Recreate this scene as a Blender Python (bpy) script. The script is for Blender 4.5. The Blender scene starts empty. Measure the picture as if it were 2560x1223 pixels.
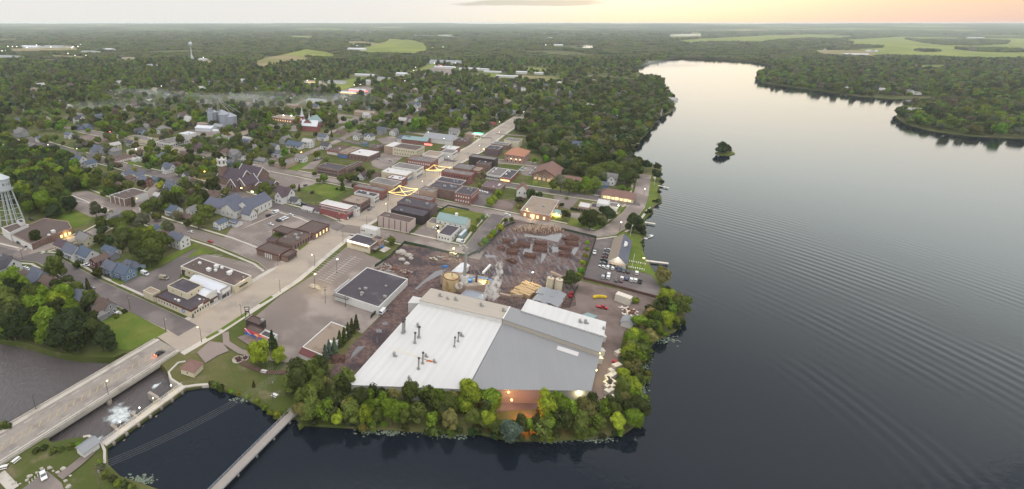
import bpy, math, random
import numpy as np
from mathutils import Vector, Matrix
from mathutils.geometry import tessellate_polygon
R_ = math.radians
random.seed(7)
SC = bpy.context.scene
COL = SC.collection

# ---------------------------------------------------------------- camera, sky, sun, exposure
F, CX, CY, HZ, CAMH = 1203.0, 905.0, 486.0, 58.0, 145.0
PITCH = math.atan((CY - HZ) / F)
CP, SP = math.cos(PITCH), math.sin(PITCH)
cam = bpy.data.cameras.new('camera'); cam_o = bpy.data.objects.new('camera', cam); COL.objects.link(cam_o)
cam.sensor_fit = 'HORIZONTAL'; cam.sensor_width = 36.0; cam.lens = F / 2560 * 36
cam.shift_x = (1280 - CX) / 2560; cam.shift_y = (CY - 611.5) / 2560
cam.clip_start = 1; cam.clip_end = 60000
cam_o.location = (0, 0, CAMH); cam_o.rotation_euler = (math.pi / 2 - PITCH, 0, 0)
SC.camera = cam_o
SC.view_settings.view_transform = 'Standard'; SC.view_settings.look = 'None'
SC.view_settings.exposure = 0.45; SC.view_settings.gamma = 1.0
SC.cycles.max_bounces = 5; SC.cycles.diffuse_bounces = 2; SC.cycles.glossy_bounces = 3
SC.cycles.transparent_max_bounces = 6; SC.cycles.volume_bounces = 1
SC.cycles.volume_step_rate = 2.0; SC.cycles.use_denoising = True
SC.cycles.sample_clamp_indirect = 8

HAZE_D = 5.2e-5
SUN_AZ, SUN_EL = R_(33), R_(5)
world = bpy.data.worlds.new('World'); SC.world = world; world.use_nodes = True
def build_sky():
 nt = world.node_tree; N = nt.nodes; L = nt.links; N.clear()
 out = N.new('ShaderNodeOutputWorld'); bg = N.new('ShaderNodeBackground'); L.new(bg.outputs[0], out.inputs[0])
 sky = N.new('ShaderNodeTexSky'); sky.sky_type = 'NISHITA'; sky.sun_disc = False
 sky.sun_elevation = SUN_EL; sky.sun_rotation = SUN_AZ; sky.air_density = 1.0; sky.dust_density = 2.0
 tc = N.new('ShaderNodeTexCoord'); sp = N.new('ShaderNodeSeparateXYZ'); L.new(tc.outputs['Generated'], sp.inputs[0])
 def m(op, a, b=None, c=None):
  n = N.new('ShaderNodeMath'); n.operation = op
  for i, v in enumerate((a, b, c)):
   if v is None: continue
   if isinstance(v, (int, float)): n.inputs[i].default_value = v
   else: L.new(v, n.inputs[i])
  return n.outputs[0]
 def ramp(fac, stops, interp='LINEAR'):
  n = N.new('ShaderNodeValToRGB'); n.color_ramp.interpolation = interp
  e = n.color_ramp.elements
  while len(e) < len(stops): e.new(0.5)
  for k, (p, c) in enumerate(stops): e[k].position = p; e[k].color = (*c, 1)
  L.new(fac, n.inputs[0]); return n.outputs[0]
 def mix(f, a, b, mode='MIX'):
  n = N.new('ShaderNodeMix'); n.data_type = 'RGBA'; n.blend_type = mode; n.clamp_factor = True
  for i, v in ((0, f), (6, a), (7, b)):
   if isinstance(v, (int, float)): n.inputs[i].default_value = v
   elif isinstance(v, tuple): n.inputs[i].default_value = (*v, 1)
   else: L.new(v, n.inputs[i])
  return n.outputs[2]
 z = sp.outputs[2]
 az = m('ARCTAN2', sp.outputs[0], sp.outputs[1])                 # 0 = view axis, + to the right
 zc = m('MAXIMUM', z, 0.0)
 base = ramp(zc, [(0, (.84, .82, .78)), (.06, (.83, .82, .79)), (.15, (1.0, 1.06, 1.03)), (.28, (1.14, 1.33, 1.34)), (.4, (.74, .84, .87)), (.52, (.44, .49, .54)), (.74, (.62, .68, .78)), (.84, (1.2, 1.2, 1.22)), (1, (1.3, 1.3, 1.3))])
 high = m('MULTIPLY', m('MAXIMUM', m('SUBTRACT', zc, .77), 0), 34)
 base = mix(1.0, base, mix(high, (0, 0, 0), (1.04, 1.0, .98)), 'ADD')
 south = m('MULTIPLY', m('MULTIPLY', m('MAXIMUM', m('SUBTRACT', .05, sp.outputs[1]), 0), m('MINIMUM', m('MULTIPLY', zc, 6), 1)), 3.2)   # extra sky brightness added behind the camera to fill the sides facing it
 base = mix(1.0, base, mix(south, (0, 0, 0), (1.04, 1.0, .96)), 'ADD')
 azn = m('MULTIPLY_ADD', az, 1 / 1.1, .02)                       # about 0 at the left third, 1 at the right edge
 hor = ramp(azn, [(0.0, (.82, .80, .76)), (.22, (.85, .82, .72)), (.42, (.88, .78, .56)), (.58, (.87, .66, .48)), (.75, (.83, .57, .48)), (1, (.68, .50, .46))])
 hor2 = ramp(azn, [(0.0, (.82, .81, .79)), (.35, (.84, .83, .80)), (.52, (.85, .81, .70)), (.68, (.86, .75, .53)), (.85, (.87, .66, .44)), (1, (.84, .62, .46))])
 hz_ = mix(m('MULTIPLY', zc, 22), hor, hor2)
 k = m('MULTIPLY_ADD', zc, -5.5, 1.15)
 col = mix(m('MINIMUM', m('MAXIMUM', k, 0), 1), base, hz_)
 # brighter air round the place where the sun is about to rise
 da = m('SUBTRACT', az, R_(36)); de = m('SUBTRACT', zc, .15)
 q = m('ADD', m('POWER', m('DIVIDE', da, .34), 2), m('POWER', m('DIVIDE', de, .12), 2))
 glow = m('EXPONENT', m('MULTIPLY', q, -1))
 col = mix(1.0, col, mix(m('MULTIPLY', glow, .25), (0, 0, 0), (1.0, .95, .80)), 'ADD')
 # thin grey cloud streaks low over the horizon
 cv = N.new('ShaderNodeCombineXYZ'); L.new(m('MULTIPLY', az, 9), cv.inputs[0]); L.new(m('MULTIPLY', zc, 130), cv.inputs[1])
 ns = N.new('ShaderNodeTexNoise'); ns.inputs['Scale'].default_value = 1.0; ns.inputs['Detail'].default_value = 5; L.new(cv.outputs[0], ns.inputs['Vector'])
 win = m('MULTIPLY', m('EXPONENT', m('MULTIPLY', m('POWER', m('DIVIDE', m('SUBTRACT', az, .31), .19), 2), -1)),
   m('EXPONENT', m('MULTIPLY', m('POWER', m('DIVIDE', m('SUBTRACT', zc, .035), .009), 2), -1)))
 cl = m('MINIMUM', m('MAXIMUM', m('MULTIPLY', m('SUBTRACT', m('MULTIPLY', m('ADD', ns.outputs[0], .12), win), .36), 9), 0), 1)
 col = mix(m('MULTIPLY', cl, .8), col, (.54, .56, .50))
 col = mix(1.0, col, mix(.006, (0, 0, 0), sky.outputs[0]), 'ADD')
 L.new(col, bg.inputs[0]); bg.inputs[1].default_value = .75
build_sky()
sun = bpy.data.lights.new('sun', 'SUN'); sun.energy = 0.24; sun.angle = R_(60); sun.color = (1, .90, .74)
sun_o = bpy.data.objects.new('sun', sun); COL.objects.link(sun_o)
sd = Vector((math.sin(SUN_AZ) * math.cos(SUN_EL + .16), math.cos(SUN_AZ) * math.cos(SUN_EL + .16), math.sin(SUN_EL + .16)))
sun_o.rotation_euler = (-sd).to_track_quat('-Z', 'Y').to_euler()

# ---------------------------------------------------------------- survey: sight lines from the survey camera to the ground
ZR = dict(A=(0, 280, 3.822), B=(400, 240, 3.822), C=(860, 280, 3.822), D=(1200, 280, 3.822), E=(0, 560, 3.822), F=(400, 460, 3.822),
          G=(360, 600, 3.822), H=(780, 480, 3.822), I=(1200, 520, 3.822), J=(0, 820, 3.034), K=(400, 760, 2.642), L=(800, 700, 3.058),
          M=(1200, 700, 2.718), N=(0, 0, 3.822), O=(640, 0, 3.822), P=(1280, 0, 3.822), Q=(1920, 0, 3.822), S=(1440, 570, 7.193),
          T=(1090, 650, 7.111), U=(1380, 800, 5.319), V=(380, 650, 8.155), X=(540, 400, 12.23), Y=(850, 555, 13.587), Z=(590, 790, 13.592))
def W(r, x, y):
 if not r: return (x, y)
 a = ZR[r]; return (a[0] + x / a[2], a[1] + y / a[2])
def G(p, z=0.0):
 dx = (p[0] - CX) / F; dy = -(p[1] - CY) / F
 wy = CP + dy * SP; wz = -SP + dy * CP
 t = (z - CAMH) / wz
 return Vector((dx * t, wy * t, z))
def gp(r, pts, z=0.0): return [G(W(r, *p), z) for p in pts]
def px_of(v):
 d = v[1] * CP - (v[2] - CAMH) * SP; u = v[1] * SP + (v[2] - CAMH) * CP
 return (CX + F * v[0] / d, CY - F * u / d, d)
AZ = R_(31.3)
UD = Vector((math.sin(AZ), math.cos(AZ), 0)); VD = Vector((math.cos(AZ), -math.sin(AZ), 0))   # along Main Street, across it
AU = math.pi / 2 - AZ; AV = -AZ                                                       # their headings
def lin(c): return tuple((v / 255 / 12.92) if v <= 10 else ((v / 255 + .055) / 1.055) ** 2.4 for v in c)
def al(r, g, b, k=.74): return tuple(min(.85, v * k) for v in lin((r, g, b)))

# ---------------------------------------------------------------- materials
MATS = {}
class NT:
 def __init__(s, name):
  s.m = bpy.data.materials.new(name); s.m.use_nodes = True; s.t = s.m.node_tree; s.N = s.t.nodes; s.L = s.t.links
  s.b = s.N['Principled BSDF']; s.out = s.N['Material Output']
  s.g = s.N.new('ShaderNodeNewGeometry'); s.pos = s.g.outputs['Position']
 def put(s, sock, v):
  if isinstance(v, (int, float)): sock.default_value = v
  elif isinstance(v, tuple): sock.default_value = (*v, 1) if len(sock.default_value) == 4 and len(v) == 3 else v
  else: s.L.new(v, sock)
 def noise(s, scale, detail=3, vec=None, rough=.55):
  n = s.N.new('ShaderNodeTexNoise'); n.inputs['Scale'].default_value = scale; n.inputs['Detail'].default_value = detail
  n.inputs['Roughness'].default_value = rough
  s.L.new(vec if vec is not None else s.pos, n.inputs['Vector']); return n.outputs[0]
 def math(s, op, a, b=None, c=None):
  n = s.N.new('ShaderNodeMath'); n.operation = op
  for i, v in enumerate((a, b, c)):
   if v is not None: s.put(n.inputs[i], v)
  return n.outputs[0]
 def ss(s, v, lo, hi):
  n = s.N.new('ShaderNodeMapRange'); n.interpolation_type = 'SMOOTHSTEP'; s.L.new(v, n.inputs[0])
  n.inputs[1].default_value = lo; n.inputs[2].default_value = hi; return n.outputs[0]
 def mix(s, f, a, b, mode='MIX'):
  n = s.N.new('ShaderNodeMix'); n.data_type = 'RGBA'; n.blend_type = mode
  s.put(n.inputs[0], f); s.put(n.inputs[6], a); s.put(n.inputs[7], b); return n.outputs[2]
 def scale(s, vec, x, y, z, rot=0.0):
  n = s.N.new('ShaderNodeMapping'); n.inputs['Scale'].default_value = (x, y, z); n.inputs['Rotation'].default_value = (0, 0, rot)
  s.L.new(vec, n.inputs['Vector']); return n.outputs[0]
 def bump(s, h, strength, dist=1.0):
  n = s.N.new('ShaderNodeBump'); n.inputs['Strength'].default_value = strength; n.inputs['Distance'].default_value = dist
  s.L.new(h, n.inputs['Height']); s.L.new(n.outputs[0], s.b.inputs['Normal'])
 def objcol(s):
  n = s.N.new('ShaderNodeObjectInfo'); return n
def surf(name, col, rough=.85, var=.18, sc=.25, fine=2.5, col2=None, thr=(.5, .65), sc2=.08, obj=False, spec=.25, metal=0.0, stretch=None):
 """Weathered opaque surface: base colour, broad patches and fine grain; obj=True takes the object's own colour."""
 if name in MATS: return MATS[name]
 n = NT(name)
 base = n.objcol().outputs['Color'] if obj else col
 vec = n.pos if stretch is None else n.scale(n.pos, *stretch)
 a = n.noise(sc, 4, vec); f = n.noise(fine, 2)
 v = n.math('MULTIPLY_ADD', n.math('ADD', a, n.math('MULTIPLY', f, .6)), var * 2, 1 - var * 1.6)
 hsv = n.N.new('ShaderNodeVectorMath'); hsv.operation = 'SCALE'
 if isinstance(base, tuple):
  rgb = n.N.new('ShaderNodeRGB'); rgb.outputs[0].default_value = (*base, 1); base = rgb.outputs[0]
 if col2 is not None:
  base = n.mix(n.ss(n.noise(sc2, 5), *thr), base, col2)
 n.L.new(base, hsv.inputs[0]); n.L.new(v, hsv.inputs['Scale'])
 n.L.new(hsv.outputs[0], n.b.inputs['Base Color'])
 n.b.inputs['Roughness'].default_value = rough; n.b.inputs['Specular IOR Level'].default_value = spec; n.b.inputs['Metallic'].default_value = metal
 MATS[name] = n.m; return n.m
def glow(name, col, strength):
 if name in MATS: return MATS[name]
 n = NT(name); n.put(n.b.inputs['Base Color'], col); n.put(n.b.inputs['Emission Color'], col); n.b.inputs['Emission Strength'].default_value = strength
 MATS[name] = n.m; return n.m
def brickm(name, col, col2=None):
 if name in MATS: return MATS[name]
 n = NT(name)
 bt = n.N.new('ShaderNodeTexBrick'); bt.inputs['Scale'].default_value = 1.6
 bt.inputs['Color1'].default_value = (*col, 1); bt.inputs['Color2'].default_value = (*[c * .72 for c in col], 1); bt.inputs['Mortar'].default_value = (.3, .26, .24, 1)
 bt.inputs['Mortar Size'].default_value = .02
 mp = n.N.new('ShaderNodeMapping'); n.L.new(n.pos, mp.inputs['Vector']); mp.inputs['Rotation'].default_value = (math.pi / 2, 0, 0)
 n.L.new(mp.outputs[0], bt.inputs['Vector'])
 a = n.noise(.35, 4); v = n.N.new('ShaderNodeVectorMath'); v.operation = 'SCALE'
 n.L.new(bt.outputs[0], v.inputs[0]); n.L.new(n.math('MULTIPLY_ADD', a, .5, .75), v.inputs['Scale'])
 n.L.new(v.outputs[0], n.b.inputs['Base Color']); n.b.inputs['Roughness'].default_value = .9; n.b.inputs['Specular IOR Level'].default_value = .2
 MATS[name] = n.m; return n.m
def ribbed(name, col, period=.6, ang=0.0, var=.12, rough=.5, spec=.35, streak=.25):
 if name in MATS: return MATS[name]
 n = NT(name)
 v0 = n.scale(n.pos, 1, 1, 1, -ang)
 w = n.N.new('ShaderNodeTexWave'); w.wave_type = 'BANDS'; w.bands_direction = 'X'; w.inputs['Scale'].default_value = .314 / period
 n.L.new(v0, w.inputs['Vector'])
 st = n.noise(1.0, 4, n.scale(v0, .5, .03, 1))
 a = n.math('ADD', n.math('MULTIPLY', w.outputs['Fac'], var * .35), n.math('MULTIPLY', st, streak))
 big = n.noise(.05, 3)
 a = n.math('ADD', a, n.math('MULTIPLY', big, var))
 s = n.N.new('ShaderNodeVectorMath'); s.operation = 'SCALE'; s.inputs[0].default_value = col
 n.L.new(n.math('MULTIPLY_ADD', a, 1.0, 1 - var * .7 - streak * .5), s.inputs['Scale'])
 n.L.new(s.outputs[0], n.b.inputs['Base Color']); n.b.inputs['Roughness'].default_value = rough; n.b.inputs['Specular IOR Level'].default_value = spec
 MATS[name] = n.m; return n.m

mA = dict(
 asphalt=surf('asphalt', al(128, 116, 110), .9, .18, .06, 1.5, al(150, 138, 131), (.48, .62), .03),
 asphalt_dark=surf('asphalt_dark', al(104, 96, 95), .9, .16, .08, 1.5, al(122, 113, 110), (.5, .66), .04),
 concrete_road=surf('concrete_road', al(164, 152, 139), .85, .16, .1, 1.2, al(140, 131, 123), (.5, .7), .05, stretch=(.4, 1.2, 1)),
 bridge_deck=surf('bridge_deck', al(150, 142, 134), .85, .12, .5, 2.0, al(132, 124, 118), (.45, .65), .12),
 concrete=surf('concrete', al(190, 182, 172), .85, .12, .3, 2.0, al(165, 156, 146), (.5, .7), .15),
 concrete_old=surf('concrete_old', al(160, 150, 140), .9, .2, .3, 2.0, al(118, 108, 98), (.45, .7), .25),
 grass=surf('grass', al(98, 106, 46), .95, .3, .12, 1.3, al(116, 112, 52), (.45, .7), .06, spec=.1),
 grass_lush=surf('grass_lush', al(90, 108, 42), .95, .3, .12, 1.3, al(110, 114, 56), (.4, .7), .07, spec=.1),
 lot_pink=surf('lot_pink', al(142, 128, 122), .92, .14, .08, 1.5, al(124, 114, 110), (.45, .6), .05),
 gravel=surf('gravel', al(128, 112, 106), .95, .2, .1, 1.8, al(104, 88, 82), (.45, .62), .04),
 dirt=surf('dirt_bare', al(96, 74, 64), .95, .3, .15, 1.4, al(124, 102, 90), (.5, .68), .06),
 brown_roof=surf('brown_roof', al(96, 82, 78), .95, .14, .1, 1.5, al(116, 100, 94), (.55, .75), .12),
 dark_roof=surf('dark_roof', al(78, 72, 78), .9, .18, .12, 1.5, al(98, 92, 96), (.55, .72), .15),
 grey_roof=surf('grey_roof', al(118, 112, 110), .92, .16, .1, 1.4, al(140, 132, 128), (.5, .7), .12),
 tan_roof=surf('tan_roof', al(150, 134, 120), .95, .14, .12, 1.4, al(132, 114, 100), (.5, .7), .15),
 white_roof=surf('white_roof', al(204, 200, 198), .7, .08, .15, 1.4, al(196, 190, 186), (.52, .72), .12),
 white_wall=surf('white_wall', al(214, 210, 206), .8, .08, .3, 2.0, al(190, 184, 178), (.55, .75), .3),
 cream_wall=surf('cream_wall', al(206, 194, 170), .85, .08, .3, 2.0, al(184, 170, 146), (.55, .75), .25),
 tan_wall=surf('tan_wall', al(168, 146, 130), .85, .12, .3, 2.0, al(146, 124, 108), (.55, .75), .25),
 pink_wall=surf('pink_wall', al(186, 168, 162), .85, .06, .3, 2.0),
 grey_wall=surf('grey_wall', al(170, 166, 166), .8, .1, .3, 2.0),
 black_wall=surf('black_wall', al(66, 58, 58), .8, .15, .3, 2.0),
 brown_trim=surf('brown_trim', al(92, 66, 60), .8, .12, .5, 2.0),
 purple_wall=surf('purple_wall', al(112, 92, 96), .85, .14, .3, 2.0),
 maroon=surf('maroon_panel', al(108, 66, 64), .8, .12, .5, 2.0),
 blue_wall=surf('blue_wall', al(112, 130, 152), .8, .1, .5, 2.0),
 brick=brickm('brick_red', al(140, 70, 62)), brick_dark=brickm('brick_dark', al(112, 78, 70)), brick_crimson=brickm('brick_crimson', al(146, 50, 58)),
 brick_brown=brickm('brick_brown', al(124, 92, 82)), brick_pink=brickm('brick_pink', al(170, 118, 104)),
 metal_white=ribbed('metal_white', al(206, 208, 214), .9, AU), metal_teal=ribbed('metal_teal', al(128, 150, 150), .9, AU), metal_grey=ribbed('metal_grey', al(140, 142, 146), .8, AU),
 mill_white=ribbed('mill_white', al(204, 202, 200), 3.2, AU - math.pi / 2, .12, .55, .3, .24), mill_grey=ribbed('mill_grey', al(140, 140, 142), 1.2, AV + .35, .16, .5, .3, .16), mill_tan=ribbed('mill_tan', al(178, 168, 156), 3, AU, .12, .7, .2, .1),
 steel=surf('steel', al(150, 148, 144), .45, .12, .4, 2.0, spec=.5), steel_dark=surf('steel_dark', al(66, 64, 64), .5, .15, .5, 2.0),
 rust=surf('rust', al(126, 84, 60), .8, .3, .4, 2.0, al(90, 52, 36), (.45, .65), .3), tank_tan=surf('tank_tan', al(196, 172, 130), .7, .2, .2, 1.5, al(140, 96, 66), (.5, .75), .2, stretch=(1, 1, .25)),
 galv=ribbed('galvanised', al(150, 154, 164), .8, AU, .14, .4, .5, .2), wood_pole=surf('wood_pole', al(112, 96, 84), .9, .2, .6, 3.0),
 tower_white=surf('tower_white', al(186, 192, 196), .5, .08, .2, 1.2, spec=.4), white_paint=surf('white_paint', al(226, 224, 220), .6, .06, .5, 3.0),
 shingle=surf('shingle', (.1, .1, .1), .95, .14, .6, 3.0, obj=True, spec=.15), siding=surf('siding', (.5, .5, .5), .8, .06, .5, 3.0, obj=True), shingle_brown=surf('shingle_brown', al(128, 100, 92), .95, .14, .4, 3.0, spec=.15), shingle_dark=surf('shingle_dark', al(86, 76, 84), .95, .14, .4, 3.0, spec=.15),
 shingle_orange=surf('shingle_orange', al(170, 122, 100), .95, .12, .4, 3.0, spec=.15), shingle_blue=surf('shingle_blue', al(98, 100, 114), .95, .14, .4, 3.0, spec=.15),
 shingle_tan=surf('shingle_tan', al(150, 136, 124), .95, .12, .4, 3.0, spec=.15),
 paint=surf('vehicle_paint', (.5, .5, .5), .3, .04, .5, 2.0, obj=True, spec=.5), rubber=surf('rubber', (.02, .02, .02), .8),
 glass=surf('window_glass', (.035, .04, .05), .12, .1, .8, 3.0, spec=.6), yellow=surf('yellow_paint', al(224, 190, 40), .6, .1, .5), blue=surf('blue_paint', al(70, 120, 180), .5, .1, .5),
 red=surf('red_paint', al(190, 44, 44), .5, .1, .5), gold=surf('gold_letters', al(150, 112, 50), .5, .1, .5), log=surf('log_bark', al(92, 66, 58), .9, .35, .6, 2.5, al(128, 98, 82), (.55, .65), .8),
 lumber=surf('sawn_lumber', al(190, 160, 120), .8, .18, .8, 3.0), lumber_white=surf('wrapped_lumber', al(214, 204, 190), .7, .12, .8, 3.0), rock=surf('rock', al(176, 168, 158), .9, .2, .6, 3.0),
 line=surf('road_paint', al(206, 198, 190), .8, .2, .6, 3.0), line_y=surf('road_paint_yellow', al(184, 160, 122), .8, .2, .6, 3.0),
 lamp_warm=glow('lamp_glow_warm', (1, .78, .48), 5), lamp_white=glow('lamp_glow_white', (1, .93, .80), 6), lamp_orange=glow('lamp_glow_orange', (1, .42, .10), 8), lamp_yellow=glow('lamp_glow_yellow', (1, .80, .25), 7), bulbs=glow('bulb_string', (1, .72, .22), 2.2),
 lit=glow('lit_window', (1, .74, .36), .5), lit_white=glow('lit_sign', (1, .94, .78), .9), red_lamp=glow('tail_lamp', (1, .12, .04), 9), lit_red=glow('lit_red_sign', (1, .2, .16), 1.2), lit_green=glow('lit_green_sign', (.1, .9, .45), 1.0), bark=surf('bark', al(104, 92, 82), .95, .2, 1.5, 4.0, spec=.1),
)
def m_(k): return mA[k]

# ---------------------------------------------------------------- mesh helpers
class MB:
 def __init__(s): s.v = []; s.f = []; s.mi = []
 def face(s, pts, mi=0):
  b = len(s.v); s.v += [tuple(p) for p in pts]; s.f.append(tuple(range(b, b + len(pts)))); s.mi.append(mi)
 def box(s, c, d, rz=0.0, mi=0, taper=1.0):
  ca, sa = math.cos(rz), math.sin(rz); b = len(s.v)
  for z, k in ((-1, 1.0), (1, taper)):
   for x, y in ((-1, -1), (1, -1), (1, 1), (-1, 1)):
    X, Y = x * d[0] / 2 * k, y * d[1] / 2 * k
    s.v.append((c[0] + X * ca - Y * sa, c[1] + X * sa + Y * ca, c[2] + z * d[2] / 2))
  for q in ((3, 2, 1, 0), (4, 5, 6, 7), (0, 1, 5, 4), (1, 2, 6, 5), (2, 3, 7, 6), (3, 0, 4, 7)):
   s.f.append(tuple(b + i for i in q)); s.mi.append(mi)
 def tube(s, a, b, r, n=6, r2=None, cap=True, mi=0):
  a = Vector(a); b = Vector(b); d = (b - a)
  if d.length < 1e-6: return
  d.normalize(); x = d.orthogonal().normalized(); y = d.cross(x); r2 = r if r2 is None else r2; k = len(s.v)
  for P, rr in ((a, r), (b, r2)):
   for i in range(n):
    t = 2 * math.pi * i / n; s.v.append(tuple(P + x * (rr * math.cos(t)) + y * (rr * math.sin(t))))
  for i in range(n):
   j = (i + 1) % n; s.f.append((k + i, k + j, k + n + j, k + n + i)); s.mi.append(mi)
  if cap: s.f.append(tuple(k + n + i for i in range(n))); s.mi.append(mi); s.f.append(tuple(k + n - 1 - i for i in range(n))); s.mi.append(mi)
 def lathe(s, c, prof, n=16, mi=0):
  k = len(s.v)
  for r, z in prof:
   for i in range(n):
    t = 2 * math.pi * i / n; s.v.append((c[0] + r * math.cos(t), c[1] + r * math.sin(t), c[2] + z))
  for q in range(len(prof) - 1):
   for i in range(n):
    j = (i + 1) % n; s.f.append((k + q * n + i, k + q * n + j, k + (q + 1) * n + j, k + (q + 1) * n + i)); s.mi.append(mi)
  m = len(prof) - 1
  s.f.append(tuple(k + m * n + i for i in range(n))); s.mi.append(mi)
 def blob(s, c, r, seed=0, n=8, m=5, j=.15, mi=0):
  rr = random.Random(seed); k = len(s.v)
  r = (r, r, r) if isinstance(r, (int, float)) else r
  s.v.append((c[0], c[1], c[2] - r[2]))
  for q in range(1, m):
   ph = math.pi * q / m - math.pi / 2
   for i in range(n):
    t = 2 * math.pi * i / n; w = 1 + rr.uniform(-j, j)
    s.v.append((c[0] + r[0] * w * math.cos(ph) * math.cos(t), c[1] + r[1] * w * math.cos(ph) * math.sin(t), c[2] + r[2] * w * math.sin(ph)))
  s.v.append((c[0], c[1], c[2] + r[2])); e = len(s.v) - 1
  for i in range(n):
   jn = (i + 1) % n
   s.f.append((k, k + 1 + jn, k + 1 + i)); s.mi.append(mi)
   for q in range(m - 2):
    a = k + 1 + q * n; s.f.append((a + i, a + jn, a + n + jn, a + n + i)); s.mi.append(mi)
   a = k + 1 + (m - 2) * n; s.f.append((a + i, a + jn, e)); s.mi.append(mi)
 def mesh(s, name, mats):
  me = bpy.data.meshes.new(name); me.from_pydata(s.v, [], s.f); me.update()
  for m in (mats if isinstance(mats, (list, tuple)) else [mats]): me.materials.append(m)
  if any(s.mi): me.polygons.foreach_set('material_index', s.mi)
  return me
 def build(s, name, mats, parent=None, loc=None):
  return put(name, s.mesh(name, mats), parent, loc)
def put(name, me, parent=None, loc=None, rz=None, color=None):
 o = bpy.data.objects.new(name, me); COL.objects.link(o)
 if parent is not None: o.parent = parent
 if loc is not None: o.location = loc
 if rz is not None: o.rotation_euler = (0, 0, rz)
 if color is not None: o.color = (*color, 1)
 return o
def tag(o, label=None, cat=None, group=None, kind=None):
 if label: o['label'] = label
 if cat: o['category'] = cat
 if group: o['group'] = group
 if kind: o['kind'] = kind
 return o
def thing(name, label, cat, loc=(0, 0, 0), rz=0.0, group=None):
 o = bpy.data.objects.new(name, None); COL.objects.link(o); o.location = loc; o.rotation_euler = (0, 0, rz)
 return tag(o, label, cat, group)
def copy_tree(src, loc, rz=0.0, scale=None):
 r = src.copy(); COL.objects.link(r); r.location = loc; r.rotation_euler = (0, 0, rz)
 if scale is not None: r.scale = scale if isinstance(scale, tuple) else (scale,) * 3
 for ch in list(src.children):
  c = ch.copy(); COL.objects.link(c); c.parent = r
  for g in ch.children:
   d = g.copy(); COL.objects.link(d); d.parent = c
 return r
def light(parent, loc, power, col=(1, .8, .5), radius=.4, world=False):
 l = bpy.data.lights.new('lamp_light', 'POINT'); l.energy = power; l.color = col; l.shadow_soft_size = radius
 o = bpy.data.objects.new('lamp_light', l); COL.objects.link(o); o.parent = parent; o.location = loc; return o
def xyz(p, z=0.0): return Vector((p[0], p[1], z))
def tri_poly(name, loops, z, mat, skirt=None):
 """flat sheet from an outline (and holes) at height z; skirt: depth of the side faces"""
 L3 = [[Vector((p[0], p[1], 0)) for p in l] for l in loops]
 tris = tessellate_polygon(L3); v = [(p.x, p.y, z) for l in L3 for p in l]
 f = []
 for t in tris:
  a, b, c = (Vector(v[i]) for i in t)
  f.append(tuple(t) if (b - a).cross(c - a).z > 0 else tuple(reversed(t)))
 if skirt:
  b0 = 0
  for l in L3:
   n = len(l); k = len(v); v += [(p.x, p.y, z - skirt) for p in l]
   f += [(b0 + i, b0 + (i + 1) % n, k + (i + 1) % n, k + i) for i in range(n)]; b0 += n
 me = bpy.data.meshes.new(name); me.from_pydata(v, [], f); me.update(); me.materials.append(mat); return me
# occupancy of the ground, so that nothing is planted in a street or a house
OX, OY, OS = -1200, 60, 2.0
OCC = np.zeros((1100, 1400), bool)
def inside(poly, X, Y):
 r = np.zeros(X.shape, bool); n = len(poly); j = n - 1
 for i in range(n):
  xi, yi, xj, yj = poly[i][0], poly[i][1], poly[j][0], poly[j][1]
  if yi != yj: r ^= ((yi > Y) != (yj > Y)) & (X < (xj - xi) * (Y - yi) / (yj - yi) + xi)
  j = i
 return r
def occ(poly, margin=0.0):
 c = sum((Vector((p[0], p[1], 0)) for p in poly), Vector()) / len(poly)
 P = []
 for p in poly:
  d = Vector((p[0], p[1], 0)) - c; P.append(c + d * (1 + margin / max(d.length, .1)))
 x0, x1 = min(p.x for p in P), max(p.x for p in P); y0, y1 = min(p.y for p in P), max(p.y for p in P)
 i0, i1 = max(0, int((x0 - OX) / OS)), min(OCC.shape[1], int((x1 - OX) / OS) + 2); j0, j1 = max(0, int((y0 - OY) / OS)), min(OCC.shape[0], int((y1 - OY) / OS) + 2)
 if i1 <= i0 or j1 <= j0: return
 X, Y = np.meshgrid(OX + OS * np.arange(i0, i1), OY + OS * np.arange(j0, j1))
 OCC[j0:j1, i0:i1] |= inside(P, X, Y)
def is_occ(x, y):
 i, j = int(round((x - OX) / OS)), int(round((y - OY) / OS))
 return 0 <= i < OCC.shape[1] and 0 <= j < OCC.shape[0] and bool(OCC[j, i])
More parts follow.
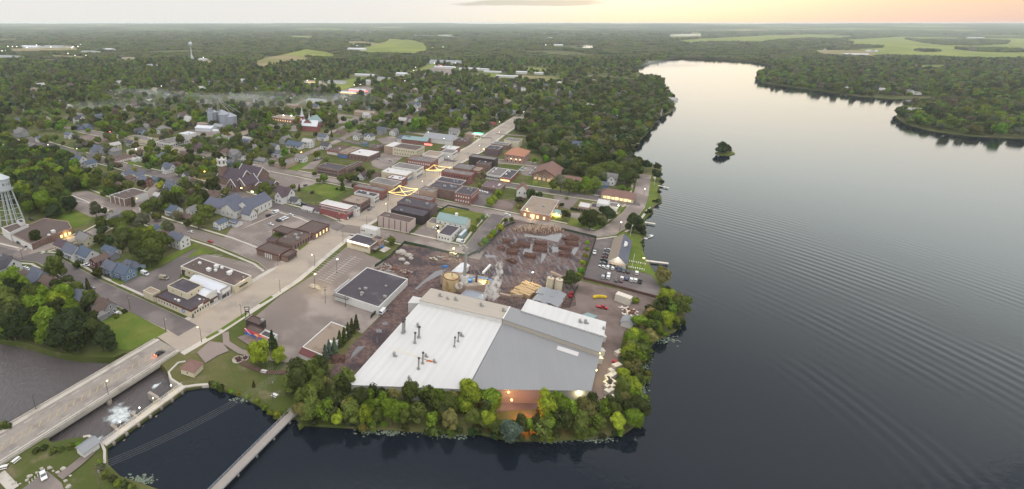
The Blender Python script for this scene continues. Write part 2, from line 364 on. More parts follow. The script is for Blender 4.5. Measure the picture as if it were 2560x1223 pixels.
# ---------------------------------------------------------------- land and water
LAKE = [(466, 972), (268, 1118), (270, 1160), (300, 1190), (350, 1207), (395, 1223), (440, 1270), (500, 1500)]
LAKE = [G(p) for p in LAKE] + [Vector((-43, 20, 0)), Vector((60, -250, 0)), Vector((900, -250, 0)), Vector((1700, 300, 0)), Vector((1500, 600, 0))] + [G(p) for p in (
 (2560, 345), (2420, 339), (2330, 327), (2265, 310), (2240, 292), (2250, 277), (2290, 263), (2352, 245), (2240, 248), (2150, 241), (2050, 227), (1950, 214), (1905, 207), (1893, 195), (1893, 185),
 (1912, 177), (1945, 170), (1930, 163), (1885, 155), (1800, 149), (1700, 145), (1650, 150), (1625, 158), (1590, 167), (1580, 172), (1600, 181), (1597, 192), (1588, 199), (1545, 197), (1500, 193), (1488, 197), (1520, 203),
 (1560, 207), (1588, 208), (1600, 199), (1622, 193), (1648, 198), (1658, 215), (1672, 228), (1680, 250), (1687, 271), (1668, 285), (1650, 292), (1637, 308), (1622, 328), (1600, 350), (1580, 372), (1578, 398), (1600, 411), (1640, 412), (1655, 421),
 (1650, 440), (1660, 453), (1650, 462), (1645, 475), (1650, 485), (1655, 504), (1640, 512), (1630, 520), (1634, 530), (1620, 540), (1612, 550), (1614, 570), (1615, 590), (1605, 600), (1606, 620), (1612, 640), (1625, 660), (1635, 680),
 (1650, 700), (1668, 725), (1690, 745), (1712, 770), (1712, 800), (1690, 825), (1640, 850), (1612, 885), (1603, 930), (1600, 980), (1600, 1020), (1588, 1062), (1560, 1082), (1480, 1093), (1380, 1099), (1280, 1099), (1200, 1083), (1100, 1080),
 (1000, 1073), (900, 1068), (820, 1064), (755, 1060), (738, 1044), (705, 1052), (690, 1043), (660, 1020), (610, 992), (560, 975), (520, 963))]
RIVER = [G(p) for p in ((448, 960), (428, 948), (423, 934), (408, 915), (360, 884), (312, 882), (285, 893), (200, 890), (140, 880), (80, 862), (0, 845), (-200, 800), (-420, 900), (-300, 1100), (0, 1072), (50, 1062), (90, 1082), (130, 1106), (200, 1092), (218, 1094), (252, 1108))]
ISLE = [G(p) for p in ((1788, 381), (1800, 386), (1822, 388), (1838, 384), (1834, 379), (1815, 377), (1797, 377))]
def rough_shore(P, amp=1.6, step=9.0, far=1400):
 out = []; rr = random.Random(3)
 for a, b in zip(P, P[1:] + P[-1:]):
  out.append(a); d = (b - a).length; n = int(min(d / step, 14)) if a.length < far and a.y > 100 else 0
  nrm = Vector((-(b - a).y, (b - a).x, 0)).normalized() if d > 1 else Vector()
  for i in range(1, n): out.append(a.lerp(b, i / n) + nrm * rr.uniform(-amp, amp))
 return out
k0 = len(LAKE)
LAKE_R = LAKE[:2] + rough_shore(LAKE[2:])
outer = [Vector((21500 * math.cos(t), 21500 * math.sin(t), 0)) for t in np.linspace(0, 2 * math.pi, 72, endpoint=False)]
ng = NT('ground_cover')
pos = ng.pos
gcol = ng.mix(ng.ss(ng.noise(.02, 5), .42, .62), al(84, 94, 46), al(112, 108, 70))
gcol = ng.mix(ng.ss(ng.noise(.11, 4), .52, .7), gcol, al(128, 118, 92))
gcol = ng.mix(ng.math('MULTIPLY', ng.noise(.9, 3), .5), gcol, al(58, 66, 30))
ng.L.new(gcol, ng.b.inputs['Base Color']); ng.b.inputs['Roughness'].default_value = .95; ng.b.inputs['Specular IOR Level'].default_value = .1
ground = put('ground', tri_poly('ground', [outer, LAKE_R, RIVER], 0.0, ng.m, skirt=7.0)); tag(ground, kind='structure')
isle = put('island_ground', tri_poly('island_ground', [ISLE], -.2, mA['grass'], skirt=3.0)); tag(isle, kind='structure')
# polar grid for lake and river so that no triangle is too long
def water_mat(name, base, wave, s1, s2, rings=None, rough=.035):
 n = NT(name)
 n.put(n.b.inputs['Base Color'], base); n.b.inputs['Roughness'].default_value = rough; n.b.inputs['IOR'].default_value = 1.33
 n.b.inputs['Specular IOR Level'].default_value = .5
 h = n.math('ADD', n.noise(s1, 3), n.math('MULTIPLY', n.noise(s2, 2, n.scale(n.pos, 1, .45, 1, .5)), 1.8))
 if rings:
  mp = n.N.new('ShaderNodeMapping'); mp.inputs['Location'].default_value = (-rings[0], -rings[1], 0); n.L.new(n.pos, mp.inputs[0])
  w = n.N.new('ShaderNodeTexWave'); w.wave_type = 'RINGS'; w.rings_direction = 'Z'; w.inputs['Scale'].default_value = .05; w.inputs['Distortion'].default_value = 2.2; w.inputs['Detail'].default_value = 1; w.inputs['Detail Scale'].default_value = .3
  n.L.new(mp.outputs[0], w.inputs['Vector'])
  ln = n.N.new('ShaderNodeVectorMath'); ln.operation = 'LENGTH'; n.L.new(mp.outputs[0], ln.inputs[0])
  msk = n.math('MULTIPLY', n.ss(ln.outputs['Value'], rings[2], rings[2] + 60), n.ss(ln.outputs['Value'], rings[3], rings[3] - 140))
  h = n.math('ADD', h, n.math('MULTIPLY', n.math('MULTIPLY', w.outputs['Fac'], msk), n.math('MULTIPLY', n.ss(n.noise(.012, 2), .38, .62), 2.0)))
 n.bump(h, wave, .12 if rough < .1 else .5); return n.m
lw = water_mat('lake_water', (.006, .009, .014), .34, .55, .022, (G((1180, 1010)).x, G((1180, 1010)).y, 110, 420))
rw = water_mat('river_water', (.085, .074, .074), .55, .30, .9, rough=.22)
lake = put('lake', tri_poly('lake', [[p + (p - Vector((300, 300, 0))).normalized() * 0 for p in LAKE]], -1.0, lw)); tag(lake, kind='structure')
river = put('river', tri_poly('river', [RIVER], -3.6, rw)); tag(river, kind='structure')
pond = [G(p) for p in ((1440, 116), (1487, 109), (1500, 110), (1484, 120), (1470, 124))]
tag(put('far_lake', tri_poly('far_lake', [pond], .3, lw)), kind='structure')
tag(put('far_lake', tri_poly('far_lake', [[G(p) for p in ((1512, 110), (1580, 109), (1580, 112), (1515, 113))]], .3, lw)), kind='structure')

# distant rolling country
def hills():
 na, nr = 260, 110; A0, A1 = R_(-60), R_(80); r0, r1 = 8200.0, 21000.0
 rs = r0 * (r1 / r0) ** np.linspace(0, 1, nr); az = np.linspace(A0, A1, na)
 rg = np.random.default_rng(5)
 def vnoise(X, Y, s):
  t = np.random.default_rng(int(s) % 991 + 3).random((64, 64)); u = X / s; v = Y / s
  i = np.floor(u).astype(int); j = np.floor(v).astype(int); fu = u - i; fv = v - j; fu = fu * fu * (3 - 2 * fu); fv = fv * fv * (3 - 2 * fv)
  g = lambda a, b: t[a % 64, b % 64]
  return (g(i, j) * (1 - fu) + g(i + 1, j) * fu) * (1 - fv) + (g(i, j + 1) * (1 - fu) + g(i + 1, j + 1) * fu) * fv
 Rr, Aa = np.meshgrid(rs, az, indexing='ij'); X = Rr * np.sin(Aa); Y = Rr * np.cos(Aa)
 t = (Rr - r0) / (r1 - r0)
 Z = 132 * t ** .85 + t ** .5 * (30 * (vnoise(X, Y, 2600) - .5) + 14 * (vnoise(X, Y, 900) - .5)) + rg.random(Rr.shape) * 9 * np.minimum(1, t * 6) - 1.0
 Z = np.minimum(Z, 150 - 4 * (1 - t) + rg.random(Rr.shape) * 2)
 v = np.stack([X, Y, Z], -1).reshape(-1, 3); f = []
 for i in range(nr - 1):
  for j in range(na - 1): a = i * na + j; f.append((a, a + na, a + na + 1, a + 1))
 me = bpy.data.meshes.new('hills'); me.from_pydata(v.tolist(), [], f); me.update()
 n = NT('far_country')
 fieldm = n.ss(n.noise(.00065, 4), .56, .60)
 fcol = n.mix(n.ss(n.noise(.0011, 2), .45, .55), al(120, 134, 70), al(150, 144, 104))
 wood = n.mix(n.noise(.02, 4), al(44, 56, 34), al(78, 88, 54))
 n.L.new(n.mix(fieldm, wood, fcol), n.b.inputs['Base Color']); n.b.inputs['Roughness'].default_value = 1; n.b.inputs['Specular IOR Level'].default_value = 0
 me.materials.append(n.m); tag(put('hills', me), kind='structure')
hills()

ZS = [0.03]
def nz(): ZS[0] += .004; return ZS[0]
NOFOREST = []
def sheet(name, r, pts, mat, z=None, margin=0.0, occupy=True, kind='structure'):
 P = gp(r, pts); o = put(name, tri_poly(name, [P], nz() if z is None else z, mA[mat] if isinstance(mat, str) else mat)); tag(o, kind=kind)
 if occupy: occ(P, margin)
 return o
def ribbon_pts(P, w):
 Lf, Rt = [], []
 for i, p in enumerate(P):
  d = (P[min(i + 1, len(P) - 1)] - P[max(i - 1, 0)]).normalized(); n = Vector((-d.y, d.x, 0))
  Lf.append(p + n * w / 2); Rt.append(p - n * w / 2)
 return Lf, Rt
def ribbon(name, P, w, mat, z=None, h=0.0, occupy=True, margin=1.0):
 Lf, Rt = ribbon_pts(P, w); z = nz() if z is None else z; mb = MB()
 for i in range(len(P) - 1):
  q = [xyz(Rt[i], z), xyz(Rt[i + 1], z), xyz(Lf[i + 1], z), xyz(Lf[i], z)]; mb.face(q)
  if h:
   for a, b in ((Rt[i], Rt[i + 1]), (Lf[i + 1], Lf[i])): mb.face([xyz(a, z - h), xyz(b, z - h), xyz(b, z), xyz(a, z)])
  if occupy: occ([Rt[i], Rt[i + 1], Lf[i + 1], Lf[i]], margin)
 o = mb.build(name, mA[mat] if isinstance(mat, str) else mat); tag(o, kind='structure'); return o
def offset(P, d):
 Lf, Rt = ribbon_pts(P, abs(d) * 2); return Lf if d > 0 else Rt
def road(P, w, mat='asphalt', walk=0.0, verge=0.0, name='road'):
 P = [G(p) if not isinstance(p, Vector) else p for p in P]
 ribbon(name, P, w, mat)
 if walk:
  for s in (-1, 1): ribbon('pavement', offset(P, s * (w / 2 + verge + walk / 2)), walk, 'concrete', .15, .15, True, .3)
  if verge:
   for s in (-1, 1): ribbon('kerb', offset(P, s * (w / 2 + .15)), .3, 'concrete', .14, .14, True, .3)
 return P
# parking lots and yards first, streets over them
for nm, r, pts, mat in (
 ('parking_lot', '', [(628, 800), (700, 740), (780, 690), (872, 612), (925, 640), (990, 664), (1030, 690), (950, 790), (905, 835), (865, 812), (790, 880), (735, 905), (690, 872), (640, 830)], 'asphalt'),
 ('parking_lot', 'F', [(620, 500), (760, 330), (1080, 240), (1310, 300), (1460, 340), (1320, 420), (1110, 440), (1010, 560), (1010, 720), (900, 660), (600, 560)], 'asphalt'),
 ('parking_lot', 'E', [(1150, 580), (1560, 400), (1850, 240), (1905, 262), (1911, 330), (1730, 420), (1730, 470), (1700, 560), (1600, 620), (1500, 660), (1350, 700)], 'asphalt_dark'),
 ('parking_lot', 'G', [(520, 158), (590, 135), (860, 185), (1200, 290), (1030, 390)], 'asphalt'),
 ('parking_lot', 'E', [(-200, 120), (90, 105), (300, 205), (340, 230), (170, 290), (0, 225), (-200, 260)], 'asphalt'),
 ('parking_lot', 'A', [(560, 850), (640, 790), (720, 765), (800, 768), (1040, 830), (1150, 900), (1190, 955), (900, 1005), (860, 1003)], 'lot_pink'),
 ('parking_lot', 'B', [(930, 720), (1000, 700), (1560, 830), (1340, 880), (1180, 960), (1090, 920), (1100, 800)], 'asphalt'),
 ('parking_lot', 'C', [(250, 440), (370, 395), (580, 420), (500, 480), (400, 560), (270, 520)], 'asphalt'),
 ('yard', 'H', [(960, 400), (1100, 285), (1250, 350), (1190, 420), (1180, 490)], 'lot_pink'),
 ('parking_lot', 'C', [(1265, 750), (1420, 775), (1340, 905), (1230, 890)], 'asphalt_dark'),
 ('parking_lot', 'C', [(1480, 838), (1650, 850), (1590, 955), (1400, 920)], 'gravel'),
 ('parking_lot', 'D', [(380, 540), (560, 498), (545, 640), (400, 600)], 'asphalt'), ('parking_lot', 'D', [(1110, 745), (1250, 720), (1230, 830), (1090, 800)], 'asphalt_dark'),
 ('parking_lot', 'D', [(700, 800), (950, 832), (860, 930), (740, 900)], 'asphalt'), ('parking_lot', 'D', [(870, 960), (960, 970), (940, 1025), (865, 1010)], 'asphalt'),
 ('parking_lot', 'I', [(1110, 300), (1250, 290), (1290, 320), (1215, 520), (1390, 580), (1640, 640), (1740, 790), (1690, 860), (985, 672), (1020, 580)], 'asphalt_dark'),
 ('parking_lot', 'B', [(270, 330), (420, 300), (760, 300), (620, 350), (380, 420), (250, 470)], 'asphalt'), ('parking_lot', 'B', [(1010, 260), (1180, 270), (1340, 290), (1300, 340), (1100, 310)], 'asphalt'),
 ('parking_lot', 'A', [(740, 230), (1010, 210), (1040, 270), (900, 320), (760, 290)], 'gravel'), ('parking_lot', 'B', [(1300, 700), (1420, 640), (1560, 600), (1470, 700)], 'lot_pink'),
 ('parking_lot', 'O', [(690, 1080), (980, 1110), (1040, 1170), (720, 1190)], 'asphalt'), ('parking_lot', 'C', [(300, 260), (470, 230), (560, 280), (380, 310)], 'asphalt'),
 ('parking_lot', 'O', [(1500, 680), (1700, 640), (1930, 660), (1850, 730), (1560, 720)], 'asphalt'), ('parking_lot', 'O', [(460, 790), (640, 780), (700, 830), (500, 850)], 'asphalt'),
 ('parking_lot', 'O', [(800, 860), (1060, 820), (1140, 860), (1040, 930), (830, 920)], 'asphalt'),
 ('parking_lot', 'J', [(150, 1240), (290, 1128), (360, 1088), (470, 1180), (490, 1240)], 'lot_pink'),
 ('yard', '', [(1440, 700), (1500, 715), (1642, 742), (1600, 790), (1560, 830), (1545, 900), (1530, 1010), (1470, 1018), (1300, 1025), (1240, 1030), (1200, 1000), (1350, 900), (1370, 760)], 'gravel')):
 sheet(nm, r, pts, mat)
# lawns
for r, pts, mat in (
 ('A', [(540, 890), (560, 860), (860, 1003), (930, 1010), (740, 1110), (480, 1030), (455, 960)], 'grass_lush'), ('A', [(720, 765), (900, 690), (1190, 725), (1040, 830), (840, 775)], 'grass_lush'),
 ('B', [(1340, 900), (1500, 830), (1800, 890), (1640, 985), (1380, 905)], 'grass_lush'), ('B', [(1190, 705), (1340, 640), (1450, 630), (1290, 735)], 'grass_lush'), ('F', [(1310, 600), (1370, 550), (1445, 575), (1330, 645)], 'grass_lush'),
 ('H', [(1160, 250), (1300, 140), (1640, 210), (1540, 390), (1440, 340), (1250, 300)], 'grass'), ('I', [(1300, 270), (1370, 228), (1530, 255), (1560, 420), (1600, 540), (1650, 600), (1750, 725), (1730, 780), (1640, 640), (1395, 575), (1440, 320)], 'grass_lush'),
 ('D', [(1575, 620), (1640, 600), (1700, 700), (1690, 860), (1560, 960), (1600, 830), (1560, 780)], 'grass_lush'), ('D', [(640, 1040), (760, 1060), (830, 1078), (870, 1005), (980, 1045), (1190, 1080), (1120, 1125), (800, 1080)], 'grass_lush'),
 ('B', [(1680, 285), (1920, 300), (1830, 350), (1760, 340)], 'grass_lush'), ('G', [(395, 185), (540, 65), (670, 125), (590, 140), (510, 150)], 'grass_lush'), ('E', [(980, 930), (1230, 835), (1610, 1030), (1290, 1215), (1130, 1200)], 'grass_lush'),
 ('E', [(1060, 540), (1350, 430), (1870, 185), (1905, 205), (1560, 395), (1150, 585)], 'grass_lush'), ('D', [(500, 700), (520, 600), (560, 545), (545, 700)], 'grass_lush'), ('D', [(440, 610), (510, 620), (500, 640), (450, 635)], 'grass_lush'),
 ('D', [(560, 700), (700, 700), (1000, 720), (1090, 800), (700, 740)], 'grass'), ('D', [(1320, 920), (1400, 900), (1310, 975)], 'grass_lush'), ('A', [(680, 380), (760, 300), (920, 330), (800, 400)], 'grass_lush'), ('A', [(560, 130), (720, 110), (800, 180), (650, 200)], 'grass_lush'),
 ('A', [(1220, 490), (1290, 465), (1330, 480), (1240, 520)], 'grass_lush'), ('A', [(1350, 530), (1410, 505), (1410, 550), (1360, 560)], 'grass_lush'), ('O', [(800, 1110), (940, 1120), (900, 1140), (790, 1140)], 'grass_lush')):
 sheet('lawn', r, pts, mat, occupy=False)
# log yard mud
nm_ = NT('wet_mud'); wet = nm_.noise(.16, 5, nm_.scale(nm_.pos, 4.6, .6, 1, -.55)); yc = G((1375, 640)); dm = nm_.N.new('ShaderNodeVectorMath'); dm.operation = 'DISTANCE'; nm_.L.new(nm_.pos, dm.inputs[0]); dm.inputs[1].default_value = yc
wetm = nm_.ss(nm_.math('SUBTRACT', wet, nm_.math('MULTIPLY', nm_.ss(dm.outputs['Value'], 45, 80), .08)), .53, .57)
mc = nm_.mix(nm_.ss(nm_.noise(.5, 4), .35, .7), al(82, 62, 60), al(116, 92, 84)); mc = nm_.mix(nm_.ss(nm_.noise(.07, 3), .5, .62), mc, al(64, 50, 54))
nm_.L.new(nm_.mix(wetm, mc, al(96, 86, 88)), nm_.b.inputs['Base Color'])  # wet streaks also painted paler, standing in for reflected sky
nm_.L.new(nm_.math('MULTIPLY_ADD', wetm, -.78, .9), nm_.b.inputs['Roughness']); nm_.bump(nm_.math('MULTIPLY', nm_.math('SUBTRACT', 1.0, wetm), nm_.noise(1.2, 3)), .8, .3)
sheet('mud_yard', '', [(1000, 612), (1080, 622), (1168, 644), (1212, 612), (1262, 556), (1310, 542), (1400, 560), (1492, 592), (1470, 645), (1450, 690), (1436, 716), (1440, 765), (1300, 800), (1040, 765), (1000, 830), (870, 978), (815, 940), (880, 862), (952, 792), (1020, 704), (955, 662)], nm_.m)
pool = NT('puddle'); pool.put(pool.b.inputs['Base Color'], (.15, .14, .145)); pool.b.inputs['Roughness'].default_value = .06  # base colour lightened to imitate the sky mirrored in the water
for r, pts in (('I', [(415, 235), (520, 265), (620, 275), (760, 235), (790, 260), (745, 330), (560, 290), (430, 275)]), ('I', [(420, 400), (470, 345), (540, 360), (520, 420), (450, 460), (410, 440)]), ('I', [(40, 450), (130, 455), (180, 475), (60, 478)]), ('I', [(690, 370), (760, 380), (780, 420), (690, 430)]),
               ('H', [(1180, 760), (1290, 740), (1240, 790), (1080, 870), (1000, 940), (980, 930), (1090, 830)]), ('L', [(470, 330), (510, 320), (520, 345), (480, 350)]), ('L', [(430, 375), (470, 380), (475, 405), (430, 405)]), ('L', [(290, 510), (345, 510), (290, 560), (230, 610), (250, 560)]), ('I', [(590, 430), (640, 380), (660, 400), (620, 480), (580, 540)]), ('I', [(870, 420), (950, 330), (965, 345), (900, 460)])):
 sheet('puddle', r, pts, pool.m, occupy=False)
# streets
MAIN = road([(421, 862), (517, 809), (614, 749), (711, 688), (785, 629), (858, 573), (1009, 487), (1090, 424), (1195, 369), (1240, 335), (1305, 293)], 19, 'concrete_road', walk=3.4, name='main_street')
road([(1305, 293), (1345, 263), (1390, 236), (1440, 208), (1480, 188)], 8.5, 'asphalt', name='main_street')
SIDE = [([(470, 828), (445, 814), (335, 762), (225, 710), (167, 676), (112, 646), (40, 640), (-120, 600)], 11), ([(40, 640), (130, 614), (230, 583), (300, 545), (380, 480), (440, 420)], 10), ([(690, 668), (662, 648), (557, 606), (400, 558), (300, 520), (200, 480)], 11),
  ([(858, 573), (766, 536), (662, 508), (546, 470), (478, 455), (410, 438), (324, 420), (183, 382), (60, 345)], 12), ([(858, 571), (963, 586), (1060, 607), (1172, 633), (1205, 640)], 14), ([(1009, 487), (1043, 496), (1122, 513), (1213, 528), (1305, 547), (1409, 568), (1488, 586), (1520, 580), (1545, 564), (1575, 537), (1595, 512), (1603, 489), (1608, 462), (1612, 437)], 11),
  ([(1246, 538), (1210, 580), (1172, 633)], 10), ([(1009, 487), (897, 465), (780, 441), (662, 418), (557, 397), (430, 370), (300, 345), (160, 318)], 11), ([(1195, 396), (1245, 403), (1341, 411)], 10), ([(1225, 452), (1260, 461), (1331, 472), (1488, 495), (1566, 508), (1600, 512)], 9),
  ([(662, 418), (740, 395), (830, 360), (900, 325), (960, 298)], 10), ([(546, 470), (640, 425), (680, 400), (760, 360), (850, 322), (900, 300)], 9), ([(1140, 405), (1000, 380), (900, 360), (780, 335)], 9), ([(840, 290), (900, 310), (1010, 330), (1120, 345), (1230, 345)], 9), ([(480, 345), (560, 330), (640, 300), (720, 270), (800, 235), (870, 212), (940, 190)], 7),
  ([(390, 455), (450, 395), (520, 350), (590, 312)], 8), ([(1330, 272), (1200, 262), (1050, 262), (900, 268)], 8), ([(1410, 225), (1520, 260), (1580, 290)], 7), ([(1330, 300), (1420, 320), (1520, 345)], 7), ([(1350, 360), (1420, 380), (1500, 400)], 7), ([(1240, 335), (1360, 345), (1480, 370)], 7),
  ([(900, 325), (960, 290), (1040, 250), (1110, 215), (1180, 195)], 9), ([(600, 310), (700, 290), (840, 290)], 9), ([(250, 345), (330, 300), (420, 262)], 8), ([(100, 325), (180, 290), (260, 262)], 8), ([(1050, 200), (1100, 165), (1160, 145)], 9), ([(300, 138), (480, 150), (640, 150)], 9)]
SIDE = [road(P, w, 'asphalt' if i % 3 else 'asphalt_dark', walk=1.6 if i < 10 else 0, verge=2.4 if i < 10 else 0) for i, (P, w) in enumerate(SIDE)]
pond_path = [road([(564, 832), (566, 858), (600, 880), (664, 896), (740, 905)], 3.2, 'lot_pink', name='path'), road([(590, 893), (612, 912), (665, 933), (715, 932)], 2.4, 'dirt', name='path'), road([(230, 1130), (196, 1160), (150, 1196)], 3.4, 'asphalt', name='path'), road([(0, 1186), (36, 1225)], 3, 'concrete', name='path'), road([(770, 950), (772, 990), (745, 1030), (728, 1042)], 3.0, 'lot_pink', name='path')]
sheet('plaza', 'K', [(245, 325), (330, 250), (415, 262), (455, 315), (380, 345), (300, 395)], 'lot_pink')
sheet('plaza', 'K', [(510, 225), (570, 205), (690, 245), (720, 270), (690, 300), (600, 285)], 'gravel')
sheet('pavement', 'H', [(640, 565), (700, 525), (755, 545), (690, 585)], 'concrete')
sheet('pavement', 'A', [(0, 1160), (30, 1160), (300, 1275), (260, 1290)], 'concrete')
sheet('lamp_island', 'H', [(-40, 905), (0, 880), (70, 900), (85, 935), (60, 942)], 'concrete_old')
for P in ([(553, 823), (616, 783)], [(514, 845), (545, 829)], [(646, 760), (679, 741)], [(300, 695), (380, 655)]):
 ribbon('grass_verge', [G(p) for p in P], 3.0, 'grass_lush', .19, .1)
for r, pts in (('C', [(680, 725), (700, 690), (760, 640), (808, 632), (770, 672)]), ('C', [(288, 982), (300, 955), (350, 910), (382, 904), (350, 940)]), ('C', [(1000, 525), (1012, 500), (1040, 486), (1030, 510)]), ('C', [(1242, 368), (1255, 345), (1300, 318), (1290, 342)]), ('C', [(1412, 258), (1440, 225), (1485, 207), (1460, 240)])):
 sheet('median', r, pts, 'grass', z=.2)
# painted markings
mk = MB(); my = MB()
def dash(mb, a, b, w, z=.115):
 a, b = xyz(a), xyz(b); d = (b - a).normalized(); n = Vector((-d.y, d.x, 0)) * w / 2
 mb.face([xyz(a - n, z), xyz(b - n, z), xyz(b + n, z), xyz(a + n, z)])
def stalls(r, p0, p1, n, L, ang=None, z=.09):
 a, b = G(W(r, *p0)), G(W(r, *p1)); d = (b - a).normalized(); n_ = Vector((-d.y, d.x, 0)) if ang is None else Vector((math.cos(ang), math.sin(ang), 0))
 for i in range(n): q = a.lerp(b, i / max(1, n - 1)); dash(mk, q - n_ * L / 2, q + n_ * L / 2, .22, z)
stalls('F', (830, 410), (1160, 270), 16, 10, AU); stalls('F', (1015, 395), (1060, 460), 4, 6, AV); stalls('F', (640, 500), (880, 610), 12, 5, AU); stalls('F', (790, 490), (960, 570), 9, 5, AU)
stalls('H', (0, 770), (230, 590), 11, 9, AV); stalls('H', (120, 850), (420, 630), 14, 10, AV); stalls('F', (740, 750), (1000, 800), 10, 6, AU - .3); stalls('F', (500, 680), (570, 690), 5, 5, AU - .3)
dash(mk, G(W('H', 130, 840)), G(W('H', 420, 615)), .25, .09)
stalls('I', (1280, 670), (1600, 740), 8, 7, R_(70)); stalls('I', (1300, 585), (1610, 660), 8, 5, R_(70)); stalls('B', (1000, 740), (1400, 830), 14, 5, AU); stalls('J', (225, 1195), (290, 1140), 4, 4, R_(-52)); stalls('A', (620, 830), (1000, 900), 5, 40, R_(155))
def at_u(i, t): return MAIN[i].lerp(MAIN[i + 1], t)
for i in range(0, 8):
 a, b = MAIN[i], MAIN[i + 1]; d = (b - a).normalized(); n = Vector((-d.y, d.x, 0)); Ln = (b - a).length
 for k in range(int(Ln / 6)):
  q = a + d * (k * 6 + 2)
  if i in (0, 1, 2, 3): dash(my, q - n * 1.6, q + n * 1.6 + d * 2.0, .3)
  dash(mk, q + n * 6.2, q + n * 6.2 + d * 2.6, .2); dash(mk, q - n * 6.2, q - n * 6.2 + d * 2.6, .2)
for q, t in (((745, 850), 0), ((1300, 900), 0)): pass
for P in SIDE[:9]:
 for a, b in zip(P, P[1:]): dash(my if P is SIDE[5] else mk, a, b, .25, .20)
for i, t in ((1, .0), (3, .25), (3, .0), (5, .02), (4, .75)):
 q = at_u(i, t); d = (MAIN[i + 1] - MAIN[i]).normalized(); n = Vector((-d.y, d.x, 0))
 for s in (0, 3.2): dash(mk, q + d * s - n * 9, q + d * s + n * 9, .35)
tag(mk.build('road_markings', mA['line']), kind='structure'); tag(my.build('road_markings', mA['line_y']), kind='structure')
# crossings and joints of darker paving across Main Street
for P in ([(482, 800), (545, 826)], [(688, 682), (741, 698)], [(676, 700), (729, 716)]):
 ribbon('crosswalk', [G(p) for p in P], 3.2, 'asphalt_dark', .12)
# far fields
mA['field_green'] = surf('field_green', al(122, 132, 76), 1, .12, .01, .08, al(142, 146, 80), (.45, .6), .004, spec=0)
mA['field_tan'] = surf('field_tan', al(150, 136, 104), 1, .12, .01, .08, al(128, 126, 84), (.45, .6), .004, spec=0)
FIELDS = []
for r, pts, mat in (('O', [(920, 470), (1100, 440), (1230, 400), (1240, 370), (1500, 385), (1640, 420), (1650, 500), (1480, 530), (1000, 515)], 'field_green'), ('O', [(0, 580), (280, 515), (600, 575), (380, 600), (0, 650)], 'field_tan'), ('O', [(260, 520), (480, 470), (700, 500), (800, 560), (560, 560)], 'field_green'),
 ('Q', [(700, 385), (1400, 345), (2600, 350), (2700, 560), (2200, 580), (1600, 560), (1100, 545), (820, 450)], 'field_green'), ('Q', [(-60, 340), (600, 335), (900, 350), (700, 380), (0, 405)], 'field_green'), ('Q', [(390, 480), (900, 480), (1130, 540), (800, 550), (500, 540)], 'field_tan'), ('Q', [(1340, 620), (1790, 630), (1600, 680), (1380, 670)], 'field_green'),
 ('P', [(1480, 340), (1820, 325), (1820, 370), (1500, 380)], 'field_tan'), ('P', [(1500, 395), (1830, 370), (2480, 340), (2480, 420), (1900, 415), (1700, 430)], 'field_green'), ('P', [(700, 520), (1060, 530), (1050, 560), (750, 545)], 'field_green'), ('P', [(120, 640), (350, 660), (300, 690), (140, 680)], 'field_green'),
 ('P', [(0, 720), (400, 735), (520, 790), (300, 800), (0, 760)], 'field_tan'), ('N', [(380, 520), (600, 530), (800, 540), (880, 580), (500, 560)], 'field_tan'), ('N', [(260, 570), (520, 570), (620, 600), (300, 600)], 'field_green'), ('N', [(1700, 560), (1900, 565), (2180, 610), (1990, 630), (1850, 590)], 'field_tan'), ('N', [(40, 470), (760, 450), (760, 500), (100, 510)], 'field_tan'),
 ('N', [(1140, 850), (1250, 845), (1240, 880), (1130, 890)], 'field_green'), ('O', [(300, 340), (560, 350), (540, 380), (330, 375)], 'field_green'), ('O', [(830, 400), (1000, 395), (1230, 420), (1080, 440), (880, 440)], 'field_tan'), ('O', [(690, 790), (1000, 740), (1090, 760), (800, 880)], 'field_green'), ('O', [(1430, 700), (1830, 560), (1870, 575), (1560, 690), (1470, 720)], 'field_green'),
 ('O', [(1940, 710), (2300, 700), (2460, 740), (2100, 740)], 'field_green'), ('P', [(980, 350), (1210, 345), (1210, 352), (990, 355)], 'field_green'), ('Q', [(340, 280), (1000, 270), (1000, 290), (350, 295)], 'field_green')):
 P = gp(r, pts); FIELDS.append(P); o = put('field', tri_poly('field', [P], nz(), mA[mat])); tag(o, kind='structure'); occ(P)
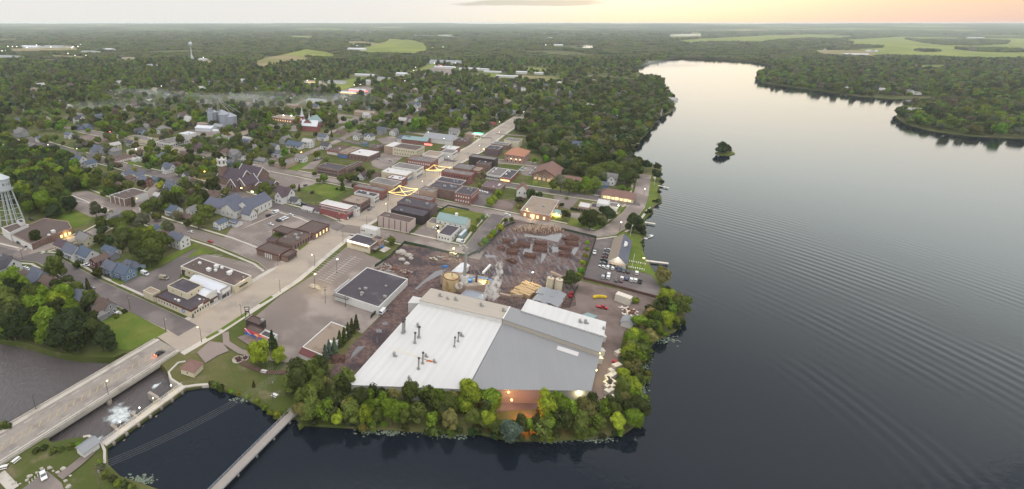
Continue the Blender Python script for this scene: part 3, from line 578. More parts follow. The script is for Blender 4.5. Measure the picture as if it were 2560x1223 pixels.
# ---------------------------------------------------------------- buildings
WINMESH = {}
def win_mesh(w, h, mat, d=.12):
 k = (round(w, 2), round(h, 2), mat)
 if k not in WINMESH:
  mb = MB(); mb.box((0, 0, 0), (w, d, h)); WINMESH[k] = mb.mesh('window', mA[mat])
  mb = MB(); t = .14
  for c, dd in (((0, 0, h / 2 + t / 2), (w + 2 * t, d + .08, t)), ((0, 0, -h / 2 - t / 2), (w + 2 * t, d + .14, t)), ((-w / 2 - t / 2, 0, 0), (t, d + .08, h)), ((w / 2 + t / 2, 0, 0), (t, d + .08, h))): mb.box(c, dd)
  WINMESH[k + ('f',)] = mb.mesh('frame', mA['white_paint'])
 return WINMESH[k], WINMESH[k + ('f',)]
class Bld:
 def __init__(s, root, P, h, z0): s.root = root; s.P = P; s.h = h; s.z0 = z0
 def edge(s, i):
  a, b = s.P[i], s.P[(i + 1) % len(s.P)]; d = (b - a); L = d.length; d = d / L; return a, d, Vector((d.y, -d.x, 0)), L
 def at(s, i, t, z, out=0.0):
  a, d, n, L = s.edge(i); return xyz(a + d * (L * t) + n * out, z), math.atan2(d.y, d.x)
 def win(s, i, n, z, w=1.1, h=1.7, lo=.06, hi=.94, mat='glass', frame=False, name='window'):
  me, fr = win_mesh(w, h, mat)
  for k in range(n):
   p, a = s.at(i, lo + (hi - lo) * ((k + .5) / n), z, .03); o = put(name, me, s.root, p, a)
   if frame: put('frame', fr, o)
 def plate(s, name, i, lo, hi, z0, z1, mat, d=.25, out=None):
  a, dd, n, L = s.edge(i); mb = MB(); w = L * (hi - lo); mb.box((0, 0, 0), (w, d, z1 - z0))
  p, an = s.at(i, (lo + hi) / 2, (z0 + z1) / 2, d / 2 + .003 if out is None else out); return put(name, mb.mesh(name, mA[mat]), s.root, p, an)
 def units(s, spots, name='roof_vent', size=1.2, mat='steel'):
  q = s.P
  for k, (x, y) in enumerate(spots):
   p = q[0] * (1 - x) * (1 - y) + q[1] * x * (1 - y) + q[2] * x * y + q[3] * (1 - x) * y; mb = MB(); z = size * (.8 + .4 * (k % 2))
   mb.box((0, 0, z * .4), (z * 1.3, z, z * .8)); mb.box((0, 0, z * .86), (z * 1.45, z * 1.12, .12)); mb.tube((z * .2, 0, z * .9), (z * .2, 0, z * 1.1), z * .25, 8)
   mb.build(name, mA[mat], s.root, xyz(p, s.z0 + s.h - .35)).rotation_euler = (0, 0, AV)
def snap_rect(P):
 u = sorted(p.dot(UD) for p in P); v = sorted(p.dot(VD) for p in P); h = len(P) // 2
 u0, u1, v0, v1 = sum(u[:h]) / h, sum(u[h:]) / (len(u) - h), sum(v[:h]) / h, sum(v[h:]) / (len(v) - h)
 f = lambda a, b: UD * a + VD * b
 return [f(u0, v0), f(u0, v1), f(u1, v1), f(u1, v0)]        # faces: 0 south, 1 east (street or lake side), 2 north, 3 west
def inset(P, d):
 out = []; n = len(P)
 for i in range(n):
  a, b, c = P[i - 1], P[i], P[(i + 1) % n]; e1 = (b - a).normalized(); e2 = (c - b).normalized()
  n1 = Vector((-e1.y, e1.x, 0)); n2 = Vector((-e2.y, e2.x, 0)); m = (n1 + n2); m = m / max(.3, m.length) ; k = d / max(.35, m.dot(n1)); out.append(b + m * k)
 return out
def ccw(P):
 a = sum(p.x * q.y - q.x * p.y for p, q in zip(P, P[1:] + P[:1])); return P if a > 0 else P[::-1]
def flat(name, label, cat, r, pts, h, wall, roof, snap=True, par=.45, rim=None, z0=0.0, root=None, group=None, partname=('wall', 'roof'), margin=2.0):
 P = [G(W(r, *p), z0 + h) for p in pts]; P = [xyz(p) for p in P]; P = snap_rect(P) if snap else ccw(P)
 c = sum(P, Vector()) / len(P); c.z = z0
 if z0 == 0: occ(P, margin)
 if root is None: root = thing(name, label, cat, xyz(c), 0, group)
 o = root.location; Q = [xyz(p - o) for p in P]; n = len(Q); I = inset(Q, .35); mb = MB(); t = h + z0
 for i in range(n):
  a, b = Q[i], Q[(i + 1) % n]; ia, ib = I[i], I[(i + 1) % n]
  mb.face([xyz(a, z0), xyz(b, z0), xyz(b, t), xyz(a, t)])
  mb.face([xyz(a, t), xyz(b, t), xyz(ib, t), xyz(ia, t)], 1); mb.face([xyz(ia, t), xyz(ib, t), xyz(ib, t - par), xyz(ia, t - par)], 1)
 mb.build(partname[0], [mA[wall], mA[rim or wall]], root)
 put(partname[1], tri_poly(partname[1], [I], t - par, mA[roof]), root)
 return Bld(root, Q, h, z0)
def gable_parts(root, L, Wd, h, rise, wall, roof, ox=0.0, oy=0.0, rz=0.0, over=.4, names=('wall', 'roof'), z0=0.0, hip=0.0, wcol=None, rcol=None):
 """walls and a pitched roof in root space: ridge along local x turned by rz"""
 c, s = math.cos(rz), math.sin(rz); T = lambda x, y, z: (ox + x * c - y * s, oy + x * s + y * c, z0 + z)
 mb = MB(); a, b = L / 2, Wd / 2
 for x0, y0, x1, y1 in ((-a, -b, a, -b), (a, b, -a, b)): mb.face([T(x0, y0, 0), T(x1, y1, 0), T(x1, y1, h), T(x0, y0, h)])
 for sx in (1, -1):
  pts = [T(sx * a, -sx * b, 0), T(sx * a, sx * b, 0), T(sx * a, sx * b, h)] + ([T(sx * a, 0, h + rise)] if not hip else []) + [T(sx * a, -sx * b, h)]; mb.face(pts)
 w = mb.build(names[0], wall, root)
 if wcol: w.color = (*wcol, 1)
 mb = MB(); A, B = a + over, b + over; dz = rise * over / b; th = .18; R = A - hip
 for q in (0, th):
  e = h - dz + q; t = h + rise + q
  faces = [[T(-A, -B, e), T(A, -B, e), T(R, 0, t), T(-R, 0, t)], [T(A, B, e), T(-A, B, e), T(-R, 0, t), T(R, 0, t)]]
  if hip: faces += [[T(A, -B, e), T(A, B, e), T(R, 0, t)], [T(-A, B, e), T(-A, -B, e), T(-R, 0, t)]]
  for f in faces: mb.face(f if q else f[::-1])
 e = h - dz
 rim = [(-A, -B, e), (A, -B, e)] + ([(A, 0, h + rise)] if not hip else []) + [(A, B, e), (-A, B, e)] + ([(-A, 0, h + rise)] if not hip else [])
 for p, q in zip(rim, rim[1:] + rim[:1]): mb.face([T(*p), T(*q), T(q[0], q[1], q[2] + th), T(p[0], p[1], p[2] + th)])
 o = mb.build(names[1], roof, root)
 if roof is mA['shingle_dark']:
  for sx in (-1, 1):
   mb = MB(); q = [T(sx * (A + .1), -B, e + .1), T(sx * (A + .1), 0, h + rise + .25), T(sx * (A + .1), B, e + .1)]; mb.tube(q[0], q[1], .3, 5); mb.tube(q[1], q[2], .3, 5); mb.build('bargeboard', mA['white_paint'], root)
 if rcol: o.color = (*rcol, 1)
 return w, o
def gwin(root, L, Wd, h, n, z, side, w=1.0, hh=1.4, ox=0, oy=0, rz=0, lo=.05, hi=.95, mat='glass', frame=True):
 me, fr = win_mesh(w, hh, mat); c, s = math.cos(rz), math.sin(rz)
 for k in range(n):
  t = lo + (hi - lo) * (k + .5) / n - .5
  x, y, a = {'s': (t * L, -Wd / 2 - .03, 0), 'n': (t * L, Wd / 2 + .03, math.pi), 'e': (L / 2 + .03, t * Wd, math.pi / 2), 'w': (-L / 2 - .03, t * Wd, -math.pi / 2)}[side]
  o = put('window', me, root, (ox + x * c - y * s, oy + x * s + y * c, z), a + rz)
  if frame: put('frame', fr, o)
def gable(name, label, cat, p, L, Wd, h, rise, ang, wall, roof, wins=(), group=None, over=.4, hip=0.0, margin=1.5):
 root = thing(name, label, cat, xyz(p), ang, group)
 gable_parts(root, L, Wd, h, rise, mA[wall], mA[roof], over=over, hip=hip)
 for (side, n, z, w, hh) in wins: gwin(root, L, Wd, h, n, z, side, w, hh)
 d, e = Vector((math.cos(ang), math.sin(ang), 0)) * L / 2, Vector((-math.sin(ang), math.cos(ang), 0)) * Wd / 2
 occ([xyz(p) + d + e, xyz(p) - d + e, xyz(p) - d - e, xyz(p) + d - e], margin); return root
def text_mesh(name, body, size, mat, depth=.06):
 c = bpy.data.curves.new('lettering', 'FONT'); c.body = body; c.size = size; c.extrude = depth; c.align_x = 'CENTER'; c.align_y = 'CENTER'
 o = bpy.data.objects.new('lettering', c); COL.objects.link(o); dg = bpy.context.evaluated_depsgraph_get()
 me = bpy.data.meshes.new_from_object(o.evaluated_get(dg)); bpy.data.objects.remove(o); bpy.data.curves.remove(c); me.name = name; me.materials.clear(); me.materials.append(mA[mat]); return me
BC = 'building'
# --- west of Main Street, from the bridge north
b = flat('corner_hall', 'white flat-roofed corner hall with brown fascia band and arched windows beside the bridge road', BC, 'G', [(128, 532), (300, 418), (613, 568), (447, 668)], 5.2, 'cream_wall', 'dark_roof', rim='brown_trim')
b.plate('fascia', 0, 0, 1, 3.9, 5.2, 'brown_trim', .2); b.plate('fascia', 1, 0, 1, 3.9, 5.2, 'brown_trim', .2)
b.win(0, 7, 2.5, .9, 1.5, .03, .62, frame=True); b.win(1, 6, 2.3, 1.0, 1.6, .12, .95, frame=True); b.plate('door', 1, .04, .10, .1, 2.3, 'black_wall', .1)
b.plate('sign', 1, .35, .62, 4.0, 5.0, 'white_paint', .12, .3)
mb = MB(); p, a = b.at(0, .78, 2.6, .1); mb.tube((0, 0, 0), (0, -.1, 0), 1.15, 20); lg = mb.build('round_emblem', mA['blue'], b.root, p); lg.rotation_euler = (0, 0, a); mb = MB(); mb.tube((.25, -.1, .1), (.25, -.16, .1), .45, 14); mb.build('emblem_spot', mA['white_paint'], lg)
c2 = flat('', '', '', 'G', [(213, 440), (372, 358), (573, 436), (400, 545 - 45)], 8.6 - 4.75, 'cream_wall', 'dark_roof', z0=4.75, root=b.root, partname=('upper_wall', 'upper_roof')); c2.win(0, 2, 6.6, .6, .9); c2.win(1, 2, 6.4, .6, .9)
b.units([(.45, .2), (.55, .2), (.85, .75)], size=.9, mat='white_paint')
b = flat('warehouse_shop', 'long cream shop with brown flat roof and white roof units beside a striped parking lot', BC, 'G', [(352, 250), (525, 160), (1030, 346), (850, 437)], 5.4, 'cream_wall', 'brown_roof', rim='white_paint')
b.units([(.16, .62), (.42, .38), (.50, .52), (.72, .62), (.70, .80), (.44, .75), (.52, .82)], size=1.6, mat='white_paint'); b.win(0, 3, 3.0, 1.0, 1.2, .03, .3, 'black_wall'); b.plate('door', 0, .02, .07, .2, 3.4, 'black_wall'); b.plate('canopy', 1, .25, .7, 3.0, 3.25, 'black_wall', 1.2)
s = snap_rect([xyz(q) for q in gp('G', [(440, 380), (520, 335), (845, 440), (705, 500)], 5)]); cc = sum(s, Vector()) / 4; Wd = (s[2] - s[1]).length; L = (s[1] - s[0]).length
g = gable('metal_shop', 'low shop with white metal gable roof and big blank sign board on Main Street', BC, cc, L, Wd, 4.6, 1.8, AV, 'grey_wall', 'metal_white')
bb = Bld(g, [Vector(x) for x in ((-L / 2, -Wd / 2, 0), (L / 2, -Wd / 2, 0), (L / 2, Wd / 2, 0), (-L / 2, Wd / 2, 0))], 4.6, 0); bb.plate('false_front', 1, 0, 1, 0, 6.4, 'grey_wall', .3); bb.plate('sign', 1, .15, .95, 3.2, 5.2, 'white_paint', .15, .4); bb.plate('shop_window', 1, .1, .5, .6, 2.4, 'glass', .12, .4); bb.plate('door', 1, .6, .72, .1, 2.4, 'black_wall', .12, .4)
s = snap_rect([xyz(q) for q in gp('G', [(495, 505), (560, 462), (690, 492), (610, 555)], 5)]); cc = sum(s, Vector()) / 4; Wd = (s[2] - s[1]).length; L = (s[1] - s[0]).length
g = gable('metal_shop', 'narrow white stepped-front shop with pale metal roof squeezed beside the corner hall', BC, cc, L, Wd, 4.8, 1.5, AV, 'white_wall', 'metal_white')
bb = Bld(g, [Vector(x) for x in ((-L / 2, -Wd / 2, 0), (L / 2, -Wd / 2, 0), (L / 2, Wd / 2, 0), (-L / 2, Wd / 2, 0))], 5, 0); bb.plate('false_front', 1, -.1, 1.1, 0, 7.0, 'white_wall', .3); bb.plate('awning', 1, 0, 1, 2.4, 3.0, 'brown_trim', 1.0); bb.plate('shop_window', 1, .1, .6, .5, 2.2, 'glass', .12, .4); bb.win(1, 2, 4.8, .8, 1.1)
b = flat('utility_building', 'small square cream building with tan flat roof and gabled entry behind the corner hall', BC, 'E', [(1360, 642), (1432, 597), (1530, 632), (1470, 672)], 4.6, 'cream_wall', 'tan_roof'); b.plate('porch', 1, .1, .6, 0, 3.2, 'cream_wall', 1.6); b.win(1, 2, 2.2, .7, 1, .65, 1); b.plate('porch_roof', 1, .05, .65, 3.2, 3.45, 'dark_roof', 2.0)
b = flat('clinic', 'brown-roofed brick clinic with deep eaves and lit entrance along Main Street', BC, 'F', [(1120, 515), (1320, 425), (1478, 470), (1225, 590)], 5.0, 'brick_brown', 'brown_roof', rim='brown_trim')
for pts, h in (([(1310, 425), (1445, 345), (1612, 382), (1478, 472)], 5.5), ([(918, 612), (1022, 558), (1265, 605), (1125, 672)], 5.2), ([(1125, 672), (1200, 620), (1318, 625), (1225, 690)], 4.6)):
 w = flat('', '', '', 'F', pts, h, 'brick_brown', 'brown_roof', rim='brown_trim', root=b.root, partname=('wing_wall', 'wing_roof')); w.plate('eave', 0, 0, 1, h - .7, h - .05, 'brown_trim', .8); w.plate('eave', 1, 0, 1, h - .7, h - .05, 'brown_trim', .8); w.win(1, 4, 2.4, 1.6, 2.6, mat='lit' if h > 5.3 else 'glass')
 if h == 5.2:
  for k in range(4): w.plate('stone_panel', 0, .38 + k * .09, .43 + k * .09, .3, 3.6, 'white_wall', .1)
b.win(1, 7, 2.5, 1.3, 2.4); b.units([(.2, .3), (.5, .55), (.6, .75), (.8, .4)], size=1.4)
w = flat('', '', '', 'F', [(1075, 440), (1135, 400), (1320, 425), (1225, 475)], .9, 'brown_trim', 'brown_roof', z0=3.6, root=b.root, partname=('canopy', 'canopy_roof'))
for p in w.P: mb = MB(); mb.box((0, 0, 1.8), (.5, .5, 3.6)); mb.build('column', mA['brick_brown'], b.root, xyz(p * .97 + sum(w.P, Vector()) / 4 * .03))
w = flat('', '', '', 'F', [(1015, 528), (1060, 503), (1130, 515), (1085, 545)], 5.6, 'brick_dark', 'dark_roof', root=b.root, partname=('equipment_wall', 'equipment_roof'))
b = flat('brick_block', 'crimson brick two-storey corner block with white roof and pale cornice lines', BC, 'F', [(1525, 192), (1578, 146), (1845, 203), (1806, 240)], 9.2, 'brick_crimson', 'white_roof', rim='white_paint')
for f in (0, 1): b.plate('cornice', f, 0, 1, 7.7, 8.1, 'white_paint', .2); b.plate('string_course', f, 0, 1, 5.2, 5.45, 'pink_wall', .15)
b.win(0, 11, 6.5, .9, 1.7, frame=True); b.win(1, 6, 6.5, .9, 1.7, frame=True); b.plate('shop_window', 1, .05, .8, .5, 3.2, 'glass', .12); b.plate('notice', 1, .02, .16, .8, 2.6, 'white_paint', .1, .2)
ROW = [  # name, label, reg, roof corners, h, wall, roof, rim, (face, n, z, w, h, mat) windows
 ('shop', 'slim white-fronted shop wedged against the crimson brick block', 'C', [(84, 920), (100, 900), (150, 908), (122, 932)], 7, 'white_wall', 'grey_roof', None, ((1, 2, 5, .8, 1.4, 'glass'),)),
 ('shop', 'long tan-fronted shop row with dark brick side next to the white slim shop', 'C', [(-20, 845), (60, 795), (265, 815), (158, 882)], 8, 'brick_dark', 'tan_roof', None, ((1, 8, 5.6, 1.2, 1.6, 'glass'), (1, 6, 1.8, 1.8, 2.2, 'glass'))),
 ('shop', 'narrow two-storey shop with bright white facade in mid block', 'C', [(110, 760), (160, 735), (330, 790), (268, 815)], 7.4, 'white_wall', 'dark_roof', None, ((1, 4, 5, .9, 1.4, 'glass'), (1, 3, 1.8, 1.6, 2, 'glass'))),
 ('shop', 'brick shop with raised rear wall and white roof strip facing the first string-light crossing', 'C', [(115, 692), (155, 678), (410, 736), (340, 776)], 8.4, 'brick', 'grey_roof', None, ((1, 6, 6, .9, 1.6, 'glass'), (1, 5, 2, 1.6, 2.2, 'glass'))),
 ('shop', 'tan corner store with brown roof and glazed upper front at the first string-light crossing', 'C', [(240, 668), (300, 632), (572, 652), (482, 702)], 8.4, 'tan_wall', 'grey_roof', 'white_paint', ((1, 8, 6.6, 1, 1.5, 'glass'), (1, 6, 2.2, 1.8, 2.4, 'glass'))),
 ('shop', 'brick store with stepped white roof between the tan corner store and the white block', 'C', [(400, 632), (440, 600), (610, 612), (572, 648)], 7.6, 'brick', 'white_roof', None, ((1, 5, 5.6, 1, 1.6, 'glass'),)),
 ('shop', 'white-roofed cream shop row with blue awnings along Main Street', 'C', [(358, 572), (412, 536), (662, 562), (604, 606)], 8, 'cream_wall', 'white_roof', 'white_paint', ((1, 7, 6, .9, 1.6, 'glass'), (1, 6, 2, 1.6, 2.2, 'blue'))),
 ('shop', 'tall white two-storey shop block with dark roof at the second string-light crossing', 'C', [(480, 510), (530, 476), (762, 522), (668, 566)], 9.6, 'white_wall', 'grey_roof', 'white_paint', ((0, 4, 7.4, .9, 1.5, 'glass'), (1, 8, 7.2, .9, 1.7, 'glass'), (1, 6, 2, 1.5, 2.3, 'glass'))),
 ('brick_block', 'red brick two-storey corner block with one row of pale windows beyond the second string lights', 'C', [(585, 457), (632, 425), (912, 432), (868, 478)], 9.2, 'brick', 'grey_roof', None, ((0, 12, 6.4, 1, 1.7, 'white_wall'), (1, 5, 6.4, .9, 1.7, 'glass'))),
 ('shop', 'white-sided three-bay block with light roof behind the red brick corner block', 'C', [(745, 412), (800, 368), (958, 382), (912, 418)], 9.4, 'white_wall', 'tan_roof', 'white_paint', ((1, 9, 6.8, .8, 1.8, 'glass'),)),
 ('shop', 'pale green-grey row of shops with white fronts stretching up the west side of Main Street', 'C', [(930, 378), (960, 355), (1095, 362), (1030, 400)], 7.6, 'white_wall', 'grey_roof', 'white_paint', ((1, 10, 5.4, .9, 1.5, 'glass'),)),
 ('hotel', 'cream two-storey block with many small windows and brown roof behind the parking lot', 'C', [(455, 338), (548, 298), (778, 327), (692, 362)], 9.4, 'cream_wall', 'brown_roof', 'white_paint', ((0, 9, 6.6, .9, 1.4, 'glass'), (0, 8, 2.6, .9, 1.4, 'glass'), (1, 6, 6.6, .9, 1.4, 'glass'))),
 ('shop', 'tall tan plain-walled store beside the cream block', 'C', [(382, 322), (478, 282), (556, 292), (460, 334)], 9, 'tan_wall', 'white_roof', None, ()),
 ('shop', 'low brick store with brown roof behind the tan plain-walled store', 'C', [(246, 332), (320, 300), (392, 316), (330, 348)], 5.5, 'brick_brown', 'brown_roof', None, ()),
 ('shop', 'wide white-roofed brick store with rooftop lumps beside the long brick school', 'C', [(62, 392), (150, 348), (346, 376), (232, 432)], 6.5, 'brick_dark', 'white_roof', None, ((1, 6, 3, 1.2, 1.6, 'glass'), (0, 5, 3, 1.2, 1.6, 'glass'))),
 ('shop', 'low grey-white roofed store left of the wide white-roofed brick store', 'C', [(-20, 380), (60, 325), (150, 335), (60, 395)], 6, 'tan_wall', 'tan_roof', None, ()),
 ('car_workshop', 'red-brown row of repair bays with lit doors behind the long brick school', 'B', [(1595, 520), (1690, 470), (1820, 482), (1742, 535)], 5.5, 'brick', 'brown_roof', None, ((0, 6, 2.2, 2.4, 3, 'white_wall'),)),
 ('car_workshop', 'blue-doored tan workshop beside the red-brown row of repair bays', 'B', [(1708, 548), (1815, 488), (1900, 500), (1830, 562)], 5.5, 'brick_dark', 'tan_roof', None, ((0, 4, 2.2, 2.6, 3, 'blue'),)),
 ('store', 'long low brick school wing with dark roof and pale rim behind Main Street', 'C', [(-30, 560), (0, 512), (236, 447), (120, 505)], 7, 'brick_brown', 'dark_roof', 'tan_wall', ((1, 12, 3, 1.2, 1.8, 'glass'),)),
 ('school', 'brick L-shaped school with dark roof facing the mown lawn', 'B', [(1475, 692), (1555, 634), (1755, 655), (1800, 702)], 7.6, 'brick_brown', 'dark_roof', 'tan_wall', ((0, 14, 5, 1.2, 1.6, 'glass'), (0, 14, 2, 1.2, 1.6, 'glass'), (1, 4, 5, 1.2, 1.6, 'glass'))),
 ('store', 'tan flat shed in front of the orange street lamp', 'B', [(1110, 650), (1190, 605), (1300, 618), (1220, 665)], 4, 'tan_wall', 'grey_roof', None, ()),
 # east of Main Street
 ('storehouse', 'pale pink windowless block with tall ribbed panels at the street corner', 'C', [(318, 992), (386, 950), (690, 1012), (626, 1056)], 8.4, 'pink_wall', 'brown_roof', None, ()),
 ('shop', 'black-sided store with dark roof and white rear wall behind the pink panelled block', 'C', [(448, 928), (528, 882), (825, 945), (756, 1000)], 7.4, 'black_wall', 'dark_roof', None, ((3, 5, 3, 1.5, 2, 'glass'),)),
 ('shop', 'purple-brown store with dark ribbed roof one door beyond the black-sided store', 'C', [(525, 850), (592, 805), (880, 880), (815, 938)], 8.4, 'purple_wall', 'dark_roof', 'grey_roof', ((1, 3, 5, .9, 1.5, 'glass'),)),
 ('shop', 'long grey-roofed store with red brick rear at the first string-light crossing', 'C', [(600, 792), (655, 768), (876, 822), (812, 855)], 8, 'brick', 'grey_roof', None, ((1, 3, 5, .9, 1.4, 'glass'),)),
 ('shop', 'tan blank-walled store across from the tan corner store', 'C', [(720, 735), (775, 700), (895, 728), (850, 770)], 8.2, 'tan_wall', 'grey_roof', None, ()),
 ('shop', 'dark-roofed deep store with silver roof fans in the mid block east of Main Street', 'C', [(800, 715), (888, 655), (1132, 700), (1076, 755)], 8.6, 'brick_dark', 'dark_roof', 'tan_wall', ()),
 ('shop', 'slate-roofed store with low white parapets beside the red brick twin-front block', 'C', [(890, 648), (930, 610), (1146, 655), (1126, 705)], 8.2, 'purple_wall', 'dark_roof', 'white_paint', ()),
 ('shop', 'small bright white rear annex among dark-roofed stores', 'C', [(890, 742), (950, 730), (1036, 748), (965, 775)], 5.6, 'white_wall', 'white_roof', None, ()),
 ('office', 'square red brick two-storey office with rows of pale windows beside a dark parking lot', 'C', [(1066, 762), (1156, 690), (1266, 745), (1214, 808)], 8.8, 'brick', 'dark_roof', 'pink_wall', ((0, 6, 6.2, 1, 1.6, 'white_wall'), (0, 6, 2.4, 1, 1.6, 'white_wall'), (1, 6, 6.2, 1, 1.6, 'white_wall'), (1, 6, 2.4, 1, 1.6, 'glass'))),
 ('brick_block', 'red brick block with grey middle front right of the second string-light crossing', 'C', [(935, 562), (980, 532), (1246, 580), (1212, 614)], 9, 'brick', 'grey_roof', None, ((0, 10, 6, 1, 1.6, 'glass'),)),
 ('shop', 'wide low grey-roofed store with skylights beyond the red brick block with grey middle front', 'C', [(1045, 525), (1100, 488), (1262, 510), (1210, 560)], 7.6, 'brick_brown', 'grey_roof', 'brown_trim', ()),
 ('shop', 'brick rear building with flat tan roof beside the wide low store', 'C', [(1190, 545), (1240, 510), (1335, 535), (1290, 570)], 6.5, 'brick', 'tan_roof', None, ((1, 4, 4, .9, 1.4, 'glass'),)),
 ('shop', 'tall black-fronted corner store with white streaked roof east of Main Street', 'C', [(1196, 424), (1228, 400), (1474, 430), (1446, 458)], 9.6, 'black_wall', 'grey_roof', None, ((1, 4, 6, 1, 1.5, 'glass'),)),
 ('shop', 'brown brick store with low roof boxes in front of the tall black-fronted corner store', 'C', [(1258, 482), (1318, 455), (1418, 472), (1376, 505)], 7.2, 'brick_brown', 'dark_roof', 'tan_wall', ()),
 ('office', 'broad grey-roofed public building with skylights behind the brick stores', 'C', [(1350, 590), (1440, 525), (1566, 545), (1502, 615)], 5, 'white_wall', 'grey_roof', None, ((0, 8, 2.4, 1.2, 1.6, 'glass'),)),
 ('office', 'brick-fronted office with dark roof and lit entrance by the lakeside lot', 'C', [(1498, 615), (1572, 545), (1666, 560), (1592, 642)], 5, 'brick', 'dark_roof', 'white_paint', ((0, 6, 2.2, 1.2, 1.8, 'lit'), (1, 5, 2.4, 1.2, 1.6, 'glass'))),
 ('office', 'low dark brick office with cluttered roof in front of the broad grey-roofed public building', 'C', [(1318, 700), (1372, 658), (1540, 682), (1492, 745)], 5, 'brick_dark', 'purple_wall', None, ((0, 6, 2.2, 1, 1.5, 'glass'),)),
 ('shop', 'purple-roofed store with lit yellow sign on the east side farther up Main Street', 'C', [(1360, 338), (1392, 310), (1506, 330), (1478, 366)], 8, 'purple_wall', 'dark_roof', 'white_paint', ()),
 ('shop', 'low store with pale front band farther up the east side of Main Street', 'C', [(1412, 292), (1450, 275), (1590, 300), (1560, 330)], 6, 'brick_brown', 'grey_roof', 'white_paint', ()),
 ('shop', 'plain cream-sided tall store near the hip-roofed brick building', 'C', [(1545, 252), (1580, 235), (1692, 262), (1660, 300)], 8.5, 'cream_wall', 'grey_roof', None, ()),
 ('shop', 'dark flat-roofed shop at the far east end of downtown by the trees', 'C', [(1682, 150), (1720, 132), (1815, 142), (1780, 168)], 5.5, 'black_wall', 'dark_roof', None, ((0, 4, 3, 1.4, 1.6, 'glass'),)),
 ('shop', 'white-roofed store row before the lit filling station on the west side', 'C', [(935, 342), (975, 312), (1105, 335), (1062, 362)], 6, 'brick', 'white_roof', 'white_paint', ()),
 ('shop', 'dark roofed low store row across the alley from the white-roofed store row', 'C', [(1050, 262), (1090, 240), (1200, 262), (1160, 300)], 5.5, 'brick_dark', 'brown_roof', None, ()),
 ('shop', 'tan low restaurant beyond the filling station with a flat overhanging roof', 'C', [(1158, 205), (1200, 185), (1275, 198), (1240, 222)], 5, 'tan_wall', 'tan_roof', None, ()),
 ('library', 'wide tan-pink library with flat grey roof and lit doors facing the curved road', 'D', [(385, 945), (478, 822), (778, 822), (664, 985)], 5.2, 'brick_pink', 'tan_roof', 'white_wall', ((0, 4, 2.2, 1.6, 2.4, 'lit'), (1, 3, 2.2, 1.4, 2, 'lit'))),
 ('annex', 'white-roofed low annex with ribbed roof bays right of the library', 'D', [(925, 905), (965, 858), (1066, 870), (1050, 912)], 4.4, 'tan_wall', 'white_roof', None, ((0, 4, 2, 1.4, 1.6, 'glass'),)),
 ('annex', 'dark barrel-roofed low annex in the row right of the library', 'D', [(1052, 912), (1072, 868), (1255, 892), (1240, 930)], 4.2, 'cream_wall', 'dark_roof', 'cream_wall', ()),
 ('annex', 'pale two-storey cube at the end of the row right of the library', 'D', [(1110, 872), (1140, 826), (1242, 846), (1228, 888)], 6.6, 'white_wall', 'white_roof', None, ((1, 3, 4.4, 1, 1.3, 'glass'),)),
 ('annex', 'flat grey garage with white rim at the lake-road corner', 'D', [(1235, 880), (1250, 852), (1334, 880), (1310, 930)], 4, 'white_wall', 'grey_roof', 'white_paint', ()),
 ('supermarket', 'lit tan flat-roofed market building with bright roof lights beside the twin-spired church', 'B', [(1060, 200), (1160, 178), (1345, 205), (1270, 228)], 6.5, 'brick_pink', 'tan_roof', 'white_paint', ((0, 8, 3, 1.6, 1.8, 'lit'),)),
 ('school', 'dark brick two-storey school block with white pilasters and a pink parking lot', 'A', [(1040, 796), (1275, 724), (1410, 764), (1192, 832)], 6.8, 'brick_brown', 'brown_roof', 'white_paint', ((1, 1, 4, 1.8, 1.2, 'lit'),)),
 ('garage_row', 'long brown row of lock-up garages with white doors', 'A', [(1030, 452), (1190, 395), (1250, 425), (1085, 478)], 3.2, 'brick_pink', 'brown_roof', None, ((0, 2, 1.4, 2, 2, 'white_paint'), (1, 8, 1.4, 2, 2.1, 'white_paint'))),
 ('warehouse', 'white warehouse with pale roof and bright yard lamps beside the garages', 'A', [(1215, 372), (1310, 330), (1492, 345), (1372, 392)], 5, 'white_wall', 'tan_roof', None, ((0, 5, 2.2, 2, 2.4, 'white_paint'),)),
 ('warehouse', 'low white commercial row with grey roof along the west avenue', 'A', [(1515, 285), (1640, 235), (1800, 250), (1640, 312)], 5, 'white_wall', 'grey_roof', None, ((0, 5, 2.2, 1.6, 1.8, 'glass'), (1, 8, 2.2, 1.6, 1.8, 'glass'))),
 ('warehouse', 'cream double-bay service building beside the low white commercial row', 'A', [(1235, 230), (1330, 212), (1490, 262), (1400, 285)], 4.6, 'cream_wall', 'grey_roof', None, ((1, 5, 2, 1.8, 2, 'glass'),)),
 ('warehouse', 'grey box store with white loading doors left of the grain bins', 'B', [(320, 268), (370, 248), (440, 258), (395, 282)], 5, 'tan_wall', 'tan_roof', 'white_paint', ((1, 3, 2.2, 2, 2.4, 'white_paint'),)),
 ('warehouse', 'two-storey grey-white depot block at the left edge of the bin yard', 'B', [(215, 355), (255, 330), (305, 348), (275, 378)], 7, 'white_wall', 'metal_white', None, ()),
]
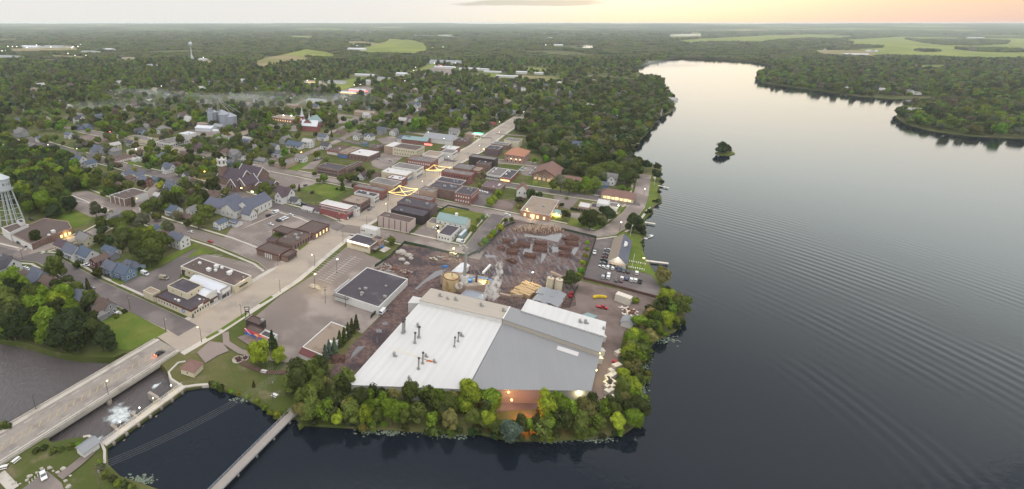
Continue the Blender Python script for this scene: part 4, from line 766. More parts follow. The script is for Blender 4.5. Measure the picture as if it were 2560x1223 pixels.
for nm, lab, r, pts, h, wall, roof, rim, wins in ROW:
 b = flat(nm, lab, BC, r, pts, h, wall, roof, rim=rim)
 for f, n, z, w, hh, mt in wins: b.win(f, n, z, w, hh, mat=mt)
 rr = random.Random(len(lab) * 7 + int(h * 10))
 if h < 9 and nm not in ('garage_row', 'annex'): b.units([(rr.uniform(.15, .85), rr.uniform(.2, .8)) for _ in range(rr.randint(1, 4))], size=rr.uniform(1, 1.5), mat=rr.choice(('steel', 'white_paint', 'galv')))
 if nm == 'storehouse':
  for k in range(6): b.plate('rib', 0, k / 5.5, k / 5.5 + .012, 0, 8.4, 'brown_trim', .3)
  for k in range(3): b.plate('rib', 3, k / 2.5, k / 2.5 + .03, 0, 8.4, 'white_paint', .3)
 if nm == 'school' and roof == 'brown_roof':
  for k in range(4): b.plate('pilaster', 0, k * .32, k * .32 + .03, 0, 6.8, 'white_paint', .2)
  b.plate('side_panel', 1, .42, 1, 0, 6.4, 'white_wall', .08)
 if nm == 'library':
  b.plate('entrance', 0, .42, .5, 0, 3.6, 'lit', .3); light(b.root, b.at(0, .46, 3.4, 4)[0], 700, (1, .8, .35)); light(b.root, b.at(1, .3, 2.5, 3)[0], 1000, (1, .82, .2))
 if nm == 'office' and 'lit entrance' in lab: light(b.root, b.at(0, .5, 2.5, 3)[0], 250)
# Surplus outlet corner
b = flat('outlet_store', 'dark-roofed store with big lettered wall under lit white sign boards', BC, 'Y', [(235, 620), (600, 385), (1340, 600), (1020, 830)], 5.4, 'cream_wall', 'dark_roof', rim='white_paint')
w = flat('', '', '', 'Y', [(690, 175), (850, 68), (1375, 180), (1225, 285)], 8.6, 'white_wall', 'white_roof', root=b.root, partname=('rear_wall', 'rear_roof')); w.win(0, 3, 6.2, .7, 1.2, .02, .3); w.win(0, 1, 4.6, 1.4, .8, .65, .8)
w = flat('', '', '', 'Y', [(1110, 530), (1260, 440), (1500, 520), (1340, 620)], 6.6, 'tan_wall', 'dark_roof', root=b.root, partname=('wing_wall', 'wing_roof')); w.win(1, 2, 4, .7, 1.4); w.plate('blue_tarp', 1, .1, .6, 0, 1.4, 'blue', 1.5)
for k in range(6):
 pl = b.plate('sign_panel', 0, .015 + k * .158, .165 + k * .158, 4.55, 5.9, 'lit_white', .15)
 for q in range(3 if k < 4 else 0):
  mb = MB(); mb.box((-.9 + q * .9, -.1, .05 * (q - 1)), (.42, .06, .55)); mb.box((-.9 + q * .9 + .1, -.1, -.2), (.5, .05, .16)); mb.build('sign_mark', mA['brown_trim'], pl)
tm = text_mesh('lettering', 'SURPLUS OUTLET', 1.75, 'gold'); p, a = b.at(0, .55, 3.5, .12); o = put('lettering', tm, b.root, p); o.rotation_euler = (math.pi / 2, 0, a)
L0 = b.edge(0)[3]; wtx = max(v.co.x for v in tm.vertices) * 2; o.scale = (min(1.6, .72 * L0 / wtx), 1, 1)
b.plate('side_wall', 1, .0, .98, .1, 5.1, 'brick_dark', .08); b.plate('porch_roof', 1, .15, .6, 2.6, 2.85, 'grey_roof', 3.2); light(b.root, b.at(0, .08, 6.0, 2)[0], 250, (1, .85, .55))
# big flat store east of Main Street
b = flat('flat_store', 'big white-walled store with wide dark flat roof in the parking lot', BC, 'H', [(215, 962), (528, 720), (916, 828), (640, 1100)], 4.6, 'white_wall', 'dark_roof', rim='white_paint')
b.plate('raised_front', 3, .55, 1.0, 4.4, 5.4, 'grey_wall', 1.0); b.plate('canopy', 0, 0, .34, 4.0, 4.5, 'grey_roof', 2.5); b.units([(.35, .3), (.45, .35), (.5, .15), (.48, .2), (.75, .6), (.93, .3)], size=1.1)
b = flat('kiosk_building', 'small dark cabin with brown roof beside the sign frame on Main Street', BC, 'Z', [(290, 135), (500, 15), (1095, 85), (790, 285)], 4.4, 'black_wall', 'brown_roof', rim='brown_trim'); b.units([(.8, .8), (.9, .75)], size=1.0); b.plate('roof_edge', 3, 0, 1, 4.2, 4.5, 'white_paint', .1)
b = flat('mural_building', 'low building with colourful sunset mural wall by the park', BC, 'Z', [(290, 415), (480, 255), (985, 455), (785, 605)], 3.6, 'brown_trim', 'brown_roof', snap=True)
w = flat('', '', '', 'Z', [(785, 605), (985, 455), (1410, 630), (1205, 795)], 3.4, 'white_wall', 'dark_roof', root=b.root, rim='white_paint', par=.8, partname=('annex_wall', 'annex_roof'))
def mural():
 n = NT('mural_paint'); tc = n.N.new('ShaderNodeTexCoord'); sx = n.N.new('ShaderNodeSeparateXYZ'); n.L.new(tc.outputs['Generated'], sx.inputs[0])
 x, y = sx.outputs[0], sx.outputs[2]; wob = n.math('MULTIPLY', n.math('SUBTRACT', n.noise(.5, 2), .5), .25)
 y = n.math('ADD', y, wob)
 c = n.mix(n.ss(x, .2, .6), al(200, 60, 90), al(236, 110, 80)); c = n.mix(n.ss(x, .6, .75), c, al(226, 170, 160))
 d2 = n.math('ADD', n.math('POWER', n.math('MULTIPLY', n.math('SUBTRACT', x, .45), 9), 2), n.math('POWER', n.math('MULTIPLY', n.math('SUBTRACT', y, .55), 3), 2))
 c = n.mix(n.ss(d2, .5, .3), c, al(250, 224, 170))
 sea = n.mix(n.ss(n.noise(.6, 2), .4, .6), al(40, 130, 200), al(46, 90, 160)); c = n.mix(n.ss(n.math('ADD', y, n.math('MULTIPLY', x, .02)), .52, .46), c, sea)
 d3 = n.math('ABSOLUTE', n.math('SUBTRACT', n.math('ADD', x, n.math('MULTIPLY', y, .12)), .5)); c = n.mix(n.math('MULTIPLY', n.ss(d3, .05, .03), n.ss(y, .55, .4)), c, al(214, 96, 90))
 d4 = n.math('ABSOLUTE', n.math('SUBTRACT', n.math('ADD', n.math('MULTIPLY', x, 3.5), y), 1.15)); c = n.mix(n.math('MULTIPLY', n.ss(d4, .12, .06), n.ss(x, .25, .2)), c, al(236, 226, 226))
 n.L.new(c, n.b.inputs['Base Color']); n.b.inputs['Roughness'].default_value = .7; mA['mural'] = n.m
mural()
Lm = (w.P[1] - b.P[0]).length; mb = MB(); mb.box((0, 0, 0), (Lm, .2, 3.5)); mid = (b.P[0] + w.P[1]) / 2; dv = (w.P[1] - b.P[0]).normalized()
mb.build('mural', mA['mural'], b.root, xyz(mid + Vector((dv.y, -dv.x, 0)) * .13, 1.8)).rotation_euler = (0, 0, math.atan2(dv.y, dv.x))
b = flat('flat_store', 'tan gravel-roofed store with white parapet and maroon awning roof by the spruces', BC, 'K', [(938, 282), (1132, 117), (1242, 155), (1085, 345)], 4.2, 'white_wall', 'tan_roof', rim='white_paint'); b.units([(.8, .35), (.85, .4)], size=1.0, mat='white_paint')
mb = MB(); a, d, n, L = b.edge(0); q0, q1 = a, a + d * L * .75
mb.face([xyz(q0 + n * 3, 2.6), xyz(q1 + n * 3, 2.6), xyz(q1 + n * .02, 4.1), xyz(q0 + n * .02, 4.1)]); mb.face([xyz(q0 + n * 2.6, 0), xyz(q1 + n * 2.6, 0), xyz(q1 + n * 2.6, 2.75), xyz(q0 + n * 2.6, 2.75)], 1); mb.build('awning_roof', [mA['maroon'], mA['white_wall']], b.root)
# dairy-like workshop group behind the fence
b = flat('workshop', 'white workshop with grey flat roof and yard lamps by the fenced lawn', BC, 'H', [(1192, 390), (1302, 308), (1410, 335), (1330, 425)], 5.4, 'white_wall', 'dark_roof'); b.win(0, 4, 2.6, 1, 1.2); b.win(1, 3, 2.6, 1, 1.2)
b = flat('workshop', 'low grey garage with pale doors on the left of the fenced lawn', BC, 'H', [(1095, 290), (1150, 240), (1290, 268), (1250, 318)], 4, 'cream_wall', 'grey_roof'); b.plate('door', 0, .65, .85, 0, 2.8, 'black_wall', .1)
g = gable('workshop', 'white two-storey hall with green metal roof and small cupola by the fenced lawn', BC, G(W('H', 1350, 300), 3), 22, 13, 6.5, 3.2, AV, 'white_wall', 'metal_teal', (('s', 5, 4.6, 1, 1.3), ('e', 2, 4.6, 1, 1.3)))
mb = MB(); mb.box((2, 0, 10.3), (1.8, 1.8, 2.6)); mb.box((2, 0, 11.8), (2.2, 2.2, .3), 0, 0, .4); mb.build('cupola', mA['white_paint'], g)
b = flat('trailer', 'long teal box trailer beside the white workshop', 'trailer', 'H', [(1400, 405), (1462, 350), (1482, 362), (1425, 425)], 3.8, 'metal_teal', 'metal_white', par=.02)
# gabled metal halls north-west of downtown
gable('metal_hall', 'large white hall with long grey gable roof west of upper Main Street', BC, G(W('C', 925, 262), 3), 40, 24, 5.4, 5, AV, 'white_wall', 'metal_grey', (('w', 3, 3, 1.4, 1.6),))
gable('metal_hall', 'green-roofed brick hall behind the cream block', BC, G(W('C', 690, 272), 3), 34, 16, 5, 3, AV + R_(6), 'brick', 'metal_teal')
gable('house_office', 'grey cross-gabled office house with white trim behind the cream block', BC, G(W('C', 580, 262), 3), 16, 11, 4.5, 3.4, AV, 'white_wall', 'shingle_blue', (('s', 4, 2.4, 1, 1.3),))
# brick hall with hipped orange roof
P = snap_rect([xyz(q) for q in gp('C', [(1553, 388), (1625, 335), (1758, 388), (1705, 440)], 9)]); c = sum(P, Vector()) / 4; L = (P[1] - P[0]).length; Wd = (P[2] - P[1]).length
g = gable('brick_hall', 'square brick hall with orange hipped roof near the lake streets', BC, c, L, Wd, 9, 5.5, AV, 'brick_pink', 'shingle_orange', (('s', 5, 6.6, 1.6, 1.8), ('s', 4, 2.4, 2, 2.2), ('e', 4, 6.6, 1.4, 1.6), ('e', 4, 2.4, 1.4, 1.8)), hip=L / 2 - 1, over=.8)
for x in (-.15, .12, .33): light(g, (x * L, -Wd / 2 - 1.5, 4.6), 120)
for x in (-.15, .12, .33): mb = MB(); mb.blob((0, 0, 0), .35, 1); mb.build('wall_lamp', mA['lamp_warm'], g, (x * L, -Wd / 2 - .4, 4.8))
# lakeside church-like hall, wing
P = [xyz(q) for q in gp('D', [(555, 640), (605, 492), (726, 508), (716, 640)], 6)]; c = sum(P, Vector()) / 4
g = gable('parish_hall', 'big brown-roofed hall with tall steep roof and lit ground floor near the lake lot', BC, c, 34, 23, 6.2, 6.0, AU, 'brick_dark', 'shingle_brown', (('w', 5, 2.2, 1.4, 1.8), ('w', 3, 5, 1.2, 1.4)), over=.9)
gwin(g, 34, 23, 6, 5, 2.0, 'w', 1.8, 1.8, mat='lit'); light(g, (-20, -6, 2.5), 700, (1, .82, .3)); light(g, (-20, 6, 2.5), 350, (1, .82, .3))
gable('parish_wing', 'long low brown-roofed wing half hidden by trees beside the big brown-roofed hall', BC, G(W('D', 850, 640), 4), 40, 14, 4, 3, AV - R_(2), 'tan_wall', 'shingle_brown')
g = gable('chapel_house', 'small white chapel-like house with steep brown roof behind the library', BC, G(W('D', 405, 745), 5), 12, 9, 6, 5, AU + .2, 'white_wall', 'shingle_brown', (('w', 2, 4, 1, 1.6),))
g = gable('restaurant', 'lit lakeside restaurant with hipped brown roof', BC, G(W('D', 1322, 790), 3.4), 25, 16, 4.2, 3.2, AV - R_(1), 'cream_wall', 'shingle_brown', (), hip=5, over=1.0)
gwin(g, 25, 16, 4, 7, 1.9, 's', 2.2, 1.8, mat='lit')
for x in (-7, 0, 7): light(g, (x, -10, 2.6), 220, (1, .75, .35))
g = gable('pavilion', 'little lit pavilion with teal hipped roof beside the library lawn', 'pavilion', G(W('D', 735, 955), 3), 8, 7, 3, 2, AV, 'cream_wall', 'metal_teal', (), hip=3.5); gwin(g, 8, 7, 3, 3, 1.6, 's', 1.4, 1.8, mat='lit'); light(g, (0, -5, 2.4), 350, (1, .8, .15))
# lakeside office
pc = (G(W('S', 580, 590), 4) + G(W('S', 905, 650), 4) + G(W('S', 990, 230), 4) + G(W('S', 700, 190), 4)) / 4; a0 = (G(W('S', 580, 590), 4) + G(W('S', 905, 650), 4)) / 2; a1 = (G(W('S', 990, 230), 4) + G(W('S', 700, 190), 4)) / 2; dd = a1 - a0
g = gable('lake_office', 'long lakeside office with half tan half slate gable roof and cars along it', BC, xyz(pc), dd.length, (G(W('S', 580, 590), 4) - G(W('S', 905, 650), 4)).length, 4, 4.2, math.atan2(dd.y, dd.x), 'white_wall', 'shingle_tan', (('w', 4, 1.8, 1.4, 1.5), ('n', 9, 1.8, 1.2, 1.3)), over=.6)
LO = g; Lg = dd.length; Wg = (G(W('S', 580, 590), 4) - G(W('S', 905, 650), 4)).length
mb = MB(); A_, B_ = Lg / 2 + .62, Wg / 2 + .62; e_ = 4 - 4.2 * .6 / (Wg / 2); mb.face([(-A_, -B_, e_ + .2), (A_, -B_, e_ + .2), (A_, -.02, 8.41), (-A_, -.02, 8.41)]); mb.build('slate_slope', mA['shingle_blue'], g)
mb = MB(); mb.blob((0, 0, 0), .4, 1); mb.build('gable_lamp', mA['lamp_white'], g, (-Lg / 2 - .9, 0, 7.2)); light(g, (-Lg / 2 - 3, 0, 6), 350, (1, .86, .6))
mb = MB()
for k in range(5): mb.box((Lg * (.18 - k * .035), -Wg * .2 - (k % 2) * .8, 7.4), (1.5, 1.2, 1.1))
mb.build('roof_unit', mA['white_paint'], g)
mb = MB(); mb.box((-Lg / 2 - 1.2, 0, 3.2), (2.2, Wg * .9, .35)); mb.build('porch_roof', mA['tan_wall'], g); mb = MB(); mb.box((-Lg / 2 - .1, -Wg * .28, 1.5), (.15, 3.6, 2.8)); mb.build('garage_door', mA['white_paint'], g)
# clinic-side white church complex
c0 = G(W('F', 900, 200), 5)
g = gable('white_church', 'white church complex with several slate-blue gable roofs beside the parking lot', 'church', c0, 27, 15, 7, 5.2, AU + R_(4), 'white_wall', 'shingle_blue', (('s', 5, 3.6, 1, 2.4), ('w', 3, 4, 1, 2.4)))
def part_gable(g, p, L, Wd, h, rise, ang, wall, roof, nm=('wing_wall', 'wing_roof'), wins=()):
 inv = g.rotation_euler[2]; d = xyz(p) - g.location; c, s = math.cos(-inv), math.sin(-inv); lx, ly = d.x * c - d.y * s, d.x * s + d.y * c
 gable_parts(g, L, Wd, h, rise, mA[wall], mA[roof], lx, ly, ang - inv, names=nm); e, f = Vector((math.cos(ang), math.sin(ang), 0)) * L / 2, Vector((-math.sin(ang), math.cos(ang), 0)) * Wd / 2; occ([xyz(p) + e + f, xyz(p) - e + f, xyz(p) - e - f, xyz(p) + e - f], 1.5)
 for (sd_, n, z, w, hh) in wins: gwin(g, L, Wd, h, n, z, sd_, w, hh, lx, ly, ang - inv)
for x, y, L, Wd, h, r_, an in ((735, 225, 20, 15, 6.4, 4.6, AU), (575, 195, 22, 15, 5.4, 4, AU + math.pi / 2), (660, 165, 18, 13, 5.6, 4, AU), (850, 275, 9, 8, 5, 4.4, AU + math.pi / 2), (720, 335, 8, 7, 3, 1.6, AV)):
 part_gable(g, G(W('F', x, y), 5), L, Wd, h, r_, an, 'white_wall', 'shingle_blue', wins=(('s', 4, 3, 1, 1.6), ('w', 3, 3, 1, 1.6)))
# brick church with square tower
c0 = G(W('X', 600, 560), 6)
g = gable('brick_church', 'brick church with square pale-topped tower and many dark gables', 'church', G(W('X', 590, 520), 7), 30, 17, 8, 7.5, AV, 'brick_brown', 'shingle_dark', (('w', 2, 6, 2.2, 4.5),))
for x, y, L, Wd, h, r_, an in ((1130, 420, 26, 17, 7, 7, AV), (690, 700, 18, 11, 6, 6, AU), (950, 680, 17, 12, 6, 6, AU), (1130, 640, 14, 10, 4, 2, AV), (1500, 590, 26, 9, 3.6, 2.4, AV)):
 part_gable(g, G(W('X', x, y), 6), L, Wd, h, r_, an, 'brick_brown', 'shingle_dark', wins=(('w', 1, 4.6, 2.2, 4.0),) if an == AU else ())
def lathe_part(g, name, p, prof, n, mat): mb = MB(); mb.lathe((0, 0, 0), prof, n); return mb.build(name, mA[mat], g, p)
tp = G(W('X', 240, 720), 0); d = tp - g.location; inv = g.rotation_euler[2]; c, s = math.cos(-inv), math.sin(-inv); lx, ly = d.x * c - d.y * s, d.x * s + d.y * c
mb = MB(); mb.box((0, 0, 9), (6, 6, 18)); mb.build('tower', mA['brick_brown'], g, (lx, ly, 0))
mb = MB(); mb.box((0, 0, 18.6), (6.8, 6.8, 1.2)); mb.box((0, 0, 21.5), (5.6, 5.6, 5))
for x in (-1, 1):
 for y in (-1, 1): mb.box((x * 2.7, y * 2.7, 23.5), (1.3, 1.3, 3.6))
mb.build('tower_top', mA['white_wall'], g, (lx, ly, 0)); mb = MB()
for a in range(4): mb.box((2.83 * math.cos(a * math.pi / 2), 2.83 * math.sin(a * math.pi / 2), 21.4), (.1, 1.8, 3), a * math.pi / 2)
mb.build('belfry_opening', mA['black_wall'], g, (lx, ly, 0)); light(g, (10, -18, 3), 200)
mb = MB(); mb.box((0, 0, 1), (3, .3, 1.5)); sg = mb.build('church_sign', mA['lit_white'], None, G(W('X', 1110, 1005))); sg.rotation_euler = (0, 0, AV); tag(sg, 'glowing white notice board on the verge beside the brick church', 'sign')
# red twin-spired church
g = gable('spired_church', 'red brick church with two white spires and pale blue-green roof', 'church', G(W('B', 1455, 260), 8), 34, 18, 9, 8.5, AU + R_(14), 'brick_crimson', 'metal_teal', (('s', 5, 5, 1.4, 4), ('w', 2, 5, 1.6, 4)))
part_gable(g, G(W('B', 1440, 285), 7), 24, 12, 8, 7, AV + R_(14), 'brick_crimson', 'metal_white', ('transept_wall', 'transept_roof'))
for x, y, hh, r_ in ((1362, 320, 19, 3.1), (1430, 325, 13, 2.4)):
 d = G(W('B', x, y)) - g.location; inv = g.rotation_euler[2]; c, s = math.cos(-inv), math.sin(-inv); lx, ly = d.x * c - d.y * s, d.x * s + d.y * c
 mb = MB(); mb.box((0, 0, hh / 2), (r_ * 2, r_ * 2, hh)); mb.box((0, 0, hh), (r_ * 2.2, r_ * 2.2, .6)); mb.build('tower', mA['brick_crimson'], g, (lx, ly, 0))
 lathe_part(g, 'spire', (lx, ly, hh + .3), [(r_ * 1.1, 0), (r_ * .75, 2.0), (r_ * .3, 8), (.05, 15)], 8, 'tower_white')
 mb = MB()
 for a in range(4): mb.box((r_ * 1.01 * math.cos(a * math.pi / 2), r_ * 1.01 * math.sin(a * math.pi / 2), hh - 4), (.1, r_ * .8, 3.4), a * math.pi / 2)
 mb.build('belfry_opening', mA['white_wall'], g, (lx, ly, 0))
# grain elevator
gb = []
E_LAB = ['broad grey grain bin with conical roof, rightmost in the elevator yard', 'tall grey grain bin in the middle of the elevator yard', 'grey grain bin behind the middle bin in the elevator yard', 'slender concrete-grey silo on the left of the elevator yard']
for (x, y, r_, h), lab in zip(((685, 285, 8.5, 15), (625, 285, 9, 18), (600, 262, 8, 17), (530, 278, 5, 20)), E_LAB):
 p = G(W('B', x, y)); t = thing('grain_bin', lab, 'grain bin', p, 0, 'bins of the grain elevator'); occ([p + Vector((r_, r_, 0)), p + Vector((-r_, r_, 0)), p + Vector((-r_, -r_, 0)), p + Vector((r_, -r_, 0))], 2)
 lathe_part(t, 'shell', (0, 0, 0), [(r_, 0), (r_, h)], 24, 'galv'); lathe_part(t, 'roof', (0, 0, h), [(r_ + .2, 0), (.8, r_ * .5), (.6, r_ * .5 + 1)], 24, 'galv')
 mb = MB(); mb.box((r_ * .75, -r_ * .7, h / 2), (.5, .25, h), .8); mb.build('ladder', mA['steel'], t)
t = thing('grain_elevator', 'grey lattice elevator tower with slanting spouts over the bins', 'grain elevator', G(W('B', 575, 285)))
mb = MB()
for x in (-2, 2):
 for y in (-2, 2): mb.tube((x, y, 0), (x * .5, y * .5, 42), .3, 5)
for k in range(8): z = 4 + k * 4.6; q = 2 - k * .12; mb.tube((-q, -q, z), (q, q, z + 3), .15, 4); mb.tube((q, -q, z), (-q, q, z + 3), .15, 4)
mb.box((0, 0, 41), (3.4, 3.4, 3)); mb.build('tower', mA['steel'], t)
for a, L in ((.1, 22), (-.6, 26), (-.2, 34), (2.6, 18)): mb = MB(); mb.tube((0, 0, 40), (L * math.cos(a), L * math.sin(a), 21), .35, 6); mb.build('spout', mA['steel'], t)
mb = MB(); mb.box((-13, 2, 10), (8, 9, 20)); mb.box((-13, 2, 23), (4.5, 5, 6)); mb.build('leg_house', mA['galv'], t); mb = MB(); mb.tube((-13, 2, 26), (-13, 2, 33), 1.6, 5, .1); mb.build('roof_peak', mA['purple_wall'], t)
gable('storage_shed', 'white gabled metal shed at the left of the grain bins', 'shed', G(W('B', 440, 318), 2), 26, 15, 5, 2.4, AV + R_(16), 'metal_white', 'metal_white'); gable('storage_shed', 'small grey shed right in front of the grain bins', 'shed', G(W('B', 570, 300), 2), 18, 12, 4.5, 2.6, AV, 'grey_wall', 'metal_grey'); gable('storage_shed', 'low white shed on the track side of the grain bins', 'shed', G(W('B', 555, 335), 2), 14, 6, 3, 1, AV + R_(20), 'white_wall', 'metal_white')
# RICE water tower hall
b = flat('plant_building', 'broad dark-roofed brick plant with lit entrance below the lettered water tower', BC, 'A', [(90, 1160), (268, 1080), (420, 1012), (650, 1045), (688, 1108), (448, 1192), (300, 1262)], 5, 'brick_dark', 'brown_roof', snap=False, rim='tan_wall')
n_ = len(b.P)
for f in range(n_):
 a, d, nn, L = b.edge(f)
 mid_ = px_of(b.root.location + a + d * L / 2)
 if mid_[0] < 90 and nn.y < .3: b.plate('white_wall_panel', f, 0, 1, 0, 4.4, 'white_wall', .1); b.win(f, 4, 2, 1, 1.2)
 elif 105 < mid_[0] < 160 and nn.x > 0 and nn.y < 0: b.win(f, 3, 1.6, 1.6, 1.8, .45, .95, 'lit'); light(b.root, b.at(f, .7, 2.6, 2.5)[0], 1100, (1, .72, .22))
w = flat('', '', '', 'A', [(12, 1105), (160, 1058), (272, 1074), (92, 1155)], 6.6, 'white_wall', 'brown_roof', snap=False, rim='white_paint', root=b.root, partname=('hall_wall', 'hall_roof')); w2 = flat('', '', '', 'A', [(160, 1035), (205, 1018), (238, 1042), (195, 1062)], 9, 'white_wall', 'dark_roof', snap=False, root=b.root, partname=('penthouse_wall', 'penthouse_roof'))
b.units([(.5, .3), (.3, .5)], size=1.6, mat='white_paint')
# water tower with lettering
WT = G((33, 562)); t = thing('water_tower', 'white tank on tall slender legs with lettering beside the wooded edge', 'water tower', WT)
TH = 45.0; R0, R1 = 8.2, 4.8
zt = 28.5
mbL = []
for k in range(8):
 a = 2 * math.pi * k / 8 + .2; mb = MB(); mb.tube((R0 * math.cos(a), R0 * math.sin(a), 0), (R1 * math.cos(a), R1 * math.sin(a), zt), .28, 6); mb.build('leg', mA['tower_white'], t)
for z in (6.5, 14, 21.5):
 f = z / zt; rr = R0 * (1 - f) + R1 * f; mb = MB()
 for k in range(8):
  a, b_ = 2 * math.pi * k / 8 + .2, 2 * math.pi * (k + 1) / 8 + .2; mb.tube((rr * math.cos(a), rr * math.sin(a), z), (rr * math.cos(b_), rr * math.sin(b_), z), .17, 5)
 mb.build('ring_brace', mA['tower_white'], t)
mb = MB(); mb.tube((0, 0, 0), (0, 0, zt), .7, 8); mb.build('riser_pipe', mA['tower_white'], t)
lathe_part(t, 'tank', (0, 0, zt), [(.5, -2.6), (3.1, -1.8), (4.8, 0), (4.8, 8.6)], 28, 'tower_white'); lathe_part(t, 'roof', (0, 0, zt + 8.6), [(5.3, -.15), (5.3, 0), (.5, 3.6), (.5, 4.4), (.2, 4.8)], 28, 'tower_white'); lathe_part(t, 'balcony', (0, 0, zt), [(4.8, -.1), (5.8, -.1), (5.8, 1.0), (5.75, 1.0), (5.75, .02), (4.8, .02)], 28, 'tower_white')
th0 = math.atan2(-WT.y, -WT.x)
for k, ch in enumerate('RICE LAKE'):
 if ch == ' ': continue
 a = th0 + .55 + (k - 1.2) * .4; o = put('letter', text_mesh('letter', ch, 2.6, 'black_wall', .05), t, (4.87 * math.cos(a), 4.87 * math.sin(a), zt + 4.6)); o.rotation_euler = (math.pi / 2, 0, a + math.pi / 2)
p = G((480, 148)); t = thing('water_tower', 'far pale single-column water tower standing on the wooded hill', 'water tower', p); s_ = px_of(p)[2] / F
lathe_part(t, 'column', (0, 0, 0), [(6.5 * s_ / 1.3, 0), (2.2, 12 * s_), (2, 30 * s_)], 14, 'tower_white'); mb = MB(); mb.blob((0, 0, 36 * s_), (5 * s_, 5 * s_, 5.2 * s_), 2, 18, 9, 0); mb.build('tank', mA['tower_white'], t)
# ---------------------------------------------------------------- the mill
mill = thing('mill', 'huge mill with low white and grey metal roofs beside the water', 'factory', G((1180, 880)))
def mill_poly(name, pts, z0, h, roof, wall, rn):
 P = ccw([xyz(G(p, h)) for p in pts]); o = mill.location; Q = [xyz(p - o) for p in P]; mb = MB()
 for i in range(len(Q)):
  a, b = Q[i], Q[(i + 1) % len(Q)]; mb.face([xyz(a, z0), xyz(b, z0), xyz(b, h - .1), xyz(a, h - .1)])
 mb.build(name, mA[wall], mill); put(rn, tri_poly(rn, [inset(Q, -.25)], h, mA[roof], skirt=.3), mill); occ(P, 2); return Q
mill_poly('front_wall', [(868, 961), (1047, 760), (1256.5, 806), (1168, 972)], 0, 7.0, 'mill_white', 'white_wall', 'white_roof')
mill_poly('grey_wall', [(1169.5, 972), (1258, 806.5), (1498, 886), (1477, 976)], 0, 7.0, 'mill_grey', 'mill_grey', 'grey_roof')
mill_poly('back_wall', [(1050, 750), (1078, 721), (1274, 767), (1256, 797)], 6.4, 9.4, 'mill_tan', 'white_wall', 'raised_roof')
mill_poly('back_grey_wall', [(1257.5, 797.5), (1275.5, 767.5), (1508, 841), (1499, 880)], 6.4, 9.4, 'mill_grey', 'mill_tan', 'raised_grey_roof')
mill_poly('annex_wall', [(1304, 776), (1320, 748), (1514, 805), (1509, 839)], 0, 10.2, 'mill_white', 'white_wall', 'annex_roof')
mill_poly('lean_to_wall', [(1021, 757), (1033, 741), (1058, 746), (1050, 758)], 0, 6.2, 'white_roof', 'white_wall', 'lean_to_roof')
mill_poly('side_shed_wall', [(1448, 790), (1470, 782), (1492, 790), (1478, 800)], 0, 5.2, 'metal_teal', 'metal_teal', 'side_shed_roof')
mb = MB(); a, b = G((1393, 869), 7.08) - mill.location, G((1446, 886), 7.08) - mill.location; d = (b - a).normalized(); n = Vector((-d.y, d.x, 0)); mb.face([a - n * 1.6, b - n * 1.6, b + n * 1.6, a + n * 1.6]); mb.build('roof_patch', mA['white_roof'], mill)
mb = MB(); a, b = G((1257, 797), 9.43) - mill.location, G((1275, 767), 9.43) - mill.location; mb.tube(a, b, .35, 6); mb.build('ridge_cap', mA['white_paint'], mill)
rs = NT('rust_streak'); tcc = rs.N.new('ShaderNodeTexCoord'); sx = rs.N.new('ShaderNodeSeparateXYZ'); rs.L.new(tcc.outputs['Generated'], sx.inputs[0])
rcol = rs.mix(rs.ss(sx.outputs[0], .86, 1.0), al(214, 202, 184), al(186, 120, 76)); rs.L.new(rcol, rs.b.inputs['Base Color']); rs.b.inputs['Roughness'].default_value = .8
for (x0, y0, x1, y1, w) in ((960, 862, 1076, 903, .25), (975, 870, 1078, 904, .2), (958, 868, 1066, 900, .16)):
 a, b = G((x0, y0), 7.02) - mill.location, G((x1, y1), 7.02) - mill.location; d = (b - a).normalized(); n = Vector((-d.y, d.x, 0)) * w; mb = MB(); mb.face([a - n * .3, b - n, b + n, a + n * .3]); mb.build('rust_stain', rs.m, mill)
mb = MB(); c = G((1074, 903), 7.035) - mill.location
rr = random.Random(2); mb.face([c + Vector((math.cos(t) * (1.3 + .5 * rr.random()), math.sin(t) * (.6 + .3 * rr.random()), 0)) for t in np.linspace(0, 2 * math.pi, 14, endpoint=False)]); mb.build('rust_stain', surf('rust_spot', al(176, 84, 36), .8, .4, 1.2, 3, al(214, 170, 130), (.45, .55), .9), mill)
for (x, y, z0, hh, r_) in ((1007, 833, 7, 6.2, .55), (1010.5, 829, 7, 6.6, .5), (1047, 844, 7, 5.6, .5), (1037, 858, 7, 5.4, .45), (1145, 854, 7, 4.6, .35), (1136, 867, 7, 4.8, .35), (1056.5, 909, 7, 5.4, .4), (1046, 923, 7, 5.4, .4)):
 p = G((x, y), z0) - mill.location; o = thing('exhaust_stack', '', '', (0, 0, 0)); o.parent = mill; o.location = p
 mb = MB(); mb.tube((0, 0, 0), (0, 0, hh), r_, 10); mb.box((0, 0, .15), (r_ * 3.2, r_ * 3.2, .3)); mb.build('pipe', mA['steel'], o); mb = MB(); mb.tube((0, 0, hh + .02), (0, 0, hh + .4), r_ * 1.35, 10); mb.build('cap', mA['steel_dark'], o)
